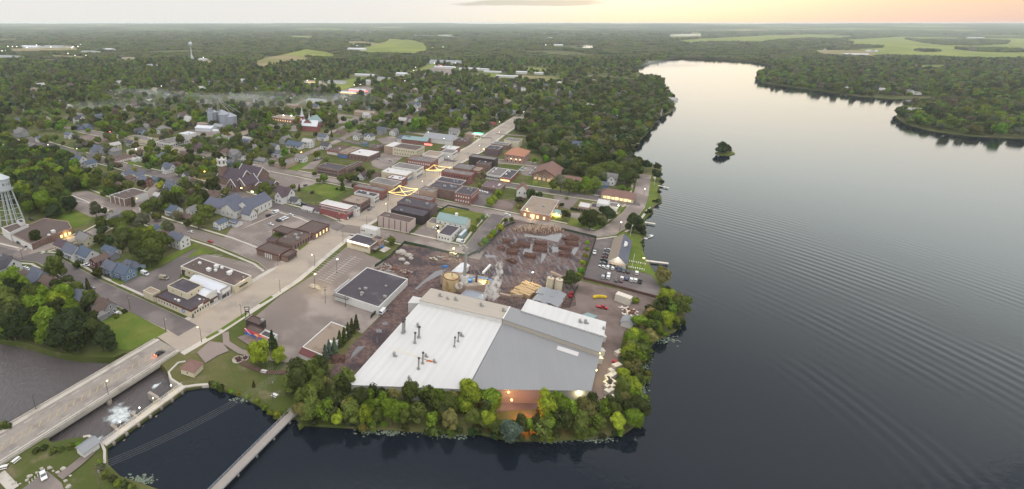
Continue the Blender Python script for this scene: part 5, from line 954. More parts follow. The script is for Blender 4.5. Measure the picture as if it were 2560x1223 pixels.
for (x, y, z0, s_) in ((1044, 817, 7, 1), (1152, 840, 7, 1), (985, 890, 7, 1), (1022, 948, 7, .8), (1064, 892, 7, .8), (1085, 906, 7, .8), (1099, 741, 9.4, 1), (1118, 748, 9.4, .8), (1138, 750, 9.4, 1), (1202, 765, 9.4, 1), (1258, 778, 9.4, 1), (1449, 806, 10.2, .9), (1463, 808, 10.2, 1), (1508, 823, 10.2, .7)):
 p = G((x, y), z0) - mill.location; mb = MB(); mb.tube((0, 0, 0), (0, 0, 1.1 * s_), .5 * s_, 10); mb.tube((0, 0, 1.1 * s_), (0, 0, 2.0 * s_), .75 * s_, 10, .6 * s_); mb.box((.6 * s_, -.4 * s_, .3), (1.6 * s_, .9 * s_, .6)); mb.build('roof_vent', mA['steel_dark'] if s_ > 1 else mA['steel'], mill, p)
def wall_lamp(px, z, col, mat, power, nm='wall_lamp', off=(0, -1.2, -.6), r_=.45):
 p = G(px, z) - mill.location; mb = MB(); mb.blob((0, 0, 0), r_, 1); o = mb.build(nm, mA[mat], mill, p); light(o, off, power, col)
wall_lamp((1446, 980), 5.6, (1, .85, .45), 'lamp_yellow', 900, off=(0, -2, 0)); wall_lamp((1271, 980), 5.6, (1, .45, .08), 'lamp_orange', 350, off=(0, -2.5, 0)); wall_lamp((1279, 1000), 3.0, (1, .22, .005), 'lamp_orange', 4200, off=(3.0, -9, .3)); wall_lamp((1498, 882), 6, (1, .85, .4), 'lamp_yellow', 500, off=(2.5, 0, 0)); wall_lamp((1490, 925), 6, (1, .85, .3), 'lamp_yellow', 600, off=(3.5, -1, 0)); wall_lamp((1175, 973), 6.5, (1, .9, .5), 'lamp_yellow', 350, off=(0, -2, 0))
for k, (x, y) in enumerate(((1501, 853), (1497, 888), (1491, 907))): mb = MB(); mb.box((0, 0, 1.5), (2.6, 2.2, 3)); mb.box((0, 0, 3.1), (3, 2.6, .2)); mb.build('loading_porch', mA['white_wall'], mill, G((x, y)) - mill.location + Vector((.6, 0, 0)))
# mill yard plant
def tank(p, r_, h, label, mat='tank_tan', top='rust', group=None):
 t = thing('storage_tank', label, 'tank', p, 0, group); lathe_part(t, 'shell', (0, 0, 0), [(r_, 0), (r_, h)], 24, mat); lathe_part(t, 'top', (0, 0, h), [(r_ + .1, -.2), (r_ + .1, .05), (r_ * .9, .06), (r_ * .88, -.3)], 24, top)
 mb = MB(); mb.tube((r_ * .1, 0, h - .3), (r_ * .1, 0, h + 2), .35, 8); mb.build('vent_pipe', mA['steel'], t); occ([p + Vector((a * r_, b * r_, 0)) for a, b in ((-1, -1), (1, -1), (1, 1), (-1, 1))], 1); return t
tank(G(W('T', 270, 565)) + Vector((0, 3, 0)), 4.6, 8.4, 'wide rust-topped tan tank behind the mill roof')
tank(G(W('T', 2010, 525)), 2.0, 7.5, 'cream upright silo, left of the pair beside the steep conveyor', 'cream_wall', 'tan_wall', 'pair of cream silos in the mill yard'); tank(G(W('T', 2160, 560)), 2.1, 7.8, 'cream upright silo, right of the pair beside the steep conveyor', 'cream_wall', 'tan_wall', 'pair of cream silos in the mill yard')
t = thing('smokestack', 'tall slim grey smokestack beside the rust-topped tank', 'chimney', G(W('T', 485, 540))); mb = MB(); mb.tube((0, 0, 0), (0, 0, 26), .95, 12, .75); mb.build('shaft', mA['steel'], t); mb = MB(); mb.tube((0, 0, 26.02), (0, 0, 27.4), .9, 12, .8); mb.build('cap', mA['concrete'], t); mb = MB(); mb.box((0, 0, 1.5), (3.4, 3.4, 3)); mb.build('base', mA['concrete_old'], t)
t = thing('smokestack', 'short rusty brown smokestack beside the yellow and blue machinery', 'chimney', G(W('T', 700, 545))); mb = MB(); mb.tube((0, 0, 0), (0, 0, 9.6), .6, 10); mb.build('shaft', mA['rust'], t); mb = MB(); mb.tube((0, 0, 9.62), (0, 0, 10), .75, 10); mb.build('cap', mA['steel_dark'], t)
b = flat('boiler_house', 'grey flat-roofed boiler house behind the mill with pale tower block', BC, 'T', [(85, 260), (230, 195), (920, 300), (880, 440), (560, 470), (180, 330)], 6, 'tan_wall', 'concrete_old', snap=False)
w = flat('', '', '', 'T', [(450, 275), (500, 240), (592, 275), (545, 305)], 10, 'white_wall', 'white_roof', snap=False, root=b.root, partname=('tower_wall', 'tower_roof'))
b = flat('machine_shed', 'low grey-roofed machine shed between boiler yard and mill roof', BC, 'T', [(430, 620), (560, 510), (900, 600), (860, 720)], 4, 'grey_wall', 'galv', snap=False)
gable('storage_shed', 'long white lean box shed behind the boiler house', 'shed', G(W('T', 425, 200), 2), 15, 5, 3.6, 1.0, AU - .1, 'white_wall', 'metal_white')
t = thing('debarker', 'yellow and blue ring-shaped machinery lit up in the mill yard', 'machine', G(W('T', 760, 520)))
mb = MB()
for k in range(9):
 a0, a1 = math.pi * (.05 + k * .1), math.pi * (.05 + (k + 1) * .1); mb.tube((7 * math.cos(a0), 4 * math.sin(a0), 5.0), (7 * math.cos(a1), 4 * math.sin(a1), 5.0), .9, 8)
mb.build('ring_duct', mA['blue'], t); mb = MB()
for k in range(9):
 a0, a1 = math.pi * (.05 + k * .1), math.pi * (.05 + (k + 1) * .1); mb.tube((5.4 * math.cos(a0), 2.8 * math.sin(a0) - .6, 4.2), (5.4 * math.cos(a1), 2.8 * math.sin(a1) - .6, 4.2), 1.2, 8)
mb.build('infeed_deck', mA['yellow'], t); mb = MB(); mb.tube((-6, -1, 0), (-6, -1, 7), 1.5, 12); mb.build('blue_vessel', mA['blue'], t); mb = MB(); mb.box((-8.5, 1.0, 3.4), (3, 2, 4.6)); mb.box((-9, 1, 6.4), (1, 1.2, 3.6)); mb.build('yellow_frame', mA['yellow'], t)
for x in (-3, 0, 3, 6): mb = MB(); mb.box((x, 1, 1.7), (.5, .5, 3.4)); mb.build('leg', mA['steel'], t)
light(t, (2, -1.5, 7.5), 900, (1, .85, .35)); light(t, (-7, -1, 8.5), 500, (1, .85, .35))
def conveyor(name, label, p0, z0, p1, z1, w, mat='steel'):
 a, b = xyz(p0, z0), xyz(p1, z1); t = thing(name, label, 'conveyor', xyz((a + b) / 2)); o = t.location; d = b - a; L = d.length; mb = MB(); dn = d.normalized(); n = Vector((-dn.y, dn.x, 0)).normalized() * w / 2
 P = [a - o - n, b - o - n, b - o + n, a - o + n]; mb.face([p + Vector((0, 0, .6)) for p in P]); mb.face([p - Vector((0, 0, .6)) for p in P[::-1]])
 for p, q in zip(P, P[1:] + P[:1]): mb.face([p - Vector((0, 0, .6)), q - Vector((0, 0, .6)), q + Vector((0, 0, .6)), p + Vector((0, 0, .6))])
 mb.build('gallery', mA[mat], t)
 for f in (.3, .7, .95):
  q = a.lerp(b, f) - o
  if q.z > 1.6: mb = MB(); mb.tube((q.x, q.y, -o.z), (q.x, q.y, q.z - .6), .2, 5); mb.build('leg', mA['steel'], t)
 return t
conveyor('conveyor', 'long tan covered conveyor bending down behind the grey mill roof', G(W('T', 1120, 690)), 3, G(W('T', 1330, 750)), 3.5, 1.6, 'tan_wall'); conveyor('conveyor', 'steep tan conveyor beside the two cream silos', G(W('T', 2020, 350)), 5, G(W('T', 2460, 510)), 4, 1.8, 'tan_wall'); conveyor('conveyor', 'thin pale conveyor arm above the boiler house roof', G(W('T', 815, 420)), 7, G(W('T', 945, 300)), 8, 1.0, 'white_paint'); conveyor('conveyor', 'tan conveyor sloping behind the annex roof of the mill', G(W('T', 1330, 750)), 4, G(W('T', 1500, 870)), 8, 1.6, 'tan_wall'); conveyor('conveyor', 'blue-topped feed chute left of the rust-topped tank', G(W('T', 100, 330)), 8, G(W('T', 190, 370)), 9.5, 1.6, 'blue')
for k, (x, y) in enumerate(((1945, 570), (2140, 620), (1895, 690), (2080, 730))):
 p = G(W('T', x, y), 4); t = thing('kiln_shed', ('grey sloped kiln shed directly under the left cream silo', 'grey sloped kiln shed directly under the right cream silo', 'grey kiln shed nearest the white annex roof on the left', 'grey kiln shed nearest the white annex roof on the right')[k], 'shed', xyz(p), AU - .15, 'kiln sheds below the silos')
 gable_parts(t, 8, 7.6, 3.8, .8, mA['tan_wall'], mA['metal_grey']); occ([p + Vector((a, b, 0)) for a, b in ((-5, -5), (5, -5), (5, 5), (-5, 5))])
t = thing('lumber_stack', 'taller left stack of yellow sawn lumber under the yard lamp', 'lumber', G(W('T', 1570, 540)), AU - .25); rr = random.Random(4)
def lumber_rows(t, n, L, w, mat='lumber'):
 for k in range(n):
  mb = MB(); mb.box((k * 2.6 - n * 1.3, 0, .9 + rr.random() * .3), (2.1, L * (.85 + .15 * rr.random()), 1.8 + rr.random() * .8)); mb.build('bundle', mA[mat], t)
lumber_rows(t, 7, 8, 2); t = thing('lumber_stack', 'brighter right stack of yellow sawn lumber under the yard lamp', 'lumber', G(W('T', 1690, 560)), AU - .25); lumber_rows(t, 6, 7, 2)
def log_pile(p, n, L, rz, label, group=None, r_=.24, H=1.6, stuff=False):
 t = thing('log_pile', label, 'log pile', p, rz, group); k = random.Random(int(p.x * 7 + p.y)); rows = 4
 for q in range(rows):
  mb = MB(); m = n - q * 2
  for i in range(max(1, m)): x = (i - m / 2) * r_ * 2.1 + k.uniform(-.05, .05); l = L * k.uniform(.82, 1.08) / 2; z = r_ + q * r_ * 1.75; dx = k.uniform(-.25, .25); mb.tube((x - dx, -l, z), (x + dx, l, z), r_ * k.uniform(.8, 1.15), 6)
  mb.build('log_layer', mA['log'], t)
 return t
for (x, y, n, L, a), lab in zip(((250, 325, 14, 5, .2), (200, 392, 13, 5, .1), (330, 372, 12, 6, .3), (308, 425, 16, 7, .2), (412, 355, 18, 9, .15), (578, 345, 15, 8, .2), (572, 400, 18, 9, .2), (478, 462, 15, 7, .1), (812, 390, 14, 8, .2), (805, 450, 16, 7, .2), (862, 300, 18, 10, 1.2), (875, 345, 16, 8, .3), (300, 515, 14, 4, 1.2)),
 ('small log pile nearest the hedge, upper of two on the yard edge', 'small log pile nearest the hedge, lower of two on the yard edge', 'small log pile just above the square pile near the hedge side', 'square brown log pile left of the bright puddles', 'long log pile at the top left of the bright puddles', 'upper half of the reddish log row right of the middle puddle', 'lower half of the reddish log row right of the middle puddle', 'log pile alone at the bottom end of the middle puddle', 'upper log pile in the right-hand row of the wet yard', 'lower log pile in the right-hand row of the wet yard', 'dark crossed log pile in the far right corner of the yard', 'dark log pile below the crossed pile in the far corner', 'small tan bark pile on the track across the yard')):
 log_pile(G(W('I', x, y)), n, L, AU + a, lab, 'log piles in the wet yard')
log_pile(G(W('L', 140, 605)), 12, 6, AU + .5, 'log pile lying beside the blue spruces at the yard entrance')
t = thing('log_heap', 'large oval heap of upturned logs in the puddle at the far yard end', 'log pile', G(W('I', 560, 215))); rr = random.Random(9)
mb = MB(); mb.blob((0, 0, 0), (19, 6.5, 2.6), 3, 20, 6, .12); mb.build('heap', mA['dirt'], t); mb = MB()
for k in range(260):
 a = rr.uniform(0, 6.28); q = math.sqrt(rr.random()); x, y = 19 * q * math.cos(a), 6.5 * q * math.sin(a); z = 2.6 * math.sqrt(max(0, 1 - q * q)); an = rr.uniform(0, 3.14); l = rr.uniform(.5, 1.6); mb.tube((x, y, z - .3), (x + l * math.cos(an) * .6, y + l * math.sin(an) * .6, z + l), .2, 5)
mb.build('log_ends', surf('peeled_log', al(196, 172, 150), .9, .3, .8, 2.5), t)['kind'] = 'stuff'
# scrap, boulders and debris in the yard
rr = random.Random(21)
for k, (r, x, y, n) in enumerate((('H', 700, 720, 16), ('H', 760, 740, 12), ('H', 640, 745, 9), ('H', 890, 770, 14), ('M', 1010, 215, 14), ('M', 1035, 250, 10), ('H', 1260, 640, 8))):
 t = thing('scrap_pile', ('grey scrap boards piled along the yard fence behind the big dark-roofed store', 'silvery sheet scrap to the right of the fence boards', 'small scrap pile nearest the dark-roofed store wall', 'tangled scrap beside the muddy track above the big store', 'broken pale timber heap beside the tree point', 'reddish timber slabs heaped just above the little grey shed', 'loose scrap near the lit yard truck')[k], 'scrap', G(W(r, x, y)), rr.random() * 3, 'scrap heaps')
 for nm, mt in (('boards', 'lumber_white' if k in (4, 5) else 'steel'), ('dark_scrap', 'rust')):
  mb = MB()
  for i in range(n): mb.box((rr.uniform(-4, 4), rr.uniform(-2.4, 2.4), rr.uniform(.2, .9)), (rr.uniform(.8, 3.4), rr.uniform(.3, 1.1), rr.uniform(.2, .5)), rr.uniform(0, 3.1))
  mb.build(nm, mA[mt], t)
for k, (x, y, s_) in enumerate(((850, 590, 3.4), (925, 615, 2.6), (945, 640, 1.8), (860, 655, 2.2), (905, 690, 1.8))):
 mb = MB(); mb.blob((0, 0, s_ * .25), (s_, s_ * .7, s_ * .6), k, 9, 6, .25); o = mb.build('boulder', mA['rock'], None, G(W('H', x, y))); tag(o, ('largest pale rock mound by the green bank in the mill yard', 'second pale rock to the right of the largest mound', 'small pale rock at the right end of the yard rocks', 'pale rock below the largest mound', 'lowest pale rock of the mill yard group')[k], 'boulder', 'pale rocks in the mill yard')
BUND = [(885, 465, 2), (855, 640, 2), (780, 712, 1), (778, 775, 3), (742, 822, 1), (738, 868, 2), (775, 868, 2), (758, 920, 2), (752, 975, 2), (752, 1090, 3), (690, 1165, 2)]
BL = ['cream lumber bundle farthest up the yard edge near the red loader', 'lumber bundle right below the red loader', 'lone lumber bundle left of the grey-topped bundle', 'wide grey-topped lumber bundle in mid row', 'single lumber bundle under the grey-topped bundle', 'left lumber bundle of the close pair in mid row', 'right lumber bundle of the close pair in mid row', 'lumber bundle beside the dense green trees, below the pair', 'lumber bundle below that, still against the green trees', 'long cream lumber bundle at the lower yard corner', 'grey flat lumber bundle lowest at the yard corner']
for (x, y, n), lab in zip(BUND, BL):
 t = thing('lumber_bundle', lab, 'lumber', G(W('U', x, y)), AU - .55 + rr.uniform(-.1, .1), 'wrapped lumber along the yard edge')
 for q in range(n): mb = MB(); mb.box(((q - n / 2 + .5) * 2.2, 0, 1.1), (2.05, 2.2, 1.9)); mb.build('bundle', mA['lumber_white'], t)
 mb = MB(); mb.box((0, 0, .08), (n * 2.2, 2.4, .16)); mb.build('pallet', mA['wood_pole'], t)
t = thing('lumber_stack', 'tall pale stack of stickered boards beside the gravel yard and green scrub', 'lumber', G(W('M', 970, 150)), AU - .25)
for k in range(6): mb = MB(); mb.box((0, 0, .5 + k * .72), (4.2, 7.6, .6)); mb.build('board_layer', mA['lumber_white'], t)
mb = MB()
for k in range(10): x0, x1 = k * .7 - 3.5, k * .7 - 2.8; f = lambda x: 1.4 - .09 * x * x; mb.box(((x0 + x1) / 2, f((x0 + x1) / 2), 1.2), (.9, 1.4, 1.0), -.15 * (x0 + x1))
mb.build('yellow_boom', mA['yellow'], None, G(W('M', 815, 132))); tag(bpy.data.objects['yellow_boom'], 'curved yellow boom section lying on the gravel above the red pickup', 'machinery')
gable('storage_shed', 'little pale grey gabled shed beside the trees at the yard edge', 'shed', G(W('M', 1000, 295), 1), 6, 5, 2.6, 1.6, AU - .1, 'white_wall', 'metal_grey')
# ---------------------------------------------------------------- road bridge, dam, footbridge
A0, B0 = G((421, 863)), G((-8, 1124)); bd = (A0 - B0).normalized(); bn = Vector((-bd.y, bd.x, 0)); B1 = B0 - bd * 70; BW = 17.5
br = thing('road_bridge', 'long concrete road bridge crossing the river beside the dam', 'bridge', xyz((A0 + B1) / 2)); L = (A0 - B1).length; br.rotation_euler = (0, 0, math.atan2(bd.y, bd.x))
mb = MB(); mb.box((0, 0, -.1), (L, BW, .5)); mb.build('deck', mA['bridge_deck'], br)
for s in (-1, 1):
 mb = MB(); mb.box((0, s * (BW / 2 - 1.1), .27), (L, 2.2, .22)); mb.build('footway', mA['concrete'], br)
 mb = MB(); mb.box((0, s * (BW / 2 + .12), .3), (L - 2, .4, 1.5)); mb.build('parapet', mA['concrete'], br)
 mb = MB(); mb.tube((-L / 2 + 2, s * (BW / 2 + .12), 1.5), (L / 2 - 2, s * (BW / 2 + .12), 1.5), .08, 5)
 for k in range(int(L / 4)): x = -L / 2 + 2 + k * 4; mb.tube((x, s * (BW / 2 + .12), 1.04), (x, s * (BW / 2 + .12), 1.5), .06, 4)
 mb.build('railing', mA['steel_dark'], br)
 mb = MB(); mb.box((0, s * (BW / 2 - .8), -1.15), (L - 6, .7, 1.5)); mb.build('girder', mA['concrete'], br)
loc = lambda px: (G(px) - br.location).dot(bd)
for px in ((268, 990), (110, 1090)):
 mb = MB(); x = loc(px); mb.box((x, 0, -3.6), (1.6, BW - 1.6, 4.2)); mb.tube((x, -BW / 2 + .3, -6), (x, -BW / 2 + .3, -1.6), 1.0, 12); mb.build('pier', mA['concrete_old'], br)
mb = MB(); x = loc((415, 885)); mb.box((x + 3, 0, -3), (4, BW + 3, 5.4)); mb.build('abutment', mA['concrete_old'], br)
mb = MB(); k = int(L / 3.2)
for i in range(k):
 x = -L / 2 + i * 3.2; 
 if x > loc((300, 930)): pass
 mb.face([(x, -1.5, .158), (x + 2.0, .9, .158), (x + 2.35, .9, .158), (x + .35, -1.5, .158)])
for s in (-1.9, 1.3): mb.face([(-L / 2, s, .16), (L / 2, s, .16), (L / 2, s + .18, .16), (-L / 2, s + .18, .16)])
mb.build('yellow_marking', mA['line_y'], br)['kind'] = 'stuff'; mb = MB()
for i in range(int(L / 9)): x = -L / 2 + i * 9; mb.face([(x, -5.3, .16), (x + 3, -5.3, .16), (x + 3, -5.1, .16), (x, -5.1, .16)]); mb.face([(x, 4.9, .16), (x + 3, 4.9, .16), (x + 3, 5.1, .16), (x, 5.1, .16)])
mb.build('white_marking', mA['line'], br)['kind'] = 'stuff'
D0, D1 = G((259, 1112)), G((459, 966)); dv = (D1 - D0).normalized(); dn_ = Vector((-dv.y, dv.x, 0)); DL = (D1 - D0).length
dam = thing('dam', 'low concrete dam with lit walkway and gates between river and pond', 'dam', xyz((D0 + D1) / 2), math.atan2(dv.y, dv.x))
mb = MB(); mb.box((0, -.4, -2.6), (DL + 2, 2.0, 5)); mb.build('weir_wall', mA['concrete_old'], dam); mb = MB(); mb.box((0, -.3, .35), (DL, 3.0, .4)); mb.build('walkway', mA['concrete'], dam)
for s in (-1.7, 1.1):
 mb = MB()
 for z in (.95, 1.5): mb.tube((-DL / 2, s, z), (DL / 2, s, z), .07, 5)
 for i in range(int(DL / 2.4) + 1): mb.tube((-DL / 2 + i * 2.4, s, .5), (-DL / 2 + i * 2.4, s, 1.5), .06, 5)
 mb.build('railing', mA['white_paint'], dam)
for i in range(7): mb = MB(); mb.box((-DL / 2 + (i + .5) * DL / 7, -1.9, -1.6), (1.0, 1.4, 3.4)); mb.build('buttress', mA['concrete_old'], dam)
for f, l in ((.2, 5), (.42, 4), (.72, 8)): mb = MB(); mb.box(((f - .5) * DL, 1.6 + l / 2, -1.6), (1.2, l, 3.4)); mb.build('gate_pier', mA['concrete_old'], dam); mb = MB(); mb.box(((f - .5) * DL + 1.5, 2.2, .3), (2.6, 1.6, 1.4)); mb.build('gate_hoist', mA['steel_dark'], dam)
for f in (.22, .45, .62, .86):
 t = thing('walkway_lamp', ('walkway lamp on the dam nearest the small pump house roof', 'walkway lamp on the dam beside the foaming water', 'walkway lamp on the dam, second from the park end', 'walkway lamp on the dam nearest the park wall')[(.22, .45, .62, .86).index(f)], 'lamp', xyz((D0.lerp(D1, f) + dn_ * 1.1), .55), 0, 'lamps on the dam walkway')
 mb = MB(); mb.tube((0, 0, 0), (0, 0, 3), .07, 6); mb.build('pole', mA['steel'], t); mb = MB(); mb.blob((0, 0, 3.15), .24, 2); mb.build('lamp_head', mA['lamp_white'], t); light(t, (0, 0, 2.6), 130, (1, .72, .3))
def wall_line(name, label, pts, w, z0, z1, mat='concrete'):
 P = [G(p) if not isinstance(p, Vector) else p for p in pts]; c = sum(P, Vector()) / len(P); Lf, Rt = ribbon_pts([p - c for p in P], w); mb = MB()
 for i in range(len(P) - 1):
  q = [Rt[i], Rt[i + 1], Lf[i + 1], Lf[i]]; mb.face([xyz(p, z1) for p in q])
  for a, b in ((Rt[i], Rt[i + 1]), (Lf[i + 1], Lf[i])): mb.face([xyz(a, z0), xyz(b, z0), xyz(b, z1), xyz(a, z1)])
 for q in ((Lf[0], Rt[0]), (Rt[-1], Lf[-1])): mb.face([xyz(q[0], z0), xyz(q[1], z0), xyz(q[1], z1), xyz(q[0], z1)])
 return tag(mb.build(name, mA[mat], None, xyz(c)), label, 'wall')
wall_line('retaining_wall', 'concrete retaining wall round the park corner beside the dam', [(458, 968), (428, 949), (422, 932), (446, 908), (464, 905)], .9, -5, .5); wall_line('retaining_wall', 'concrete pond wall along the park lawn from the dam', [(458, 969), (490, 964), (522, 962)], 1.2, -3, .4); wall_line('retaining_wall', 'concrete wing wall below the small pump house at the dam', [(208, 1094), (222, 1091), (254, 1110), (262, 1128), (262, 1160)], .9, -5, .45)
wall_line('low_wall', 'dark low wall along the lower edge of the lakeside parking lot', [W('I', 985, 678), W('I', 1300, 755), W('I', 1590, 835), W('I', 1690, 862)], .8, 0, 1.4, 'brown_trim')
P0, P1 = G((737, 1030)), G((545, 1223)); fd = (P1 - P0).normalized(); PL = (P1 - P0).length + 40
fb = thing('footbridge', 'narrow grey footbridge with railings crossing the pond mouth', 'footbridge', xyz(P0, .2), math.atan2(fd.y, fd.x))
mb = MB(); mb.box((PL / 2, 0, .3), (PL, 3.4, .3)); mb.build('deck', surf('weathered_boards', al(158, 150, 142), .9, .14, .6, 3), fb)
for s in (-1.75, 1.75):
 mb = MB()
 for z in (.9, 1.4): mb.tube((0, s, z), (PL, s, z), .07, 5)
 for i in range(int(PL / 2.2)): mb.tube((i * 2.2, s, .2), (i * 2.2, s, 1.4), .06, 5)
 mb.build('railing', mA['galv'], fb); mb = MB(); mb.box((PL / 2, s * .8, -.15), (PL, .3, .6)); mb.build('beam', mA['steel_dark'], fb)
for i in range(int(PL / 9)):
 mb = MB(); x = 5 + i * 9
 for s in (-1.5, 1.5): mb.tube((x, s, -3), (x, s, .1), .28, 8)
 mb.box((x, 0, -.55), (.6, 4.0, .4)); mb.build('pile_bent', mA['steel'], fb)
foam = NT('white_water_foam'); fm = foam.ss(foam.noise(.8, 6), .2, .75); foam.put(foam.b.inputs['Base Color'], foam.mix(fm, (.26, .28, .29), (.56, .60, .60))); foam.b.inputs['Roughness'].default_value = .5; foam.bump(foam.noise(2.2, 6), .6, .2)
fgeo = foam.N.new('ShaderNodeVertexColor'); fgeo.layer_name = 'edge'
falpha = foam.ss(foam.math('ADD', fgeo.outputs[0], foam.math('MULTIPLY', foam.math('SUBTRACT', foam.noise(.35, 5), .5), 1.5)), .1, .75); foam.L.new(falpha, foam.b.inputs['Alpha'])
def foam_patch(c, rx, ry, rz, seed):
 rr = random.Random(seed); mb = MB(); N = 40; rings = 9; ca, sa = math.cos(rz), math.sin(rz)
 for j in range(rings + 1):
  for i in range(N):
   t = 2 * math.pi * i / N; q = j / rings * (1 + .13 * math.sin(3 * t + seed) + .1 * math.sin(7 * t + 2 * seed)); x, y = rx * q * math.cos(t), ry * q * math.sin(t); mb.v.append((c.x + x * ca - y * sa, c.y + x * sa + y * ca, -3.55 + (.05 * rr.random() + .08) * (1 - (j / rings) ** 2)))
 for j in range(rings):
  for i in range(N): a = j * N; mb.f.append((a + i, a + (i + 1) % N, a + N + (i + 1) % N, a + N + i)); mb.mi.append(0)
 o = mb.build('white_water', foam.m); tag(o, kind='structure'); ca_ = o.data.color_attributes.new('edge', 'FLOAT_COLOR', 'POINT')
 for j in range(rings + 1):
  for i in range(N): e = 1 - j / rings; ca_.data[j * N + i].color = (e, e, e, 1)
foam_patch(G((300, 1037), -3.6), 8.6, 6.6, math.atan2(dn_.y, dn_.x), 3); foam_patch(G((246, 1100), -3.6), 2.6, 1.6, 1, 5); foam_patch(G((390, 965), -3.6), 3.2, 1.4, math.atan2(dv.y, dv.x), 8)
g = gable('pump_house', 'small white shed with ribbed grey roof at the near end of the dam', 'shed', G(W('J', 668, 905), 1.5), 5.6, 4.6, 2.6, 1.2, math.atan2(dv.y, dv.x), 'white_wall', 'metal_grey'); g = gable('park_toilet', 'small tan block hut with brown hipped roof in the park near the dam', 'hut', G(W('K', 212, 425), 1.6), 7.0, 6.2, 3.0, 1.2, AV + R_(10), 'cream_wall', 'shingle_brown', (('s', 1, 1.6, .8, 1),), hip=2.6)
# docks and boats
for k, (p, q, lab) in enumerate((((1614, 652), (1671, 659), 'long white dock below the lakeside office lawn'), ((1612, 556), (1638, 560), 'short dock by the dark shrubs on the lake road'), ((1645, 464), (1672, 470), 'dock at the grassy point up the lake shore'), ((1582, 357), (1598, 360), 'faint far dock by the wooded shore'))):
 a, b = G(p), G(q); d = b - a; t = thing('dock', lab, 'dock', xyz(a), math.atan2(d.y, d.x), 'docks along the lake shore'); mb = MB(); mb.box((d.length / 2, 0, .1), (d.length, 2.0, .25)); mb.build('deck', mA['lumber_white'], t)
 for x in np.arange(2, d.length, 5): mb = MB(); mb.tube((x, -.9, -2.5), (x, -.9, .5), .12, 6); mb.tube((x, .9, -2.5), (x, .9, .5), .12, 6); mb.build('posts', mA['wood_pole'], t)
def boat(p, rz, label, s=1.0, col='white_paint'):
 t = thing('boat', label, 'boat', xyz(p, -1.0), rz); mb = MB(); prof = [(-3, 1.1), (-1.5, 1.2), (.8, 1.1), (2.2, .7), (3.2, .06)]
 for z, k in ((-.2, .8), (.65, 1.0)):
  for x, w in prof: mb.v.append((x * s, -w * k * s, z)); mb.v.append((x * s, w * k * s, z))
 n = len(prof) * 2
 for i in range(len(prof) - 1): a = i * 2; mb.f += [(a, a + 2, n + a + 2, n + a), (a + 3, a + 1, n + a + 1, n + a + 3), (n + a, n + a + 2, n + a + 3, n + a + 1)]; mb.mi += [0, 0, 0]
 mb.f.append((1, 0, n, n + 1)); mb.mi.append(0); mb.build('hull', mA[col], t); mb = MB(); mb.box((-.4 * s, 0, .95), (2.2 * s, 1.5 * s, .5), 0, 0, .8); mb.build('cabin', mA['glass'], t); return t
boat(G((1622, 589)), .4, 'white pontoon boat moored by the bushes near the flagpole', 1.5); boat(G((1616, 592)), .9, 'small white boat tucked behind the moored pontoon boat', 1.0)
# fences
def fence(label, pts, h=2.0, mat=None, step=3.0, posts=True):
 P = [G(p) for p in pts]; c = xyz(P[0]); t = thing('fence', label, 'fence', c); mb = MB()
 for a, b in zip(P, P[1:]):
  d = (b - a).normalized(); n = Vector((-d.y, d.x, 0)) * .05; a_, b_ = a - c, b - c
  for s in (-1, 1): q = [xyz(a_ + n * s, .1), xyz(b_ + n * s, .1), xyz(b_ + n * s, h), xyz(a_ + n * s, h)]; mb.face(q if s < 0 else q[::-1])
 mb.build('mesh_panel', mat or mA['fence_green'], t); mb = MB()
 for a, b in zip(P, P[1:]):
  for k in range(int((b - a).length / step) + 1): q = a.lerp(b, k * step / (b - a).length) - c; mb.tube((q.x, q.y, 0), (q.x, q.y, h + .15), .07, 5)
 mb.build('posts', mA['steel_dark'], t); return t
mA['fence_green'] = surf('fence_screen', al(58, 74, 58), .9, .2, .5, 2.0)
hp = lambda r, *q: [W(r, x, y) for x, y in q]
fence('dark green screen fence along the street above the mud yard', hp('H', (885, 492), (1100, 540), (1300, 590), (1480, 625), (1590, 575))); fence('dark green screen fence beside the store with the big lettered wall', hp('H', (885, 492), (740, 630), (600, 722))); fence('screen fence between the big dark-roofed store and the muddy track', hp('H', (918, 830), (740, 1020), (560, 1212))); fence('dark fence round the fenced lawn behind the pink panelled block', hp('H', (930, 405), (1100, 245), (1300, 138), (1500, 180)), 1.6); fence('tall dark fence between lakeside lot and yellow-green strip', hp('I', (1110, 292), (1050, 480), (985, 672)), 2.0); fence('dark fence beside the mill gravel lane by the kilns', hp('I', (935, 755), (880, 870), (850, 960)), 2.0); fence('dark fence along the log yard under the curved road', hp('I', (480, 165), (800, 215), (1110, 290)), 1.8); fence('dark fence behind the hedge on the left side of the log yard', hp('I', (-15, 440), (130, 300), (230, 190), (330, 150)), 1.8)
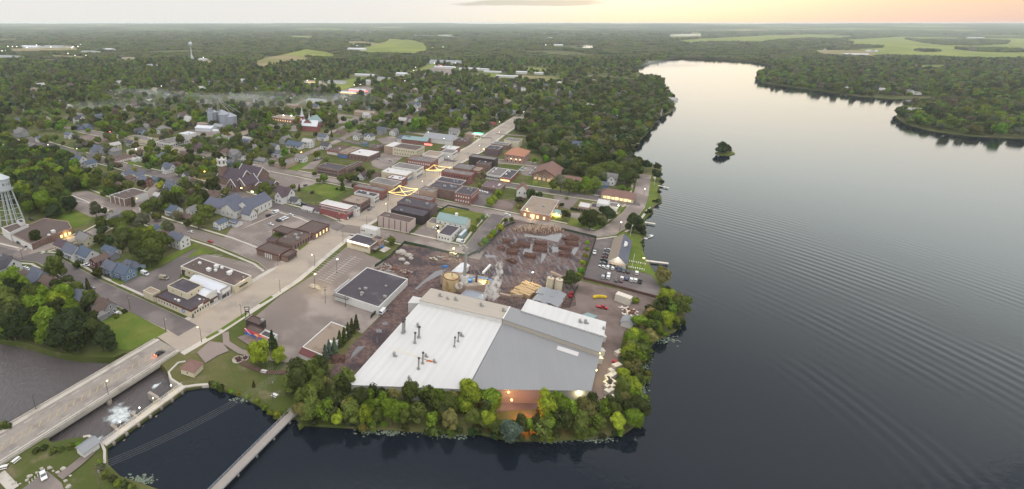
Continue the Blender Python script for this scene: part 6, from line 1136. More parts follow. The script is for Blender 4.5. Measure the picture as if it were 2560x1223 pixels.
# ---------------------------------------------------------------- poles and wires
def pole(p, h, label, group, arms=2, lean=0.0):
 t = thing('utility_pole', label, 'utility pole', p, 0, group); mb = MB(); mb.tube((0, 0, 0), (0, 0, h), .17, 7, .11); mb.build('shaft', mA['wood_pole'], t)
 for k in range(arms): mb = MB(); mb.box((0, 0, h - .4 - k * 1.5), (2.6, .14, .16), lean + k * .9); mb.build('crossarm', mA['wood_pole'], t)
 mb = MB(); mb.tube((.35, 0, h - 2.4), (.35, 0, h - 1.5), .25, 8); mb.build('transformer', mA['steel'], t); return t
UP = [(('', 683, 1004), 11.6, 'white-topped power pole on the park lawn near the pond'), (('E', 220, 345), 9, 'power pole at the corner opposite the plant building'), (('E', 1000, 505), 9, 'power pole beside the grey-blue house row'), (('E', 1515, 390), 10, 'leaning power pole at the edge of the big round trees'), (('E', 1245, 820), 9, 'power pole on the verge above the riverside lawn'), (('A', 455, 985), 9, 'power pole at the tip of the triangular lawn'), (('F', 1580, 1140), 10.5, 'lone pole in the middle of the empty parking lot'), (('H', 320, 1100), 8, 'pole in front of the white wall of the big store'), (('A', 760, 730), 9, 'power pole in front of the dark wood'), (('F', 325, 870), 9, 'power pole before the long cream shop'), (('B', 620, 760), 9, 'power pole behind the square church tower'), (('J', 790, 1300), 14, 'power pole with white crossarms at the near pond bank')]
PO = {}
for q, h, lab in UP: PO[lab] = pole(G(W(*q)), h, lab, 'wooden power poles', 2)
def wires(label, a, za, b, zb, n=3, sag=1.6):
 A, B = xyz(a, za), xyz(b, zb); d = (B - A).normalized(); s = Vector((-d.y, d.x, 0)); c = xyz(A); t = thing('power_line', label, 'power line', c)
 for k in range(n):
  mb = MB(); off = s * (k - (n - 1) / 2) * .9; pts = [A.lerp(B, i / 10) + off - Vector((0, 0, sag * 4 * (i / 10) * (1 - i / 10))) - c for i in range(11)]
  for p, q in zip(pts, pts[1:]): mb.tube(p, q, .022, 4, cap=False)
  mb.build('wire', mA['steel'], t)
pa, pb = G((683, 1004)), G(W('J', 790, 1300)); wires('power lines sagging over the pond between two poles', pa, 11.2, pb, 13.6, 4, 2.5); wires('power lines running from the park pole toward the mural', pa, 11.2, G((668, 840)), 10, 3, .6); wires('power lines running from the park pole to the yard trees', pa, 10.4, G((745, 895)), 10, 3, .8)
def bench(p, rz, label, group=None):
 t = thing('picnic_table', label, 'picnic table', p, rz, group); mb = MB(); mb.box((0, 0, .75), (2.6, .9, .08)); mb.build('table_top', mA['white_paint'], t)
 for s in (-1, 1): mb = MB(); mb.box((0, s * .85, .45), (2.6, .32, .06)); mb.build('seat', mA['white_paint'], t); mb = MB(); mb.box((s, 0, .37), (.1, 1.5, .74)); mb.build('leg', mA['wood_pole'], t)
bench(G((687, 990)), -.5, 'white picnic table under the park power pole'); bench(G((660, 930)), -.3, 'white picnic table on the brown park path'); bench(G(W('J', 122, 1008)), 1.2, 'picnic table on the near bank beside the bridge'); bench(G(W('J', 28, 1062)), .3, 'picnic table at the left edge of the near bank')
for k, (x, y) in enumerate(((68, 1132), (80, 1162), (110, 1186), (150, 1186), (205, 1158), (228, 1128), (278, 1100), (318, 1070), (375, 1066), (405, 1088), (440, 1098), (478, 1072), (535, 1124), (498, 1162), (520, 1207), (345, 1100))):
 mb = MB(); s_ = .55 + .2 * (k % 3); mb.blob((0, 0, s_ * .3), (s_, s_ * .75, s_ * .55), k + 40, 8, 5, .25); o = mb.build('boulder', mA['rock'], None, G(W('J', x, y))); tag(o, ('first', 'second', 'third', 'fourth', 'fifth', 'sixth', 'seventh', 'eighth', 'ninth', 'tenth', 'eleventh', 'twelfth', 'thirteenth', 'fourteenth', 'fifteenth', 'last')[k] + ' pale boulder counted round the small near parking lot from its left', 'boulder', 'boulders round the near parking lot')
# park flower beds, post row on the lake lawn, flagpoles, sign frame
for k, (x, y, r_) in enumerate(((515, 370, 2.6), (560, 360, 1.8))):
 t = thing('flower_bed', ('larger round stone-edged flower bed on the park path', 'smaller stone-edged flower bed under the bright park tree')[k], 'flower bed', G(W('K', x, y))); lathe_part(t, 'stone_edge', (0, 0, 0), [(r_, 0), (r_, .4), (r_ - .4, .4), (r_ - .4, .15)], 14, 'rock'); mb = MB()
 for q in range(14): a = q * 2.4; mb.blob((r_ * .55 * math.cos(a) * (q % 3) / 2, r_ * .55 * math.sin(a) * (q % 3) / 2, .5), .45, q, 6, 4, .3)
 mb.build('planting', surf('dark_planting', al(84, 60, 52), .9, .4, 1.5, 4), t)
for row, ((x0, y0), (x1, y1)) in enumerate((((960, 605), (1240, 660)), ((945, 712), (1222, 765)))):
 for k in range(8):
  p = G(W('S', x0 + (x1 - x0) * k / 7, y0 + (y1 - y0) * k / 7)); t = thing('bollard', ('upper' if row == 0 else 'lower') + ' row on the lake lawn, white post ' + ('nearest the office', 'second from the office', 'third from the office', 'fourth from the office', 'fifth from the office', 'sixth from the office', 'seventh from the office', 'nearest the lake')[k], 'bollard', p, 0, 'white posts on the lake lawn'); mb = MB(); mb.tube((0, 0, 0), (0, 0, .9), .3, 8); mb.build('post', mA['white_paint'], t); mb = MB(); mb.tube((0, 0, .91), (0, 0, 1.0), .34, 8); mb.build('cap', mA['white_paint'], t)
for k, (x, y, h, lab) in enumerate(((('S', 970, 150), 0, 9, 'flagpole with pale flag on the lake lawn tip'), (('D', 1660, 705), 0, 8, 'white flagpole on the grassy shore point'), (('S', 1000, 725), 0, 10, 'thin mast on the lake lawn left of the lamp'))):
 t = thing('flagpole', lab, 'flagpole', G(W(*x)), .6); mb = MB(); mb.tube((0, 0, 0), (0, 0, h), .09, 6); mb.blob((0, 0, h), .14, 1); mb.build('mast', mA['white_paint'], t)
 if k == 0: mb = MB(); mb.box((.8, 0, h - .8), (1.5, .05, 1.0)); mb.build('flag', mA['lumber_white'], t)
t = thing('sign_frame', 'tall dark two-legged sign frame at the small dark cabin on Main Street', 'sign', G(W('G', 990, 740))); mb = MB(); mb.box((-1, 0, 3.2), (.3, .3, 6.4)); mb.box((1, 0, 3.2), (.3, .3, 6.4)); mb.build('legs', mA['black_wall'], t); mb = MB(); mb.box((0, 0, 5.6), (2.6, .4, 1.3)); mb.box((0, 0, 3.4), (2.2, .3, .9)); mb.build('panel', mA['black_wall'], t); mb = MB(); mb.box((0, -.22, 5.6), (2.0, .1, .8)); mb.build('face', mA['white_paint'], t)
# ---------------------------------------------------------------- labels that single out: nearest landmark and order from it
MARKS = [('the lettered water tower', (30, 530)), ('the square brick church tower', (565, 440)), ('the white church complex', (600, 520)), ('the crimson brick corner block', (840, 515)), ('the red twin-spired church', (780, 305)),
         ('the grain bins', (570, 300)), ('the far water tower', (480, 140)), ('the pink-lot school', (320, 490)), ('the white corner hall', (470, 740)), ('the brown-roofed clinic', (740, 600)), ('the pink panelled block', (985, 555)),
         ('the big dark-roofed store', (930, 715)), ('the mural wall', (655, 835)), ('the mill', (1180, 860)), ('the mill front wall', (1160, 985)), ('the mill lamp corner', (1450, 985)), ('the tan-pink library', (1340, 520)), ('the lit lakeside restaurant', (1545, 487)), ('the long lakeside office', (1545, 630)),
         ('the orange-hipped brick hall', (1293, 385)), ('the brown-roofed parish hall', (1368, 432)), ('the island', (1810, 365)), ('the long brick school', (860, 410)), ('the plant building', (110, 580)), ('the road bridge', (250, 960)), ('the pump house', (220, 1118)), ('the footbridge end', (738, 1030)),
         ('the lake headland', (1640, 215)), ('the string-light crossings', (1040, 450)), ('the riverside lawn', (330, 830)), ('the wooded lake point', (1960, 190)), ('the lower wooded point', (2320, 290)), ('the red-lit stores', (900, 232)), ('the fairground roofs', (1200, 180)), ('the filling station', (1190, 342)), ('the log yard', (1350, 620)), ('the docks', (1640, 480)), ('the tall conifer hedge', (860, 850)),
         ('the upper end of Main Street', (1320, 285)), ('the two west garages', (300, 395)), ('the market building', (715, 295)), ('the blue house row', (300, 670)), ('the triangular lawn', (180, 545)), ('the long cream shop', (540, 690)), ('the surplus store', (920, 595))]
ORD = ['closest', 'second closest', 'third closest', 'fourth closest', 'fifth closest', 'sixth closest', 'seventh closest', 'eighth closest', 'ninth closest', 'tenth closest', 'eleventh closest', 'twelfth closest', 'thirteenth closest', 'fourteenth closest', 'fifteenth closest', 'sixteenth closest', 'seventeenth closest', 'eighteenth closest', 'nineteenth closest', 'twentieth closest']
def name_all(items):
 """items: (object, phrase, location); the label says which one by side and order from the nearest landmark"""
 groups = {}
 for o, ph, loc in items:
  x, y, d = px_of(loc); n, m = min(((n, m) for n, m in MARKS), key=lambda q: math.hypot(q[1][0] - x, (q[1][1] - y) * 1.7))
  dx, dy = x - m[0], y - m[1]; side = ('left of' if dx < 0 else 'right of') if abs(dx) > abs(dy) * 1.3 else ('beyond' if dy < 0 else 'in front of')
  groups.setdefault((ph, side, n), []).append((math.hypot(dx, dy), o))
 for (ph, side, n), l in groups.items():
  l.sort(key=lambda q: q[0])
  for k, (_, o) in enumerate(l): o['label'] = f'{ph} {side} {n}' if len(l) == 1 else (f'{ORD[k] if k < len(ORD) else str(k + 1) + "th closest"} {ph} {side} {n}')
# ---------------------------------------------------------------- houses
HC = dict(white=al(214, 212, 210), cream=al(206, 196, 168), grey=al(150, 150, 152), blue=al(112, 132, 156), tan=al(170, 152, 134), brick=al(132, 82, 72), maroon=al(104, 52, 56), teal=al(110, 136, 140), paleblue=al(160, 176, 192), brown=al(116, 96, 84))
RC = dict(dark=al(84, 82, 88), slate=al(98, 102, 114), brown=al(104, 88, 82), grey=al(128, 124, 124), purple=al(92, 78, 84), blue=al(88, 98, 114), tan=al(150, 136, 124), red=al(124, 74, 66), pale=al(176, 172, 170))
def house_proto(kind):
 t = bpy.data.objects.new('house', None); COL.objects.link(t); sd, sh = mA['siding'], mA['shingle']
 if kind == 'simple':
  gable_parts(t, 11, 7.5, 4.4, 3.2, sd, sh); gwin(t, 11, 7.5, 4, 3, 2.2, 's'); gwin(t, 11, 7.5, 4, 3, 2.2, 'n'); gwin(t, 11, 7.5, 4, 2, 2.0, 'e'); gwin(t, 11, 7.5, 4, 1, 5.0, 'e', .9, 1.1); gwin(t, 11, 7.5, 4, 2, 2, 'w'); gwin(t, 11, 7.5, 4, 1, 5, 'w', .9, 1.1)
  mb = MB(); mb.box((1, -4.4, 2.5), (4, 1.8, .2)); mb.build('porch_roof', sh, t)
 elif kind == 'cross':
  gable_parts(t, 11, 7, 5.4, 3.4, sd, sh); gable_parts(t, 8, 6, 5.0, 3.2, sd, sh, 1.5, -4.2, -math.pi / 2, names=('wing_wall', 'wing_roof')); gwin(t, 11, 7, 5, 2, 2.2, 'e'); gwin(t, 11, 7, 5, 1, 5.6, 'e'); gwin(t, 11, 7, 5, 2, 2, 'w'); gwin(t, 11, 7, 5, 1, 5.4, 'w'); gwin(t, 8, 6, 5, 2, 2.2, 'e', ox=1.5, oy=-4.2, rz=-math.pi / 2); gwin(t, 8, 6, 5, 1, 5.2, 'e', ox=1.5, oy=-4.2, rz=-math.pi / 2); gwin(t, 11, 7, 5, 1, 2.2, 's', lo=0, hi=.3)
  mb = MB(); mb.box((-3.4, -4.6, 2.5), (4.4, 2.2, .2)); mb.build('porch_roof', sh, t)
 elif kind == 'ranch':
  gable_parts(t, 15, 8, 2.9, 2.3, sd, sh, over=.7); gwin(t, 15, 8, 3, 4, 1.6, 's', 1.3, 1.2); gwin(t, 15, 8, 3, 4, 1.6, 'n', 1.3, 1.2); gwin(t, 15, 8, 3, 2, 1.6, 'e', 1, 1.1); gwin(t, 15, 8, 3, 2, 1.6, 'w', 1, 1.1)
 elif kind == 'tall':
  gable_parts(t, 12, 8, 6.6, 2.8, sd, sh); gwin(t, 12, 8, 6, 3, 2.1, 's'); gwin(t, 12, 8, 6, 3, 5, 's'); gwin(t, 12, 8, 6, 3, 5, 'n'); gwin(t, 12, 8, 6, 2, 2.1, 'e'); gwin(t, 12, 8, 6, 2, 5, 'e'); gwin(t, 12, 8, 6, 2, 2.1, 'w'); gwin(t, 12, 8, 6, 2, 5, 'w')
  mb = MB(); mb.box((-6.9, 0, 2.6), (2.2, 7, .2)); mb.build('porch_roof', sh, t)
 elif kind == 'hip':
  gable_parts(t, 11, 10, 5.6, 3.2, sd, sh, hip=4.6, over=.7); gwin(t, 11, 10, 5, 3, 2.1, 's'); gwin(t, 11, 10, 5, 3, 4.5, 's'); gwin(t, 11, 10, 5, 3, 2.1, 'e'); gwin(t, 11, 10, 5, 2, 4.5, 'w')
 else:
  gable_parts(t, 7.5, 6.5, 2.7, 1.9, sd, sh); mb = MB(); mb.box((-3.76, 0, 1.2), (.1, 3.8, 2.3)); mb.build('garage_door', mA['white_paint'], t)
 if kind != 'garage':
  mb = MB(); mb.box((2.4, .9, 8.6 if kind in ('tall', 'cross', 'hip') else 7.0 if kind == 'simple' else 4.9), (.7, .7, 2.0)); mb.build('chimney', mA['brick_dark'], t); mb = MB(); mb.box((0, 0, 1.05), (1.0, .14, 2.1)); o = mb.build('door', mA['brown_trim'], t, {'cross': (-2.6, -3.52, 0), 'tall': (-3.2, -4.02, 0), 'ranch': (.6, -4.02, 0), 'hip': (0.0, -5.02, 0)}.get(kind, (1, -3.77, 0)))
 return t
PROTO = {k: house_proto(k) for k in ('simple', 'cross', 'ranch', 'tall', 'hip', 'garage')}
used = set(); HOUSES = []
KIND_WORD = dict(simple='gabled house', cross='cross-gabled house', ranch='long low house', tall='two-storey house', hip='hip-roofed house', garage='little garage')
COLWORD = dict(paleblue='pale blue', teal='blue-green', brick='brick-red')
def house(r, x, y, kind, turn, wc, rc, s=1.0, z=3.0):
 p = xyz(G(W(r, x, y), z)); put_house(p, kind, (AU if turn == 'u' else AV) + random.uniform(-.03, .03) + (math.pi if random.random() < .5 and turn == 'u' else 0), wc, rc, s)
def put_house(p, kind, rz, wc, rc, s=1.0):
 pr = PROTO[kind]
 if kind in used: t = copy_tree(pr, p, rz, s)
 else: t = pr; t.location = p; t.rotation_euler = (0, 0, rz); t.scale = (s,) * 3; used.add(kind)
 t['category'] = 'garage' if kind == 'garage' else 'house'; t['group'] = 'houses of the town'
 for c in t.children:
  nm = c.name.split('.')[0]
  if nm.endswith('wall'): c.color = (*HC[wc], 1)
  elif nm.endswith('roof'): c.color = (*RC[rc], 1)
 HOUSES.append((t, f"{COLWORD.get(wc, wc)} {KIND_WORD[kind]} with {rc} roof", p)); L = 6.2 * s; occ([p + Vector((a, b, 0)) for a, b in ((-L, -L), (L, -L), (L, L), (-L, L))], -1.5)
for h in '''E,820,150,simple,v,cream,grey,1.05;E,610,210,simple,v,cream,purple,1;E,705,272,simple,v,white,slate,1.15;E,838,302,simple,v,white,blue,1.15;E,1060,235,ranch,v,white,blue,.85;E,1065,290,garage,v,grey,slate,1;E,958,362,tall,u,maroon,brown,.8;E,1078,428,simple,v,blue,slate,1.05;E,1190,462,simple,v,blue,blue,1.1;E,1238,370,garage,v,paleblue,slate,.95;E,1312,388,garage,v,paleblue,slate,.95;E,1712,172,tall,v,white,slate,1.05;E,100,400,cross,v,white,dark,1.1;E,385,525,cross,v,grey,slate,1.1;E,490,585,simple,v,tan,brown,1.1;E,640,648,hip,v,tan,brown,.95;E,790,728,tall,v,white,slate,.95;E,1010,795,cross,v,grey,brown,.9;E,905,870,garage,u,grey,grey,1.2;E,270,478,ranch,v,brick,brown,.8;E,25,545,simple,v,grey,slate,1;E,255,585,garage,u,grey,dark,.9;
A,1640,735,cross,v,white,slate,1.05;A,1662,950,simple,v,white,blue,1.1;A,1790,985,ranch,v,brick,brown,.75;A,1222,595,simple,u,white,slate,.95;A,1330,620,tall,u,white,slate,.85;A,1385,675,tall,v,brick,slate,1;A,1160,690,ranch,v,tan,brown,.9;A,1240,640,hip,v,tan,brown,.8;A,765,480,cross,v,white,slate,1.25;A,860,500,simple,u,white,blue,1;A,720,560,simple,v,grey,dark,.95;A,950,385,cross,v,grey,slate,1.3;A,1100,385,hip,v,grey,grey,1;A,665,228,simple,v,white,slate,1.1;A,392,262,simple,u,white,slate,1;A,215,210,cross,v,grey,grey,1.3;A,838,148,simple,v,blue,slate,1.1;A,758,152,simple,v,blue,dark,1;A,940,52,simple,u,paleblue,slate,1.1;A,1622,545,cross,v,white,slate,1.05;A,1800,608,simple,u,white,dark,.95;A,1255,305,simple,v,white,dark,1;A,1490,635,garage,v,teal,slate,1.1;A,1512,788,garage,v,grey,pale,1;A,130,282,ranch,v,tan,tan,1;A,330,320,ranch,v,grey,grey,1;A,1290,445,garage,v,white,pale,.9;A,1330,440,garage,v,white,pale,.9;A,1100,1000,tall,u,grey,grey,.8;A,1235,1115,ranch,v,maroon,brown,.95;A,1460,1105,garage,u,white,blue,1;A,800,1190,simple,v,cream,dark,.9;
B,85,690,simple,v,white,slate,1.1;B,268,760,simple,u,white,grey,.9;B,765,665,simple,v,white,dark,1.15;B,642,650,tall,u,teal,slate,.8;B,495,965,hip,v,grey,brown,1.05;B,720,565,cross,v,grey,grey,1.1;B,825,592,simple,u,white,grey,.9;B,965,605,ranch,v,grey,grey,1;B,1090,505,tall,v,white,slate,1;B,1120,555,simple,v,white,slate,1.05;B,832,445,simple,v,white,slate,1;B,635,540,hip,v,tan,brown,.9;B,375,500,simple,u,brown,purple,1.1;B,235,575,cross,v,tan,brown,.95;B,1350,600,simple,v,white,grey,1.1;B,1200,430,simple,u,grey,grey,1.25;B,1585,485,simple,v,white,dark,1.1;B,1560,400,simple,v,white,slate,1.1;B,1740,342,ranch,v,tan,brown,1;B,1890,385,simple,v,white,grey,1;B,1300,470,ranch,v,white,blue,1.5;B,1415,465,tall,v,white,pale,1.1;B,130,1098,simple,v,white,slate,1.05;B,260,1140,ranch,v,brick,brown,.75;B,115,865,cross,v,white,slate,1.05;B,310,1085,simple,u,white,grey,.8;
C,130,240,simple,u,white,grey,1;C,255,245,cross,u,white,slate,1;C,480,198,simple,u,white,grey,1.1;C,360,188,cross,v,grey,slate,1.1;C,735,100,simple,v,white,grey,1.2;C,1055,200,simple,v,white,grey,1.2;C,1330,120,ranch,v,white,tan,1.2;C,1400,110,ranch,v,brick,red,1.1;C,200,300,garage,v,teal,slate,1.1;C,845,165,ranch,v,grey,grey,.9;C,1180,50,simple,v,white,grey,1;C,180,610,simple,u,white,purple,.9;C,305,610,simple,u,tan,brown,.85;
D,600,365,simple,u,white,grey,1;D,712,385,cross,v,blue,slate,1;D,932,335,cross,v,white,blue,1.15;D,1108,545,simple,v,white,dark,1;D,1240,648,cross,v,white,grey,1.1;D,1180,690,garage,v,blue,slate,1.2;D,930,490,hip,v,brick,brown,1.1;D,770,330,ranch,v,brick,brown,1;D,1330,635,ranch,v,grey,dark,.8;D,940,160,simple,u,grey,grey,.9;D,990,215,simple,u,white,grey,.8;D,1105,115,ranch,v,cream,tan,1;D,330,10,simple,v,white,grey,1;
F,1195,120,cross,v,white,purple,1.35;F,1265,140,ranch,v,white,dark,.9;F,1420,225,ranch,v,white,pale,.7;F,1480,225,ranch,v,white,purple,.9;F,580,385,tall,u,white,blue,.75;F,490,140,hip,v,grey,brown,1;F,60,490,simple,v,white,brown,.8'''.replace('\n', '').split(';'):
 q = h.split(','); house(q[0], float(q[1]), float(q[2]), q[3], q[4], q[5], q[6], float(q[7]))
# houses half seen among the trees of the upper town
def pip(P, x, y): return bool(inside(P, np.array([x]), np.array([y]))[0])
LAKE_NP = LAKE
def in_water(x, y): return pip(LAKE, x, y) or pip(RIVER, x, y)
rr = random.Random(77)
for (poly, n) in (([(40, 215), (600, 205), (1250, 225), (1300, 290), (760, 275), (420, 300), (30, 330)], 105), ([(820, 245), (1540, 205), (1640, 250), (1500, 330), (1380, 330), (1260, 300), (830, 330)], 60), ([(160, 330), (560, 300), (740, 345), (540, 420), (200, 400)], 16), ([(1330, 340), (1560, 330), (1560, 400), (1420, 400)], 5)):
 P = [G(p) for p in poly]; x0, x1, y0, y1 = min(p.x for p in P), max(p.x for p in P), min(p.y for p in P), max(p.y for p in P); k = 0; tries = 0
 while k < n and tries < 4000:
  tries += 1; x, y = rr.uniform(x0, x1), rr.uniform(y0, y1)
  if not pip(P, x, y) or is_occ(x, y) or is_occ(x + 8, y) or is_occ(x - 8, y) or is_occ(x, y + 8) or is_occ(x, y - 8) or in_water(x, y): continue
  put_house(Vector((x, y, 0)), rr.choice(['simple', 'simple', 'cross', 'ranch', 'tall', 'hip']), rr.choice((AU, AV)) + rr.uniform(-.05, .05), rr.choice(['white', 'white', 'white', 'grey', 'cream', 'paleblue', 'tan']), rr.choice(['slate', 'grey', 'dark', 'brown', 'pale', 'tan']), rr.uniform(1.0, 1.35)); k += 1
# the houses by the far lake shores
for x, y in ((2005, 212), (2020, 205), (2112, 228), (2178, 222), (2198, 231), (2255, 232), (2272, 236), (2285, 236), (1998, 160), (2028, 158), (2320, 176), (1980, 206), (2280, 287), (2125, 138), (2178, 130), (2062, 126), (1680, 257), (1640, 288)): put_house(G((x, y), 3), rr.choice(['simple', 'ranch', 'cross']), rr.uniform(0, 3), 'white', rr.choice(['grey', 'pale']), 1.3)
name_all(HOUSES)
# large far buildings: sheds, stores and barns beyond the town
FAR = [('O', 1810, 610, 90, 30, 9, 'metal_white', 'metal_grey', 'long grey-roofed store by the highway with a bright forecourt'), ('O', 1800, 655, 60, 14, 6, 'white_wall', 'metal_white', 'low lit store front with red sign on the highway forecourt'), ('O', 1985, 672, 26, 14, 6, 'white_wall', 'metal_white', 'white fairground barn at the left of the fairground'), ('O', 2080, 672, 36, 15, 6, 'white_wall', 'metal_white', 'white fairground barn second from the left'), ('O', 2185, 675, 26, 12, 5, 'white_wall', 'metal_white', 'third white fairground barn beside the long low shed'), ('O', 2260, 695, 50, 10, 4, 'white_wall', 'metal_white', 'long low white fairground shed'), ('O', 2400, 742, 60, 12, 5, 'white_wall', 'metal_white', 'longest white fairground shed near the field'),
 ('P', 90, 706, 30, 14, 6, 'white_wall', 'metal_white', 'white fairground hall by the dirt track'), ('P', 255, 712, 24, 12, 5, 'white_wall', 'metal_white', 'small white hall at the right end of the fairground'), ('O', 1040, 728, 60, 12, 5, 'white_wall', 'metal_white', 'long pale shed along the tree belt'), ('O', 775, 800, 46, 16, 6, 'white_wall', 'metal_grey', 'grey-roofed hall beyond the red-lit stores'), ('O', 545, 800, 40, 20, 6, 'white_wall', 'tan_roof', 'lit store with bright sign in the upper town lot'), ('O', 975, 882, 40, 14, 5.5, 'white_wall', 'metal_white', 'store with glowing red roof band'), ('O', 890, 905, 34, 14, 5.5, 'cream_wall', 'metal_white', 'filling station with glowing yellow canopy in the upper town'), ('O', 1075, 815, 10, 10, 12, 'white_wall', 'metal_white', 'white cube-like tower shed among upper town trees'), ('O', 1225, 770, 34, 20, 7, 'white_wall', 'metal_grey', 'grey shed roofs in the highway trees'), ('O', 1395, 725, 32, 22, 7, 'white_wall', 'metal_white', 'lit store with yellow forecourt on the highway'), ('O', 580, 985, 36, 18, 6, 'white_wall', 'metal_grey', 'wide grey hall by the misty hedge'), ('O', 360, 1030, 24, 14, 5, 'tan_wall', 'shingle_tan', 'tan hall beside the market building'), ('O', 1050, 1100, 36, 18, 5, 'tan_wall', 'tan_roof', 'tan flat hall behind the dark lone conifers'), ('O', 965, 482, 70, 25, 9, 'white_wall', 'metal_white', 'pale sheds at the edge of the big green field'),
 ('N', 310, 462, 110, 40, 9, 'white_wall', 'metal_white', 'large pale works hall with bright lamps on the left skyline field'), ('N', 520, 458, 100, 36, 9, 'white_wall', 'metal_grey', 'second large works hall with bright lamps'), ('N', 640, 458, 60, 26, 8, 'white_wall', 'tan_roof', 'tan-roofed works hall right of the two large halls'), ('N', 870, 508, 70, 22, 8, 'white_wall', 'metal_grey', 'grey school-like hall on the left slope'), ('N', 1040, 482, 50, 20, 8, 'white_wall', 'metal_white', 'pale hall behind the wooded left slope'), ('N', 90, 560, 90, 30, 8, 'white_wall', 'metal_grey', 'long grey hall at the left frame edge'), ('N', 1230, 568, 34, 16, 7, 'cream_wall', 'tan_roof', 'cream two-storey building in the woods left of the far tower'), ('N', 1945, 578, 26, 12, 6, 'white_wall', 'metal_white', 'small white shed on the hill below the far tower'), ('N', 1465, 640, 34, 18, 7, 'white_wall', 'metal_grey', 'grey building in the trees below the far tower'),
 ('P', 440, 440, 40, 20, 8, 'white_wall', 'metal_white', 'white farm sheds before the far pond'), ('Q', 830, 532, 60, 16, 7, 'white_wall', 'metal_white', 'white barn on the tan field across the lake'), ('Q', 640, 430, 70, 24, 9, 'grey_wall', 'metal_grey', 'grey barn beside the wood across the lake'), ('Q', 1390, 335, 60, 20, 8, 'white_wall', 'metal_white', 'white farm across the lake on the far green fields'), ('Q', 1980, 368, 80, 20, 8, 'white_wall', 'metal_white', 'white farm beside dark trees on the right fields'), ('Q', 985, 497, 30, 14, 7, 'white_wall', 'metal_white', 'small white barn near the middle of the right fields'), ('P', 370, 372, 40, 20, 12, 'white_wall', 'metal_white', 'tiny white farm in the far woods left of the pond'), ('P', 1740, 310, 50, 20, 10, 'white_wall', 'metal_white', 'white barn by the far tan field')]
for r, x, y, L, Wd, h, wall, roof, lab in FAR:
 p = G(W(r, x, y)); k = max(1.0, min(1.5, p.length / 1500))
 dcam = -p.normalized(); sd_ = Vector((-dcam.y, dcam.x, 0)) * L * .8 * k; FIELDS.append([xyz(q) for q in (p + sd_ - dcam * 18, p - sd_ - dcam * 18, p - sd_ + dcam * p.length * .055, p + sd_ + dcam * p.length * .055)])
 gable('far_hall', lab, 'building', p, L * k, Wd * k, h, Wd * .12 * k, AV + R_(8), wall, roof, (), 'large buildings beyond the town')
def sign_band(r, x, y, L, mat, label, h=1.6, z=5):
 p = G(W(r, x, y)); t = thing('lit_sign', label, 'sign', xyz(p), AV + R_(8)); mb = MB(); mb.box((0, -1, z), (L, .5, h)); mb.build('face', mA[mat], t); mb = MB(); mb.box((-L * .3, -.4, z / 2), (.4, .4, z)); mb.box((L * .3, -.4, z / 2), (.4, .4, z)); mb.build('support', mA['steel'], t)
sign_band('O', 980, 890, 46, 'lit_red', 'glowing red roof band on the upper town store'); sign_band('O', 888, 912, 42, 'lit', 'glowing yellow canopy band of the upper filling station'); sign_band('O', 1810, 655, 70, 'lit_white', 'bright white band along the highway store front', 1.8); sign_band('O', 1766, 650, 6, 'lit_red', 'small red lit sign on the highway store front', 4, 7); sign_band('O', 540, 806, 34, 'lit', 'lit yellowish band on the upper town store'); sign_band('O', 1395, 772, 30, 'lit', 'lit yellow band of the highway store'); sign_band('C', 1285, 240, 12, 'lit_green', 'green lit canopy edge of the filling station on Main Street', 1.4, 5.4); sign_band('C', 805, 340, 10, 'lit_red', 'red lit sign behind the cream block', 2, 4); sign_band('C', 1350, 385, 6, 'lit', 'yellow lit sign at the purple-roofed store', 2, 4)
t = thing('filling_station', 'lit filling station canopy west of Main Street', 'filling station', G(W('C', 1272, 250)), AV); mb = MB(); mb.box((0, 0, 5), (14, 9, .8)); mb.build('canopy', mA['white_paint'], t); mb = MB()
mb.box((0, 0, 4.55), (12, 7, .08)); mb.build('ceiling_light', mA['lit_white'], t)
for x in (-5, 5): mb = MB(); mb.box((x, 0, 2.3), (.6, .6, 4.6)); mb.build('column', mA['white_paint'], t); mb = MB(); mb.box((x, 1.6, .8), (.8, .6, 1.6)); mb.build('pump', mA['white_paint'], t)
light(t, (0, 0, 4), 900, (.9, 1, .75))
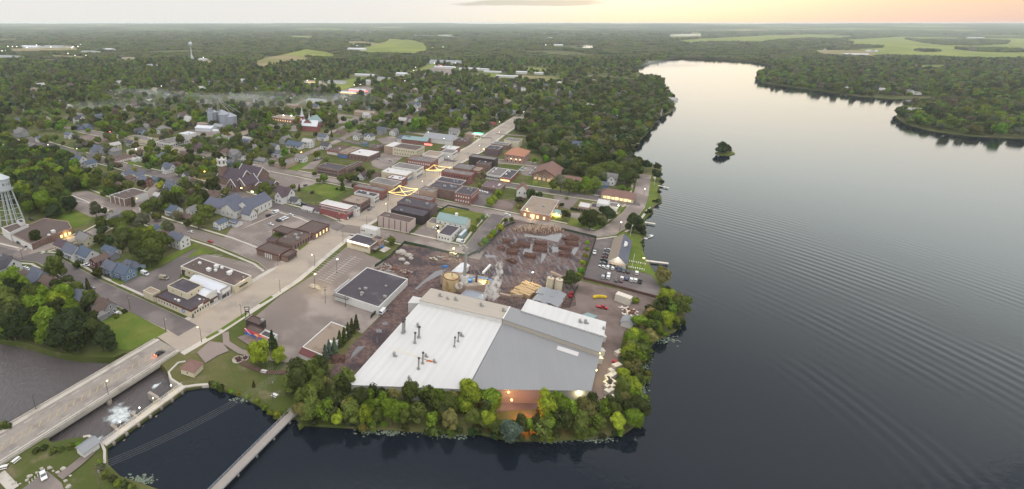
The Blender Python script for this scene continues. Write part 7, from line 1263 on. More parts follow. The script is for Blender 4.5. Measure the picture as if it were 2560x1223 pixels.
# ---------------------------------------------------------------- vehicles
CARC = dict(white=al(226, 226, 226), silver=al(170, 172, 176), grey=al(110, 112, 116), black=(.018, .018, .02), blue=al(52, 66, 110), red=al(170, 24, 40), maroon=al(96, 36, 44), tan=al(168, 156, 136), green=al(60, 86, 70), yellow=al(210, 190, 120))
def car_proto(kind):
 t = bpy.data.objects.new('car', None); COL.objects.link(t)
 dims = dict(car=(4.6, 1.85, .78, 1.45), suv=(4.8, 1.95, .95, 1.78), pickup=(5.6, 2.0, .95, 1.85), van=(5.8, 2.1, 1.1, 2.4))[kind]; L, w, hb, ht = dims; a = L / 2; c = w / 2
 prof = {'car': [(-a, .35), (-a, hb), (-a * .55, ht), (a * .12, ht), (a * .48, hb + .08), (a * .98, hb - .12), (a, .4)], 'suv': [(-a, .4), (-a * .98, hb + .1), (-a * .85, ht), (a * .2, ht), (a * .5, hb + .12), (a * .98, hb - .05), (a, .42)], 'pickup': [(-a, .45), (-a, hb), (-a * .18, hb), (-a * .12, ht), (a * .28, ht), (a * .5, hb + .15), (a * .98, hb), (a, .45)], 'van': [(-a, .45), (-a, ht - .1), (-a * .95, ht), (a * .55, ht), (a * .82, hb + .1), (a * .98, hb - .1), (a, .45)]}[kind]
 mb = MB(); n = len(prof); k = lambda z: c * (1 - .14 * max(0, (z - hb) / max(.1, ht - hb)))
 for s in (-1, 1):
  for x, z in prof: mb.v.append((x, s * k(z), z))
 mb.f.append(tuple(range(n))[::-1] if False else tuple(range(n - 1, -1, -1))); mb.f.append(tuple(n + i for i in range(n))); mb.mi += [0, 0]
 for i in range(n): j = (i + 1) % n; mb.f.append((i, j, n + j, n + i)); mb.mi.append(0)
 mb.build('body', mA['paint'], t); mb = MB(); xs = {'car': (-a * .62, a * .2), 'suv': (-a * .86, a * .28), 'pickup': (-a * .16, a * .34), 'van': (a * .2, a * .62)}[kind]; z0, z1 = hb + .1, ht - .1
 for s in (-1, 1): q = [(xs[0], s * (k(z0) + .02), z0), (xs[1] + .45, s * (k(z0) + .02), z0), (xs[1], s * (k(z1) + .02), z1), (xs[0] + .3, s * (k(z1) + .02), z1)]; mb.face(q if s < 0 else q[::-1])
 fr = {'car': (a * .5, a * .15), 'suv': (a * .52, a * .23), 'pickup': (a * .52, a * .31), 'van': (a * .83, a * .58)}[kind]; mb.face([(fr[0], -c * .86, hb + .14), (fr[0], c * .86, hb + .14), (fr[1] + .03, c * .78, ht - .06), (fr[1] + .03, -c * .78, ht - .06)])
 rx = {'car': (-a * .97, -a * .6), 'suv': (-a * 1.0, -a * .9), 'pickup': (-a * .2, -a * .15), 'van': (-a * 1.01, -a * 1.0)}[kind]; mb.face([(rx[0] - .03, c * .82, hb + .1), (rx[0] - .03, -c * .82, hb + .1), (rx[1] - .03, -c * .76, ht - .1), (rx[1] - .03, c * .76, ht - .1)]); mb.build('glass', mA['glass'], t)
 for x in (-a * .62, a * .62):
  for s in (-1, 1): mb = MB(); mb.tube((x, s * (c - .18), .34), (x, s * (c + .02), .34), .34, 12); mb.build('wheel', mA['rubber'], t)
 for s in (-1, 1): mb = MB(); mb.box((a, s * c * .7, hb - .28), (.06, .35, .18)); mb.build('headlight', mA['white_paint'], t); mb = MB(); mb.box((-a, s * c * .75, hb - .12), (.06, .28, .2)); mb.build('tail_light', mA['red'], t)
 return t
CP_ = {k: car_proto(k) for k in ('car', 'suv', 'pickup', 'van')}; cu = set(); CARS = []
def car(p, rz, kind, col, label=None):
 pr = CP_[kind]
 if kind in cu: t = copy_tree(pr, xyz(p, .22), rz)
 else: t = pr; t.location = xyz(p, .22); t.rotation_euler = (0, 0, rz); cu.add(kind)
 t['category'] = kind if kind != 'suv' else 'car'; t['group'] = 'vehicles of the town'; t.name = {'suv': 'car', 'car': 'car', 'pickup': 'pickup', 'van': 'van'}[kind]
 for c in t.children:
  if c.name.startswith('body'): c.color = (*CARC[col], 1)
 if label: t['label'] = label
 else: CARS.append((t, f"{col} {'parked car' if kind in ('car', 'suv') else kind}", xyz(p)))
 return t
Sg = lambda x, y: G(W('S', x, y), .7)
NUM = ['first', 'second', 'third', 'fourth', 'fifth', 'sixth', 'seventh', 'eighth']
lw_ = math.atan2((Sg(590, 400) - Sg(480, 700)).y, (Sg(590, 400) - Sg(480, 700)).x)
for k, (x, y, kd, c) in enumerate(((572, 400, 'suv', 'silver'), (548, 470, 'car', 'grey'), (527, 525, 'car', 'maroon'), (508, 580, 'suv', 'black'), (490, 635, 'car', 'grey'), (478, 697, 'car', 'white'))): car(Sg(x, y), lw_ + 1.3, kd, c, f'{c} car along the left side of the lakeside office, {NUM[k]} from the far end')
for k, (x, y, kd, c) in enumerate(((573, 710, 'suv', 'white'), (660, 722, 'car', 'white'), (775, 752, 'suv', 'blue'), (855, 770, 'car', 'green'), (942, 785, 'suv', 'black'), (1092, 812, 'suv', 'white'))): car(Sg(x, y), lw_, kd, c, f'{c} car facing the office front, {NUM[k]} from the left')
for k, (x, y, kd, c) in enumerate(((500, 840, 'car', 'black'), (486, 880, 'suv', 'silver'), (588, 840, 'suv', 'white'), (580, 890, 'suv', 'white'), (730, 938, 'car', 'black'), (828, 900, 'car', 'white'), (815, 945, 'car', 'maroon'), (910, 910, 'suv', 'blue'), (996, 932, 'suv', 'white'), (1070, 942, 'suv', 'white'), (1152, 962, 'pickup', 'black'))): car(Sg(x, y), lw_, kd, c, f"{c} {'pickup' if kd == 'pickup' else 'car'} in the middle rows of the lakeside lot, {(NUM + ['ninth', 'tenth', 'eleventh'])[k]} from the left")
car(Sg(332, 440), lw_ + .1, 'pickup', 'white', 'white pickup by the tall fence of the lakeside lot')
for (r, x, y), rz, kd, c, lab in ((('', 400, 883), math.atan2(bd.y, bd.x), 'car', 'black', 'black car with glowing tail lamps driving onto the town end of the bridge'), (('J', 328, 1118), R_(-48), 'car', 'white', 'white car parked on the near lot at the bottom left'), (('F', 480, 553), AV + R_(176), 'car', 'red', 'red car driving along the clinic side street'), (('F', 296, 460), AV + math.pi, 'car', 'white', 'white car on the street in front of the round trees'), (('F', 1104, 275), AU + R_(160), 'van', 'white', 'white box van in the church parking lot'), (('F', 1036, 303), AU, 'suv', 'black', 'dark car beside the white box van'), (('F', 1062, 388), AV, 'car', 'white', 'white car alone by the grass strip of the church lot'), (('F', 1252, 295), AV, 'car', 'white', 'white car at the far end of the church lot grass strip'),
 (('F', 1135, 352), AV + .2, 'suv', 'black', 'black car, leftmost of the five by the church lot strip'), (('F', 1155, 343), AV + .2, 'car', 'white', 'white car, second from left of the five by the strip'), (('F', 1170, 336), AV + .2, 'car', 'silver', 'silver car, middle of the five by the strip'), (('F', 1186, 329), AV + .2, 'car', 'white', 'white car, fourth of the five by the strip'), (('F', 1203, 322), AV + .2, 'car', 'white', 'white car, rightmost of the five by the strip'), (('F', 695, 382), AV, 'car', 'silver', 'silver car by the white church side entrance'), (('F', 668, 403), AU, 'car', 'silver', 'silver car below the church bushes'), (('F', 1325, 192), AV, 'pickup', 'white', 'white pickup by the victorian house lot'), (('F', 1378, 205), AV, 'van', 'black', 'dark van at the victorian house lot corner'),
 (('M', 830, 187), AV + R_(8), 'pickup', 'red', 'red pickup on the gravel yard behind the mill annex'), (('I', 868, 832), AU, 'pickup', 'red', 'red loader truck beside the dark kiln fence'), (('U', 828, 585), AU, 'pickup', 'red', 'bright red forklift truck beside the lumber bundles'), (('E', 190, 182), AV + .1, 'suv', 'black', 'dark car parked at the lit plant building wall'), (('E', 270, 218), AV + .3, 'car', 'black', 'black car at the corner of the plant building'), (('E', 40, 308), AV, 'car', 'white', 'white car parked at the left edge by the houses'), (('E', 240, 425), AV + .2, 'pickup', 'white', 'white pickup beside the white cross-gabled house'), (('E', 268, 432), AV + .2, 'car', 'white', 'white car right of the white pickup at the house'), (('E', 830, 395), AV + .3, 'pickup', 'white', 'white pickup in the drive beside the maroon house'), (('E', 1385, 478), AV, 'van', 'white', 'white tank truck on the lot behind the blue houses'), (('E', 1565, 520), AV + .3, 'van', 'tan', 'pale boat-shaped trailer on the dark lot'), (('E', 870, 625), AU, 'car', 'silver', 'silver car at the kerb above the white two-storey house'), (('E', 1090, 845), AV + .4, 'car', 'white', 'white car in the drive by the riverside lawn'),
 (('C', 275, 908), AU, 'car', 'silver', 'silver car parked on the west kerb of Main Street near the crimson block'), (('C', 243, 935), AU, 'car', 'grey', 'grey car on Main Street just south of the silver one'), (('C', 445, 468), AV, 'car', 'silver', 'silver car in the parking lot behind the white shop block'), (('C', 330, 455), AV, 'car', 'silver', 'silver car under the white board in the rear lot'), (('H', 1160, 645), AV, 'pickup', 'tan', 'pale flatbed truck in the yard debris'), (('H', 1355, 612), AV, 'van', 'tan', 'cream truck lit by the yard lamp at the fence'), (('H', 680, 1145), AU, 'van', 'white', 'white box trailer at the corner of the big store'), (('H', 1420, 478), AV, 'van', 'white', 'white trailer on the yard by the teal trailer'), (('H', 1165, 350), AV, 'car', 'white', 'white car on the workshop yard'), (('A', 300, 1025), AV, 'pickup', 'black', 'black pickup behind the plant building roof, left'), (('A', 440, 1018), AV + .4, 'pickup', 'black', 'black pickup behind the plant building roof, right'), (('C', 1560, 985), AV, 'suv', 'white', 'white van by the fenced lawn corner')): car(G(W(r, x, y), .6), rz, kd, c, lab)
for k in range(5): car(G(W('C', 1275 + k * 24, 752 + k * 6), .8), AU, 'suv', 'white', f'white van in the dark lot by the brick office, {NUM[k]} from the left')
for k, (x, y) in enumerate(((485, 590), (497, 575), (512, 562), (522, 550), (535, 540))): car(G(W('D', x, y), .8), AV + .2, 'car', ('white', 'silver', 'white', 'grey', 'white')[k], f"{('white', 'silver', 'white', 'grey', 'white')[k]} car beside the parish hall lawn, {NUM[k]} from the bottom")
for k, (x, y) in enumerate(((392, 560), (405, 547), (418, 537))): car(G(W('D', x, y), .8), AV + .2, 'suv', ('white', 'silver', 'white')[k], f'light car in the left row of the parish lot, {NUM[k]} from the bottom')
for k, (x, y) in enumerate(((1480, 612), (1500, 605), (1520, 598), (1540, 592), (1388, 852), (1180, 528), (905, 662), (720, 350), (750, 345), (770, 335), (350, 405), (375, 410))): car(G(W('B', x, y), .8), random.choice((AU, AV)), 'car', ('black', 'silver', 'white', 'grey')[k % 4])
rr = random.Random(5)
for (r, x, y) in [('O', 1550 + 30 * k, 690 + 6 * (k % 3)) for k in range(9)] + [('O', 500 + 26 * k, 826) for k in range(5)] + [('B', 1080 + 35 * k, 265 + k * 3) for k in range(6)] + [('B', 300 + 32 * k, 400 - k * 3) for k in range(5)]: car(G(W(r, x, y), .8), rr.choice((AU, AV)), rr.choice(('car', 'suv')), rr.choice(('white', 'white', 'silver', 'black')))
name_all(CARS)
dc = next(o for o in COL.objects if o.get('label', '').startswith('black car with glowing'))
for s in (-.65, .65): mb = MB(); mb.box((-2.36, s, .66), (.1, .5, .3)); mb.build('tail_lamp', mA['red_lamp'], dc)
light(dc, (-3.2, 0, .7), 60, (1, .2, .05))
# ---------------------------------------------------------------- street lamps
def lamp_post(p, h, rz, mat, power, col, label, group, arm=1.8, dbl=False, hs=.26):
 t = thing('street_lamp', label, 'street lamp', xyz(p, .1), rz, group); mb = MB(); mb.tube((0, 0, 0), (0, 0, h), .13, 7, .08); mb.tube((0, 0, 0), (0, 0, .6), .25, 8, .2); mb.build('pole', mA['steel_dark'], t)
 for s in ((1, -1) if dbl else (1,)):
  mb = MB(); mb.tube((0, 0, h - .2), (s * arm, 0, h + .25), .06, 5); mb.build('arm', mA['steel_dark'], t); mb = MB(); mb.blob((s * arm, 0, h + .1), (hs * 1.5, hs, hs * .7), 1); mb.build('lamp_head', mA[mat], t)
 if power: light(t, (arm * .8, 0, h - .5), power, col)
 return t
LP = []
for i in range(0, min(9, len(MAIN) - 1)):
 a, b = MAIN[i], MAIN[i + 1]; d = (b - a).normalized(); n = Vector((-d.y, d.x, 0)); L = (b - a).length; k = max(1, int(L / 30))
 for q in range(k):
  for s in (-1, 1):
   p = a + d * (L * (q + (.5 if s > 0 else .25)) / k) - n * s * 11.0; LP.append((lamp_post(p, 7.5, math.atan2(d.y, d.x) + math.pi / 2 * s, 'lamp_warm' if (q + i) % 3 == 0 and s > 0 else 'lumber_white', 330 if i < 8 else 0, (1, .76, .48), None, 'street lamps along Main Street'), f"dark lamp post on the {'east' if s > 0 else 'west'} kerb", p))
name_all(LP)
for q, h, mat, pw, col, lab, hs in ((('B', 430, 800), 8, 'lamp_orange', 1500, (1, .4, .1), 'orange glowing street lamp left of the square church tower', .55), (('B', 1350, 615), 9, 'lamp_orange', 1500, (1, .4, .1), 'orange glowing street lamp before the white house and lawn', .6), (('B', 780, 965), 8, 'lamp_yellow', 700, (1, .8, .3), 'yellow street lamp on the verge below the brick church', .5), (('G', 1633, 465), 9, 'lamp_yellow', 2200, (1, .85, .35), 'lone lamp glowing over the small traffic island in the big lot', .45), (('F', 1690, 850), 9, 'lamp_white', 200, (1, .9, .7), 'plain lamp among the stall markings of the big lot', .45), (('S', 1180, 735), 7, 'lamp_yellow', 700, (1, .9, .5), 'glowing lamp between the white post rows on the lake lawn', .5), (('I', 1333, 225), 7, 'lamp_white', 500, (1, .85, .55), 'lamp at the bend of the curved lake road', .4), (('T', 1690, 420), 7, 'lamp_white', 1400, (1, .88, .5), 'yard lamp between the yellow lumber stacks and kilns', .4), (('H', 1345, 625), 6, 'lamp_yellow', 1500, (1, .85, .3), 'yard lamp glowing by the fence corner truck', .5), (('B', 1395, 490), 7, 'lamp_white', 400, (1, .9, .6), 'white lamp in front of the pale two-storey building', .5), (('A', 1425, 395), 7, 'lamp_white', 400, (1, .9, .6), 'white lamp at the white warehouse front, right', .6), (('A', 1305, 415), 7, 'lamp_white', 400, (1, .9, .6), 'white lamp at the white warehouse front, left', .6), (('A', 1055, 240), 7, 'lit_red', 0, (1, 0, 0), 'red traffic lamp on the far west avenue', .9), (('H', 1200, 450), 6, 'lamp_yellow', 300, (1, .9, .4), 'yard lamp at the lower left of the white workshop', .4),
 (('H', 1190, 400), 6, 'lamp_white', 250, (1, .9, .6), 'yard lamp at the upper left of the white workshop', .35), (('D', 1310, 965), 6, 'lamp_white', 400, (1, .9, .6), 'lamp at the pale garage on the lake-road corner', .45), (('D', 1563, 800), 6, 'lamp_white', 120, (1, .9, .6), 'lamp on the lakeside kerb near the restaurant', .35), (('D', 440, 1000), 6, 'lamp_yellow', 350, (1, .8, .4), 'lamp before the library front', .4), (('C', 1475, 810), 5, 'lamp_yellow', 300, (.9, 1, .3), 'green-yellow lamp hidden in the tree by the dark lot', .4), (('B', 1820, 720), 6, 'lamp_yellow', 200, (1, .85, .5), 'lamp at the right corner of the brick school front', .4), (('B', 1255, 245), 9, 'lamp_white', 900, (1, .9, .6), 'bright lamp at the market building, right', .9), (('B', 1180, 240), 9, 'lamp_white', 900, (1, .9, .6), 'bright lamp at the market building, left', .8), (('J', 825, 515), 7, 'lamp_warm', 0, (1, .8, .5), 'unlit lamp standing on the middle of the bridge parapet', .25), (('J', 275, 620), 7, 'steel_dark', 0, (1, .8, .5), 'dark lamp on the river side of the bridge', .25)): lamp_post(G(W(*q)), h, AU, mat, pw, col, lab, 'single lamps of the town', .6, hs=hs)
FL = []
for r, pts in (('N', ((80, 465), (122, 468), (165, 468), (245, 452), (262, 478), (352, 452), (490, 472), (655, 535), (700, 468), (748, 465), (690, 480), (1145, 402), (1108, 598), (775, 445), (1545, 862), (0, 512), (25, 512), (60, 510), (720, 555), (825, 555), (1945, 575), (1580, 665))), ('O', ((1785, 470), (1685, 475), (1525, 675), (1758, 585), (1905, 630), (1702, 632), (490, 805), (562, 790), (938, 850), (995, 845), (965, 458), (1505, 705), (1870, 640), (1420, 810), (860, 1000), (335, 980), (715, 725))), ('P', ((225, 440), (320, 450), (903, 690), (1248, 325), (2022, 520))), ('A', ((470, 378), (45, 378), (745, 418), (1190, 1085))), ('C', ((660, 195), (800, 250), (1710, 50), (1480, 150), (1680, 165), (950, 315), (990, 495)))):
 for x, y in pts:
  p = G(W(r, x, y)); s_ = max(.5, min(3.0, p.length / 1150)); FL.append((lamp_post(p, 7 + 2 * s_, 0, 'lamp_white', 0, (1, 1, 1), None, 'distant lamps', .3, hs=.55 * s_), 'distant glowing lamp', p))
name_all(FL)
# string lights over the two crossings
def strings(label, quad, z=8.5):
 P = [xyz(G(W('C', *p), z), z) for p in quad]; c = xyz(sum(P, Vector()) / 4); t = thing('string_lights', label, 'string lights', c, 0, 'string lights over Main Street')
 for a, b in ((0, 1), (1, 2), (2, 3), (3, 0), (0, 2), (1, 3)):
  mb = MB(); q = [P[a].lerp(P[b], i / 10) - c - Vector((0, 0, 1.4 * 4 * (i / 10) * (1 - i / 10) * (.6 if (a + b) % 2 else 1))) for i in range(11)]
  for i in range(10): mb.tube(q[i], q[i + 1], .11, 5, cap=False)
  mb.build('garland', mA['bulbs'], t)
 for p in P: mb = MB(); mb.tube((p.x - c.x, p.y - c.y, 0), (p.x - c.x, p.y - c.y, z + .2), .12, 6); mb.build('mast', mA['steel_dark'], t)
 light(t, (0, 0, 6.5), 900, (1, .75, .3))
strings('yellow string lights crossing Main Street at the tan corner store', [(425, 765), (528, 703), (705, 735), (602, 798)]); strings('yellow string lights crossing Main Street at the red brick corner block', [(780, 552), (858, 505), (1025, 528), (935, 560)])
# ---------------------------------------------------------------- trees
TK = 1.7
TONE = dict(dark=al(62, 70, 40, .62), mid=al(84, 94, 46, .66), bright=al(122, 134, 44, .68), olive=al(112, 108, 66, .66), purple=al(92, 70, 74, .7), grey=al(92, 92, 74, .66), blue=al(84, 98, 88, .62), lush=al(96, 116, 40, .66), deep=al(52, 64, 42, .6))
def leaf_mat(name, inst):
 n = NT(name); n.N.remove(n.b)
 if inst: a = n.N.new('ShaderNodeAttribute'); a.attribute_type = 'INSTANCER'; a.attribute_name = 'tone'; base = a.outputs['Color']
 else: base = n.objcol().outputs['Color']
 oi = n.N.new('ShaderNodeObjectInfo'); s = n.N.new('ShaderNodeVectorMath'); s.operation = 'SCALE'; n.L.new(base, s.inputs[0])
 nz_ = n.noise(.55, 3); v = n.math('MULTIPLY_ADD', nz_, 1.5, .28); v = n.math('MULTIPLY', v, n.math('MULTIPLY_ADD', oi.outputs['Random'], .4 if inst else .7, .8 if inst else .65)); n.L.new(v, s.inputs['Scale'])
 col = n.mix(n.math('MULTIPLY', n.ss(n.noise(.9, 2), .45, .7), .35), s.outputs[0], al(120, 122, 44, .6), 'MIX')
 d = n.N.new('ShaderNodeBsdfDiffuse'); t = n.N.new('ShaderNodeBsdfTranslucent'); m = n.N.new('ShaderNodeMixShader'); m.inputs[0].default_value = .28
 n.L.new(col, d.inputs[0]); n.L.new(col, t.inputs[0]); n.L.new(d.outputs[0], m.inputs[1]); n.L.new(t.outputs[0], m.inputs[2]); n.L.new(m.outputs[0], n.out.inputs[0]); return n.m
TONE = {k: tuple(min(.3, c * TK) for c in v) for k, v in TONE.items()}
LEAF, LEAFI = leaf_mat('foliage', False), leaf_mat('foliage_of_the_woods', True)
def quads(C, Nn, size, rg):
 """one bent leaf clump per centre, facing roughly along its normal"""
 n = len(C); r = rg.normal(size=(n, 3)); t = np.cross(Nn, r); t /= np.linalg.norm(t, axis=1, keepdims=True) + 1e-9; b = np.cross(Nn, t); s = size * rg.uniform(.6, 1.3, (n, 1)); e = rg.uniform(.55, 1.0, (n, 1))
 bend = Nn * s * rg.uniform(-.25, .25, (n, 1))
 V = np.stack([C - t * s - b * s * e * .6, C + t * s * .9 - b * s * e + bend, C + t * s + b * s * e * .7, C - t * s * .8 + b * s * e + bend], 1); return V.reshape(-1, 3)
def crown(seed, n, R, H, z0, style, size, lobes=8):
 rg = np.random.default_rng(seed); cs = []
 if style == 'conifer':
  z = rg.random(n) ** .85; r = (1 - z) * R * (.75 + .25 * np.sin(z * 26 + seed)) + .1; r *= np.sqrt(rg.uniform(.45, 1, n)); a = rg.uniform(0, 6.283, n)
  C = np.stack([r * np.cos(a), r * np.sin(a), z0 + z * H], 1); Nn = np.stack([np.cos(a), np.sin(a), np.full(n, .45)], 1) + rg.normal(size=(n, 3)) * .35; core = [((0, 0, z0 + H * .35), (R * .5, R * .5, H * .42))]
 else:
  cs = [(np.array([0, 0, z0 + H * .52]), R * .66)]
  for i in range(lobes):
   a = rg.uniform(0, 6.283) + i * 2.4; q = rg.uniform(.35, .68) * R; zz = rg.uniform(.22, .86); q *= 1.15 - zz * .55; cs.append((np.array([q * math.cos(a), q * math.sin(a), z0 + H * zz]), R * rg.uniform(.3, .48)))
  k = rg.integers(0, len(cs), n); d = rg.normal(size=(n, 3)); d[:, 2] = d[:, 2] * .8 + .25; d /= np.linalg.norm(d, axis=1, keepdims=True)
  cc = np.array([c[0] for c in cs])[k]; rr_ = np.array([c[1] for c in cs])[k] * rg.uniform(.76, 1.16, n); vs = H / (2 * R) * 1.05
  C = cc + d * rr_[:, None] * np.array([1, 1, max(.75, min(1.5, vs))]); Nn = d + rg.normal(size=(n, 3)) * .45; core = [((c[0], c[1], c[2]), (r * .8, r * .8, r * .8 * max(.75, min(1.4, vs)))) for c, r in cs]
  C[:, 2] = np.maximum(C[:, 2], z0 * .6)
 Nn /= np.linalg.norm(Nn, axis=1, keepdims=True); return quads(C, Nn, size, rg), core
def crown_mesh(name, V, cores, mat, cn=7, cm=5):
 mb = MB()
 for i, (c, r) in enumerate(cores): mb.blob(tuple(c), tuple(r), i, cn, cm, .12)
 nb = len(mb.v); v = np.concatenate([np.array(mb.v).reshape(-1, 3), V]); q = np.arange(len(V)).reshape(-1, 4) + nb; me = bpy.data.meshes.new(name); me.from_pydata(v.tolist(), [], mb.f + q.tolist()); me.update(); me.materials.append(mat); return me
def trunk_mesh(seed, R, H, z0, style):
 rr = random.Random(seed); mb = MB(); top = z0 + H * (.8 if style == 'conifer' else .5); mb.tube((0, 0, -.2), (0, 0, z0 * .8 + .4), R * .075, 8, R * .05); mb.tube((0, 0, z0 * .8 + .4), (rr.uniform(-.2, .2), rr.uniform(-.2, .2), top), R * .05, 6, R * .02)
 if style != 'conifer':
  for i in range(5): a = i * 1.3 + rr.random(); mb.tube((0, 0, z0 * .8 + .3 + i * .25), (R * .55 * math.cos(a), R * .55 * math.sin(a), z0 + H * rr.uniform(.3, .6)), R * .035, 5, R * .012)
 return mb.mesh('trunk', mA['bark'])
SPEC = {}   # species: crown and trunk meshes for radius 5
for i in range(5): V, c = crown(10 + i, 2500, 5, 7.6 + (i % 3) * .7, 2.4, 'round', .37, 11 + i % 3); SPEC[f'round{i}'] = (crown_mesh('crown', V, c, LEAF), trunk_mesh(i, 5, 8, 2.6, 'round'), 6.2)
for i in range(3): V, c = crown(30 + i, 2500, 5, 12.5, 2.2, 'round', .38, 11); SPEC[f'tall{i}'] = (crown_mesh('crown', V, c, LEAF), trunk_mesh(20 + i, 5, 12, 2.6, 'round'), 8.5)
for i in range(2): V, c = crown(40 + i, 1500, 5, 17, 1.2, 'conifer', .5); SPEC[f'conifer{i}'] = (crown_mesh('crown', V, c, LEAF), trunk_mesh(30 + i, 5, 17, 1.2, 'conifer'), 7.5)
for i in range(2): V, c = crown(50 + i, 1300, 5, 6.2, .4, 'round', .5, 9); SPEC[f'shrub{i}'] = (crown_mesh('crown', V, c, LEAF), trunk_mesh(40 + i, 5, 6, .5, 'round'), 3.2)
for i in range(2): V, c = crown(60 + i, 620, 5, 8, 2.6, 'round', .42, 7); SPEC[f'thin{i}'] = (crown_mesh('crown', V, [], LEAF), trunk_mesh(50 + i, 5, 8, 2.8, 'round'), 6.2)
TREES = []   # x, y, R, style, tone
def tree_px(r, x, y, R, tone='mid', style='round'):
 hc = {'round': 1.25, 'tall': 1.7, 'conifer': 1.5, 'shrub': .6, 'thin': 1.2}[style] * R; p = G(W(r, x, y), hc); TREES.append((p.x, p.y, R, style, tone))
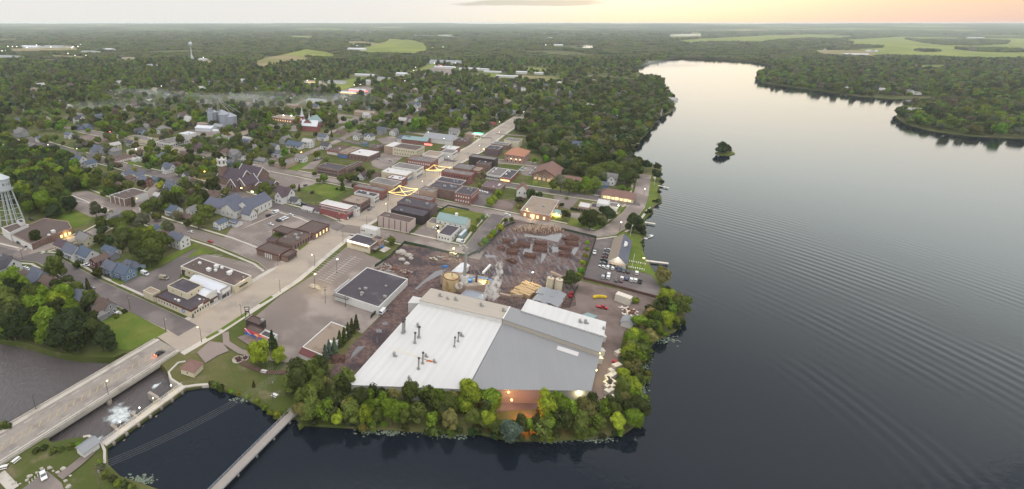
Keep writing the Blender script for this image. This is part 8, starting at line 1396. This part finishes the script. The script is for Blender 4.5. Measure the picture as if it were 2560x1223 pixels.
for e in '''E,1440,210,9,mid;E,1350,150,7,mid;E,1540,150,7,mid;E,1420,300,7,dark;E,1310,250,6,dark;E,1390,80,6.5,bright;E,1500,290,5.5,dark;E,1180,110,6,dark;E,1050,160,4.5,dark;E,950,130,4.5,dark;E,1130,60,4.5,dark;E,530,425,6,mid;E,560,275,3,dark;E,740,370,3,dark;E,930,445,3.8,dark;E,660,540,3.8,dark;E,610,560,3,dark;E,840,600,2.6,dark,conifer;E,750,610,3.2,dark;E,330,130,4.6,dark;E,830,790,2,dark,conifer;E,1185,832,1.8,dark,shrub;E,1110,880,1.7,mid,shrub;E,120,500,4,bright;E,20,600,5,bright;E,1330,430,2.2,dark,shrub;E,640,980,8,deep;E,710,1070,7,deep;E,560,1060,6.5,deep;E,850,950,5.5,dark;E,890,1010,5,dark;E,980,1090,5,deep;E,1050,1140,3.6,deep;E,560,740,6.5,bright;E,520,830,5.5,dark;E,430,760,6,lush;E,300,700,6,mid;E,240,800,6,dark;E,330,900,6,dark;E,200,930,6,deep;E,120,1000,5.5,deep;E,60,890,6,dark;E,80,760,6,mid;E,310,1020,4.6,deep;E,60,680,5,mid;E,10,790,5,dark;E,190,640,4,bright;E,680,880,5.5,dark;E,-40,900,6,dark;E,450,900,5.5,dark
A,410,860,7.6,lush;A,330,900,5,dark;A,630,780,4.8,mid;A,930,680,4.2,mid;A,1030,700,4.6,mid,tall;A,990,945,3.2,dark;A,1070,972,3.2,mid;A,1240,1000,6.4,mid;A,960,1055,5.6,mid;A,970,1130,4.6,dark;A,1170,1130,6,mid;A,1395,920,5.4,mid;A,1490,985,4.2,mid;A,1385,1010,3.4,grey,thin;A,1270,865,2.4,dark,conifer;A,1540,690,5,bright;A,1530,885,5,dark;A,1640,870,6,dark;A,1465,840,3.2,mid;A,1280,540,3.2,bright;A,1300,250,4.2,mid;A,840,75,7.6,mid;A,690,50,7,mid;A,470,480,6.4,bright;A,350,540,6,lush;A,550,570,6,bright;A,230,540,6,mid;A,600,300,3.6,mid;A,240,280,6,mid;A,430,250,7,mid;A,520,250,6,mid;A,330,230,4.6,mid;A,60,220,5,mid;A,1090,100,6.4,mid;A,1190,130,6,mid;A,1040,170,6,dark;A,1420,520,4.4,mid;A,1440,480,4.2,mid;A,1100,290,6.4,mid;A,1520,400,3,dark,conifer;A,1400,410,4.2,lush;A,1600,440,5.4,mid;A,1700,460,5,mid;A,1800,330,5,mid;A,1840,570,4.6,mid;A,1850,700,3.4,grey,thin;A,990,780,3,mid,shrub;A,840,560,4.6,dark;A,930,560,4.4,mid;A,1050,540,4,mid;A,1140,640,3.8,dark;A,1860,850,6,mid;A,1890,1040,5.4,mid;A,1780,1060,3.6,dark
B,1275,530,5.4,mid;B,1500,555,5.4,mid;B,1065,630,4,mid;B,1170,640,4.2,mid,tall;B,1595,600,4,mid;B,1645,205,5.8,dark;B,835,665,3.6,mid;B,500,850,7.4,dark;B,340,855,4.6,grey,thin;B,630,900,4.8,mid;B,990,900,7,mid;B,1100,860,4.4,grey,thin;B,1268,868,3.4,mid;B,1330,880,1.9,dark,conifer;B,420,1110,7,mid;B,355,990,6,mid;B,470,1080,5,mid;B,900,1115,3.2,mid;B,1455,920,2.2,purple,shrub;B,1560,770,4.6,mid;B,1512,810,3,mid;B,1475,742,2.8,dark;B,1728,790,4.8,mid;B,1800,765,4,mid;B,1742,855,3.4,dark,conifer;B,1690,888,1.6,dark,shrub;B,865,560,5,mid;B,720,440,8.4,dark;B,630,380,7,mid;B,590,440,7,mid;B,540,560,6.6,dark;B,990,360,6,mid;B,880,300,8,purple;B,960,300,6,purple;B,1310,380,5.6,mid;B,1220,300,6,mid;B,1480,365,4,dark;B,1590,340,3.8,dark;B,1640,370,2.6,dark,conifer;B,440,480,6,mid;B,520,640,5.4,lush;B,600,690,5,blue;B,420,700,6,lush;B,330,740,6,mid;B,200,700,6,mid;B,290,620,7,dark;B,100,600,6,mid;B,140,860,4,dark;B,230,920,4.6,mid;B,160,980,5.6,dark;B,840,500,6,dark;B,680,500,5.6,dark;B,380,530,4.4,dark;B,510,490,5,mid;B,950,470,5.4,mid;B,1900,700,4,dark;B,1850,850,2.6,dark
C,1310,605,5.6,grey;C,1290,690,2.6,bright;C,1480,765,4.6,lush;C,1395,860,4.2,bright;C,1430,820,3.4,bright;C,1665,835,3.4,dark;C,1790,770,4.8,dark;C,1865,790,3.2,dark;C,575,392,1.8,dark;C,685,410,1.8,dark;C,1655,155,3.4,mid;C,1130,215,4.4,mid;C,480,105,6.6,mid;C,640,150,6.4,mid;C,280,200,6,mid;C,960,160,5.6,mid;C,1140,100,5.4,mid;C,830,100,5.6,mid;C,240,130,6,mid;C,300,70,7,mid;C,195,190,4,mid,tall;C,560,180,5.4,mid;C,1200,40,4.6,dark,conifer;C,180,560,4.4,dark;C,270,575,3.2,dark;C,240,600,3.6,dark,tall;C,60,610,5,mid;C,110,640,4.4,dark;C,820,245,3.2,mid;H,750,450,3.6,mid;H,1552,340,2.6,mid;H,1592,270,2.3,mid;H,1640,232,2.3,mid;H,1170,235,1.8,lush,shrub;H,1620,505,2.8,mid;H,1655,470,2.8,lush;H,1700,425,2.9,bright;H,1740,380,2.9,lush;H,1800,325,3.2,bright;H,1850,268,2.4,mid;H,1900,262,2.4,mid
D,700,690,6,mid;D,780,680,7.4,grey;D,860,700,7.4,mid;D,930,690,6,mid;D,1010,700,6.4,lush;D,1080,690,6.4,mid;D,1135,690,5,bright;D,820,575,5,dark;D,900,470,6.6,mid;D,740,480,5,dark;D,1070,415,8.4,mid;D,1060,370,6,lush;D,1330,430,8.4,lush;D,1220,545,7.4,mid;D,1400,620,7.6,dark;D,1300,560,7,mid;D,1450,600,6.4,dark;D,1500,470,6,dark;D,1600,505,6,deep;D,1690,510,4.6,deep,thin;D,1690,590,5.6,deep;D,1740,665,2.6,deep,shrub;D,1715,762,2,deep,shrub;D,1700,850,2.5,deep,shrub;D,1660,850,1.8,deep,shrub;D,1625,945,2.4,deep,shrub;D,1590,960,1.8,deep,shrub;D,1480,1060,6,deep;D,1440,1090,4.6,dark;D,1535,1110,4,deep;D,1560,1150,2.6,deep,shrub;D,370,905,2.3,olive,shrub;D,480,770,4.2,dark;D,560,785,2.8,dark;D,400,830,2.6,purple;D,820,980,4.2,dark;D,1060,1040,6.4,dark;D,1000,1020,4.6,dark;D,1160,1040,4.2,dark;D,1230,960,6,deep;D,1180,930,4,dark;D,830,822,2,olive,shrub;D,780,885,2.2,dark,shrub;D,530,460,4.4,lush;D,640,450,5,lush;D,600,300,7,dark;D,700,250,8,dark;D,480,260,6.6,dark;D,500,330,6,dark;D,820,230,7.6,dark;D,1100,260,7.4,mid;D,1210,350,6,dark;D,1290,300,7,mid;D,1370,240,7,mid;D,960,400,2.6,dark,conifer;D,960,530,3.4,dark;D,1010,560,5.4,dark;D,1100,610,5,dark;D,1360,720,3.4,lush,shrub;D,1430,740,2.4,lush,shrub
I,880,678,5,dark;I,1740,635,5.4,olive;I,960,590,2.6,lush,shrub;I,985,520,2.2,bright,shrub;I,1005,450,2,bright,shrub;I,1020,390,1.8,bright,shrub;I,1030,330,1.8,bright,shrub;I,945,640,2.2,lush,shrub;I,1480,885,2.6,bright,shrub;I,1410,850,2,lush,shrub;I,1555,330,1.6,deep,shrub;I,1560,360,1.2,deep,shrub;I,1790,760,1.8,deep,shrub
K,650,330,5,bright;K,780,350,3.4,bright;K,740,250,3.0,dark,conifer;K,765,300,2.6,dark,conifer;K,905,470,6.2,dark;K,860,520,4,mid;K,1040,405,5,dark;K,955,590,3.8,mid;K,940,640,3.4,mid;K,1090,335,2.5,blue,conifer;K,1115,300,2.5,blue,conifer;K,1150,290,2.6,blue,conifer;K,1185,235,2.4,dark,conifer;K,1215,215,2.4,dark,conifer;K,1240,180,2.4,dark,conifer;K,1265,150,2.3,dark,conifer;K,1295,125,2.3,dark,conifer;K,365,530,1.8,mid,shrub;K,400,555,1.9,dark,shrub;K,340,520,1.4,dark,shrub;K,470,575,1.2,lush,shrub;K,520,590,1.2,lush,shrub;K,580,610,1.3,lush,shrub;K,640,640,1.4,lush,shrub;K,690,680,1.5,lush,shrub;K,730,715,1.6,lush,shrub;K,775,735,1.9,lush,shrub;K,820,715,1.7,mid,shrub;K,618,528,1.0,dark,conifer;K,1005,590,2.2,mid,shrub
J,330,905,1.6,dark,shrub;J,400,930,1.7,mid,shrub;J,460,915,1.5,mid,shrub;J,540,895,1.5,mid,shrub;J,600,880,1.4,lush,shrub;J,270,930,1.4,dark,shrub;J,765,1050,1.6,mid,shrub;J,800,1110,1.7,mid,shrub;J,850,1140,1.7,dark,shrub;J,890,1175,1.7,lush,shrub;J,950,1185,1.7,dark,shrub;J,1000,1205,1.6,mid,shrub;J,760,1010,1.2,lush,shrub;J,20,735,2.2,mid,shrub;J,60,742,1.6,dark,shrub'''.replace('\n', ';').split(';'):
 q = e.split(','); tree_px(q[0], float(q[1]), float(q[2]), float(q[3]), q[4], q[5] if len(q) > 5 else 'round')
for k in range(11): tree_px('D', 880 + k * 24, 925 + k * 4, 1.7, 'deep', 'shrub')
rr = random.Random(11)
def scatter(poly, step, R, tones, styles=('round',), jit=.42, water=True, occd=True, pprob=1.0, r=''):
 P = [G(W(r, *p)) for p in poly]; x0, x1, y0, y1 = min(p.x for p in P), max(p.x for p in P), min(p.y for p in P), max(p.y for p in P); y = y0; row = 0
 while y < y1:
  x = x0 + (row % 2) * step / 2
  while x < x1:
   X, Y = x + rr.uniform(-jit, jit) * step, y + rr.uniform(-jit, jit) * step; x += step
   if rr.random() > pprob or not pip(P, X, Y) or (occd and is_occ(X, Y)) or (water and in_water(X, Y)): continue
   TREES.append((X, Y, rr.uniform(*R), rr.choice(styles), rr.choice(tones)))
  y += step * .87; row += 1
# shore belt round the mill; the banks in front get loose bushes
scatter([(748, 1058), (900, 1060), (1200, 1076), (1380, 1092), (1480, 1086), (1590, 1058), (1610, 1000), (1612, 890), (1640, 846), (1712, 800), (1720, 800), (1640, 858), (1622, 890), (1612, 1000), (1600, 1072), (1480, 1104), (1380, 1110), (1200, 1093), (900, 1078), (748, 1070)], 3.4, (1.3, 2.4), ('dark', 'mid', 'deep', 'lush'), ('shrub',), water=False, occd=False, pprob=.8)
scatter([(748, 1052), (752, 1000), (775, 960), (830, 962), (880, 985), (960, 1000), (1100, 1003), (1180, 1003), (1222, 1030), (1232, 1094), (1338, 1094), (1350, 1036), (1420, 1030), (1480, 1030), (1535, 1022), (1556, 950), (1570, 880), (1590, 830), (1620, 790), (1660, 760), (1712, 770), (1712, 800), (1640, 850), (1612, 885), (1600, 980), (1608, 1022), (1596, 1070), (1480, 1101), (1380, 1107), (1200, 1091), (1000, 1081), (820, 1073)], 5.0, (2.7, 4.3), ('dark', 'mid', 'mid', 'lush', 'lush', 'bright', 'dark', 'mid', 'olive'), ('round', 'round', 'round', 'thin', 'round', 'thin', 'tall'), occd=False)
for x, y, R, t, s in ((1180, 985, 5.4, 'bright', 'round'), (1225, 1000, 5, 'lush', 'round'), (1365, 1015, 4.6, 'bright', 'tall'), (1400, 1015, 4.4, 'lush', 'tall'), (1280, 1075, 4.6, 'blue', 'round'), (1465, 1030, 4.2, 'olive', 'round'), (880, 1010, 2.2, 'bright', 'tall'), (920, 1000, 2.4, 'bright', 'tall'), (1110, 1000, 4, 'lush', 'round'), (1670, 745, 5, 'bright', 'round'), (1700, 760, 5, 'mid', 'round'), (1640, 790, 4.8, 'lush', 'round'), (1660, 800, 4.6, 'bright', 'round'), (1600, 800, 4, 'lush', 'round'), (1580, 850, 4, 'lush', 'round'), (1572, 880, 3.6, 'bright', 'round'), (1560, 930, 3, 'bright', 'round'), (1575, 955, 3.8, 'bright', 'round')): tree_px('', x, y, R, t, s)
for x in (1236, 1256, 1278, 1300, 1322, 1342): p = G((x, 1084)); TREES.append((p.x, p.y, 3.1, 'round', ('mid', 'dark', 'lush')[x % 3]))
# woods and gardens of the town
scatter([(-60, 300), (70, 385), (180, 378), (190, 420), (245, 470), (235, 500), (130, 560), (110, 540), (60, 540), (-60, 470)], 8.6, (4.4, 6.2), ('dark', 'dark', 'mid', 'deep', 'lush'))
scatter([(190, 335), (600, 310), (745, 340), (700, 420), (520, 445), (300, 440), (190, 400)], 12.5, (4.2, 6.4), ('dark', 'mid', 'mid', 'lush', 'grey'), pprob=.66)
scatter([(240, 445), (540, 475), (520, 520), (440, 600), (330, 620), (240, 560), (235, 500)], 11.5, (4, 6), ('dark', 'mid', 'mid', 'lush', 'grey'), pprob=.66)
scatter([(1240, 300), (1340, 270), (1600, 205), (1660, 230), (1680, 265), (1630, 315), (1575, 380), (1575, 405), (1610, 425), (1600, 450), (1560, 470), (1500, 470), (1400, 430), (1345, 400), (1310, 340)], 9.6, (4.8, 7.2), ('dark', 'dark', 'mid', 'deep', 'grey'), pprob=.86)
scatter([(280, 640), (420, 560), (440, 590), (330, 650)], 9, (2.5, 4.5), ('dark', 'mid'), pprob=.3)
scatter([(-50, 690), (60, 700), (130, 700), (200, 740), (260, 790), (250, 850), (130, 870), (-50, 845)], 8.0, (4, 6), ('dark', 'dark', 'deep', 'mid', 'lush'))
scatter([(1790, 381), (1805, 385), (1825, 386), (1832, 382), (1815, 378)], 5.2, (3.2, 5.2), ('deep', 'dark', 'deep'), water=False, occd=False)
for x, y, R in ((1803, 364, 6), (1815, 366, 5.4), (1797, 374, 4)): tree_px('', x, y, R, 'deep')
# wide country woods: everything past the town that is not field, water, street or roof
rg = np.random.default_rng(12)
def grid(y0, y1, step, keep):
 xs = np.arange(-y1 * .95, y1 * 1.75, step); ys = np.arange(y0, y1, step * .87); X, Y = np.meshgrid(xs, ys); X = (X + rg.uniform(-.45, .45, X.shape) * step).ravel(); Y = (Y + rg.uniform(-.45, .45, Y.shape) * step).ravel()
 d = Y * CP + CAMH * SP; px = CX + F * X / d; py = CY - F * (Y * SP - CAMH * CP) / d; ok = (px > -90) & (px < 2650) & (Y > y0) & (Y < y1); X, Y, px, py = X[ok], Y[ok], px[ok], py[ok]
 ok = ~(inside(LAKE, X, Y) | inside(RIVER, X, Y) | inside(pond, X, Y))
 for P in FIELDS: ok &= ~inside(P, X, Y)
 i = np.clip(np.round((X - OX) / OS).astype(int), 0, OCC.shape[1] - 1); j = np.clip(np.round((Y - OY) / OS).astype(int), 0, OCC.shape[0] - 1); near = (X > OX) & (X < OX + OS * OCC.shape[1]) & (Y < OY + OS * OCC.shape[0]); ok &= ~(near & OCC[j, i]); ok &= keep(X, Y, px, py); return X[ok], Y[ok], px[ok], py[ok]
def vn(X, Y, s, seed):
 t = np.random.default_rng(seed).random((64, 64)); u, v = X / s, Y / s; i, j = np.floor(u).astype(int), np.floor(v).astype(int); f, g = u - i, v - j; f = f * f * (3 - 2 * f); g = g * g * (3 - 2 * g); q = lambda a, b: t[a % 64, b % 64]
 return (q(i, j) * (1 - f) + q(i + 1, j) * f) * (1 - g) + (q(i, j + 1) * (1 - f) + q(i + 1, j + 1) * f) * g
TOWN = np.array([(-100, 200), (300, 195), (640, 190), (900, 200), (1150, 190), (1450, 195), (1650, 200), (1690, 270), (1600, 345), (-100, 345)], float)
def keep1(X, Y, px, py):
 town = inside(TOWN, px, py); right = px > 1870; r = rg.random(X.shape); open_ = vn(X, Y, 190, 4) > .66
 return ((py < 332) | right) & np.where(town, r < .40, (r < .96) & ~(open_ & (r < .75)))
X1, Y1, PX1, PY1 = grid(560, 2000, 10.5, keep1)
tn = np.array([TONE[k] for k in ('dark', 'mid', 'mid', 'grey', 'deep', 'lush')])
for x, y, a in zip(X1, Y1, rg.integers(0, 6, len(X1))): TREES.append((x, y, 4.3 + 2.6 * rg.random(), 'tall' if rg.random() < .12 else 'round', ('dark', 'mid', 'mid', 'grey', 'deep', 'lush')[a]))
# the 300 that show largest stand as objects of their own, the rest form the woods
def show(t):
 x, y, d = px_of((t[0], t[1], t[2])); vis = -60 < x < 2620 and y < 1260
 return (t[2] / d if vis else 0) * (1.0 if t[3] != 'shrub' else .8)
TREES.sort(key=show, reverse=True)
SHAPE = dict(round='round-crowned tree', tall='tall narrow tree', conifer='pointed conifer', shrub='low bush', thin='thin-crowned tree'); TW = dict(dark='dark green', mid='mid-green', bright='bright yellow-green', olive='olive', purple='purple-leaved', grey='dull grey-green', blue='bluish green', lush='fresh green', deep='very dark green')
TI = []; rr = random.Random(31); nvar = dict(round=5, tall=3, conifer=2, shrub=2, thin=2)
for x, y, R, st, tone in TREES[:300]:
 me, tr, _ = SPEC[f'{st}{rr.randrange(nvar[st])}']; s = R / 5
 t = bpy.data.objects.new({'shrub': 'bush', 'conifer': 'conifer'}.get(st, 'tree'), None); COL.objects.link(t); t.location = (x, y, -.3 if in_water(x, y) else 0); t.rotation_euler = (0, 0, rr.uniform(0, 6.28)); t.scale = (s, s, s * rr.uniform(.9, 1.15))
 t['category'] = 'bush' if st == 'shrub' else 'tree'; t['group'] = 'trees and bushes of the town and shore'; c = put('crown', me, t); j = rr.uniform(.82, 1.18); c.color = (*[v * j for v in TONE[tone]], 1); put('trunk', tr, t); TI.append((t, f'{TW[tone]} {SHAPE[st]}', Vector((x, y, R))))
name_all(TI)
REST = TREES[300:]
# far groves
def keep2(X, Y, px, py): v = vn(X, Y, 330, 9); w = vn(X, Y, 900, 15); return ~((v > .63) & (w > .38)) & (rg.random(X.shape) < .97)
G1 = grid(2000, 3300, 27, keep2); G2 = grid(3300, 5600, 44, keep2); G3 = grid(5600, 8800, 72, keep2)
FF = FIELDS; FIELDS = []; G4 = [[], [], 0, 0]
for P in ([(1310, 375), (1480, 384), (2050, 384), (2290, 400), (2250, 425), (2000, 438), (1700, 435), (1480, 410)], [(0, 400), (390, 370), (700, 385), (740, 440), (400, 450), (0, 440)], [(1440, 486), (1620, 490), (1620, 500), (1440, 498)], [(820, 440), (1060, 450), (1060, 462), (820, 470)], [(1840, 350), (2000, 350), (2000, 366), (1850, 366)], [(1740, 470), (2400, 480), (2440, 505), (2060, 500)]):
 P = gp('Q', P); g = grid(min(q.y for q in P), max(q.y for q in P), 30, lambda X, Y, px, py: inside(P, X, Y)); G4[0] += list(g[0]); G4[1] += list(g[1])
pts, rot, scl, kind, tone = [], [], [], [], []
for x, y, R, st, t in REST:
 pts.append((x, y, -.3)); rot.append(rg.uniform(0, 6.28)); scl.append(R / 5); kind.append({'round': int(rg.integers(0, 3)), 'tall': 3, 'conifer': 4, 'shrub': 5, 'thin': 0}[st]); tone.append([v * rg.uniform(.8, 1.2) for v in TONE[t]])
for (X, Y, _, _), s in ((G1, 1.0), (G2, 1.55), (G3, 2.3), (G4, 1.2)):
 for x, y in zip(X, Y): pts.append((x, y, -.5)); rot.append(rg.uniform(0, 6.28)); scl.append(s * rg.uniform(.85, 1.2)); kind.append(6 + int(rg.integers(0, 2))); tone.append([v * rg.uniform(1.1, 1.5) for v in tn[(0, 1, 3, 3, 4, 1)[int(rg.integers(0, 6))]]])
lo = []
for i in range(3): V, c = crown(70 + i, 330, 5, 8, 2.2, 'round', .95, 7); lo.append(crown_mesh('crown', V, c, LEAFI, 6, 4))
V, c = crown(75, 360, 5, 12.5, 2, 'round', .95, 9); lo.append(crown_mesh('crown', V, c, LEAFI, 6, 4)); V, c = crown(76, 300, 5, 17, 1, 'conifer', 1.0); lo.append(crown_mesh('crown', V, c, LEAFI, 6, 4)); V, c = crown(77, 260, 5, 6, .4, 'round', 1.0, 7); lo.append(crown_mesh('crown', V, c, LEAFI, 6, 4))
for i in range(2):
 Vs, cs = [], []; g2 = np.random.default_rng(90 + i)
 for k in range(9):
  V, c = crown(100 + i * 20 + k, 46, g2.uniform(4.4, 6.4), g2.uniform(8, 11), 2, 'round', 1.7, 3); o = np.array([(k % 3 - 1) * 9.6 + g2.uniform(-2.5, 2.5), (k // 3 - 1) * 9.6 + g2.uniform(-2.5, 2.5), 0]); Vs.append(V + o); cs += [((q[0][0] + o[0], q[0][1] + o[1], q[0][2]), q[1]) for q in c]
 lo.append(crown_mesh('grove', np.concatenate(Vs), cs, LEAFI, 5, 4))
me = bpy.data.meshes.new('woods'); me.from_pydata(pts, [], []); me.update()
for nm, ty, dat in (('turn', 'FLOAT', rot), ('size', 'FLOAT', scl), ('sort', 'INT', kind)): a = me.attributes.new(nm, ty, 'POINT'); a.data.foreach_set('value', dat)
a = me.attributes.new('tone', 'FLOAT_COLOR', 'POINT'); a.data.foreach_set('color', np.array([(*t, 1) for t in tone], dtype=np.float32).ravel())
woods = put('woods', me); tag(woods, kind='stuff')
ng_ = bpy.data.node_groups.new('plant_woods', 'GeometryNodeTree'); ng_.interface.new_socket('Geometry', in_out='INPUT', socket_type='NodeSocketGeometry'); ng_.interface.new_socket('Geometry', in_out='OUTPUT', socket_type='NodeSocketGeometry')
gi, go = ng_.nodes.new('NodeGroupInput'), ng_.nodes.new('NodeGroupOutput'); jn = ng_.nodes.new('GeometryNodeJoinGeometry'); GL = ng_.links
def attr(nm, ty): n = ng_.nodes.new('GeometryNodeInputNamedAttribute'); n.data_type = ty; n.inputs[0].default_value = nm; return n.outputs[0]
aT, aS, aK = attr('turn', 'FLOAT'), attr('size', 'FLOAT'), attr('sort', 'INT'); cx = ng_.nodes.new('ShaderNodeCombineXYZ'); GL.new(aT, cx.inputs[2])
for i, m in enumerate(lo):
 po = bpy.data.objects.new('woods_crown', m)            # never linked to the scene: only its mesh is planted
 oi = ng_.nodes.new('GeometryNodeObjectInfo'); oi.inputs[0].default_value = po; cmp = ng_.nodes.new('FunctionNodeCompare'); cmp.data_type = 'INT'; cmp.operation = 'EQUAL'; GL.new(aK, cmp.inputs[2]); cmp.inputs[3].default_value = i
 ip = ng_.nodes.new('GeometryNodeInstanceOnPoints'); GL.new(gi.outputs[0], ip.inputs['Points']); GL.new(cmp.outputs[0], ip.inputs['Selection']); GL.new(oi.outputs['Geometry'], ip.inputs['Instance']); GL.new(cx.outputs[0], ip.inputs['Rotation']); GL.new(aS, ip.inputs['Scale']); GL.new(ip.outputs[0], jn.inputs[0])
GL.new(jn.outputs[0], go.inputs[0]); md = woods.modifiers.new('plant_woods', 'NODES'); md.node_group = ng_
print('TREES', len(TREES), 'POINTS', len(pts))
# floating weed along the shore belt and reeds
mb = MB(); rr = random.Random(8)
for (x, y, sx_, sy_, n) in ((1610, 900, 16, 60, 420), (1604, 990, 12, 45, 260), (1660, 850, 30, 12, 120), (960, 1082, 70, 7, 130), (1120, 1092, 60, 7, 80), (1490, 1100, 60, 6, 90), (600, 1000, 30, 8, 40), (350, 1200, 40, 12, 120), (1380, 1104, 40, 6, 50)):
 for i in range(n):
  p = G((x + rr.gauss(0, sx_ * .5), y + rr.gauss(0, sy_ * .5)), -1.0)
  if not in_water(p.x, p.y): continue
  r_ = rr.uniform(.12, .5); a0 = rr.random(); mb.face([(p.x + r_ * math.cos(a0 + k * 1.05), p.y + r_ * .8 * math.sin(a0 + k * 1.05), -.97 + .002 * (i % 9)) for k in range(6)])
tag(mb.build('lily_pads', surf('lily_pads', al(118, 130, 112), .7, .25, .5, 3)), kind='stuff')
# ---------------------------------------------------------------- air: steam, mist, haze
def volume_mat(name, col, dens, nscale=None, thr=(.4, .6), aniso=.2):
 m = bpy.data.materials.new(name); m.use_nodes = True; t = m.node_tree; N = t.nodes; N.clear(); out = N.new('ShaderNodeOutputMaterial'); v = N.new('ShaderNodeVolumePrincipled'); v.inputs['Color'].default_value = (*col, 1); v.inputs['Density'].default_value = dens; v.inputs['Anisotropy'].default_value = aniso; t.links.new(v.outputs[0], out.inputs['Volume'])
 if nscale:
  g = N.new('ShaderNodeNewGeometry'); mp = N.new('ShaderNodeMapping'); mp.inputs['Scale'].default_value = nscale; t.links.new(g.outputs['Position'], mp.inputs[0]); n = N.new('ShaderNodeTexNoise'); n.inputs['Scale'].default_value = 1; n.inputs['Detail'].default_value = 4; t.links.new(mp.outputs[0], n.inputs[0]); r = N.new('ShaderNodeMapRange'); r.interpolation_type = 'SMOOTHSTEP'; t.links.new(n.outputs[0], r.inputs[0]); r.inputs[1].default_value, r.inputs[2].default_value = thr; r.inputs[3].default_value = 0; r.inputs[4].default_value = dens; t.links.new(r.outputs[0], v.inputs['Density'])
 return m
def plume(label, base, path, mat):
 mb = MB(); n = 12
 for x, y, z, r in path:
  for i in range(n): t = 2 * math.pi * i / n; w = 1 + .14 * math.sin(3 * t + z) + .1 * math.sin(5 * t - z * .7); mb.v.append((x + r * w * math.cos(t), y + r * w * math.sin(t), z))
 m = len(path)
 for q in range(m - 1):
  for i in range(n): j = (i + 1) % n; mb.f.append((q * n + i, q * n + j, (q + 1) * n + j, (q + 1) * n + i)); mb.mi.append(0)
 mb.f.append(tuple(range(n - 1, -1, -1))); mb.f.append(tuple((m - 1) * n + i for i in range(n))); mb.mi += [0, 0]
 o = mb.build('steam', mat, None, base); tag(o, label, None, None, 'stuff'); return o
stm = volume_mat('steam', (.98, .95, .93), .55, (.42, .42, .34), (.44, .66))
sb = G((1228, 748), 6.5); vx, vy = VD.x, VD.y
plume('steam', sb, [(0, 0, 0, 2.2), (0, 0, 1.5, 4.3), (-.3, 0, 4, 4.4), (.5, .3, 7, 3.5), (1.2, .4, 10, 3.1), (2.0, .5, 13.5, 2.6), (3.2, .8, 16, 1.9), (2.4, .6, 18.5, 2.0), (2.8, .6, 21, 1.7), (3.0, .6, 22.5, .6)], stm)
plume('steam', G(W('T', 400, 520), 5.5), [(0, 0, 0, .8), (0, 0, 1, 2.0), (.4, .2, 3, 2.2), (.8, .3, 4.6, .8)], stm)
mist = volume_mat('mist', (.93, .93, .9), .007, (.012, .02, .05), (.42, .62)); mist2 = volume_mat('thin_mist', (.93, .93, .9), .004, (.012, .02, .05), (.36, .62))
for r, x, y, L, Wd, h, mt in (('N', 1330, 915, 110, 30, 15, mist), ('N', 1080, 1020, 80, 40, 14, mist), ('N', 1900, 965, 150, 40, 15, mist2), ('O', 250, 970, 200, 50, 18, mist2), ('P', 200, 335, 420, 90, 16, mist2), ('P', 1200, 600, 150, 40, 8, mist2), ('H', 1480, 560, 26, 20, 9, mist2)):
 p = G(W(r, x, y), h * .5); k = max(1, p.length / 1100) if r == 'P' else 1; mb = MB(); mb.blob((0, 0, 0), (L * k, Wd * k, h), 3, 18, 8, .12); o = mb.build('mist', mt, None, p); o.rotation_euler = (0, 0, .05); tag(o, kind='stuff')
hz_m = volume_mat('haze', (.88, .93, .95), HAZE_D, None, None, .0)
mb = MB(); mb.box((0, 7000, 73), (44000, 44000, 166)); tag(mb.build('haze', hz_m), kind='stuff')
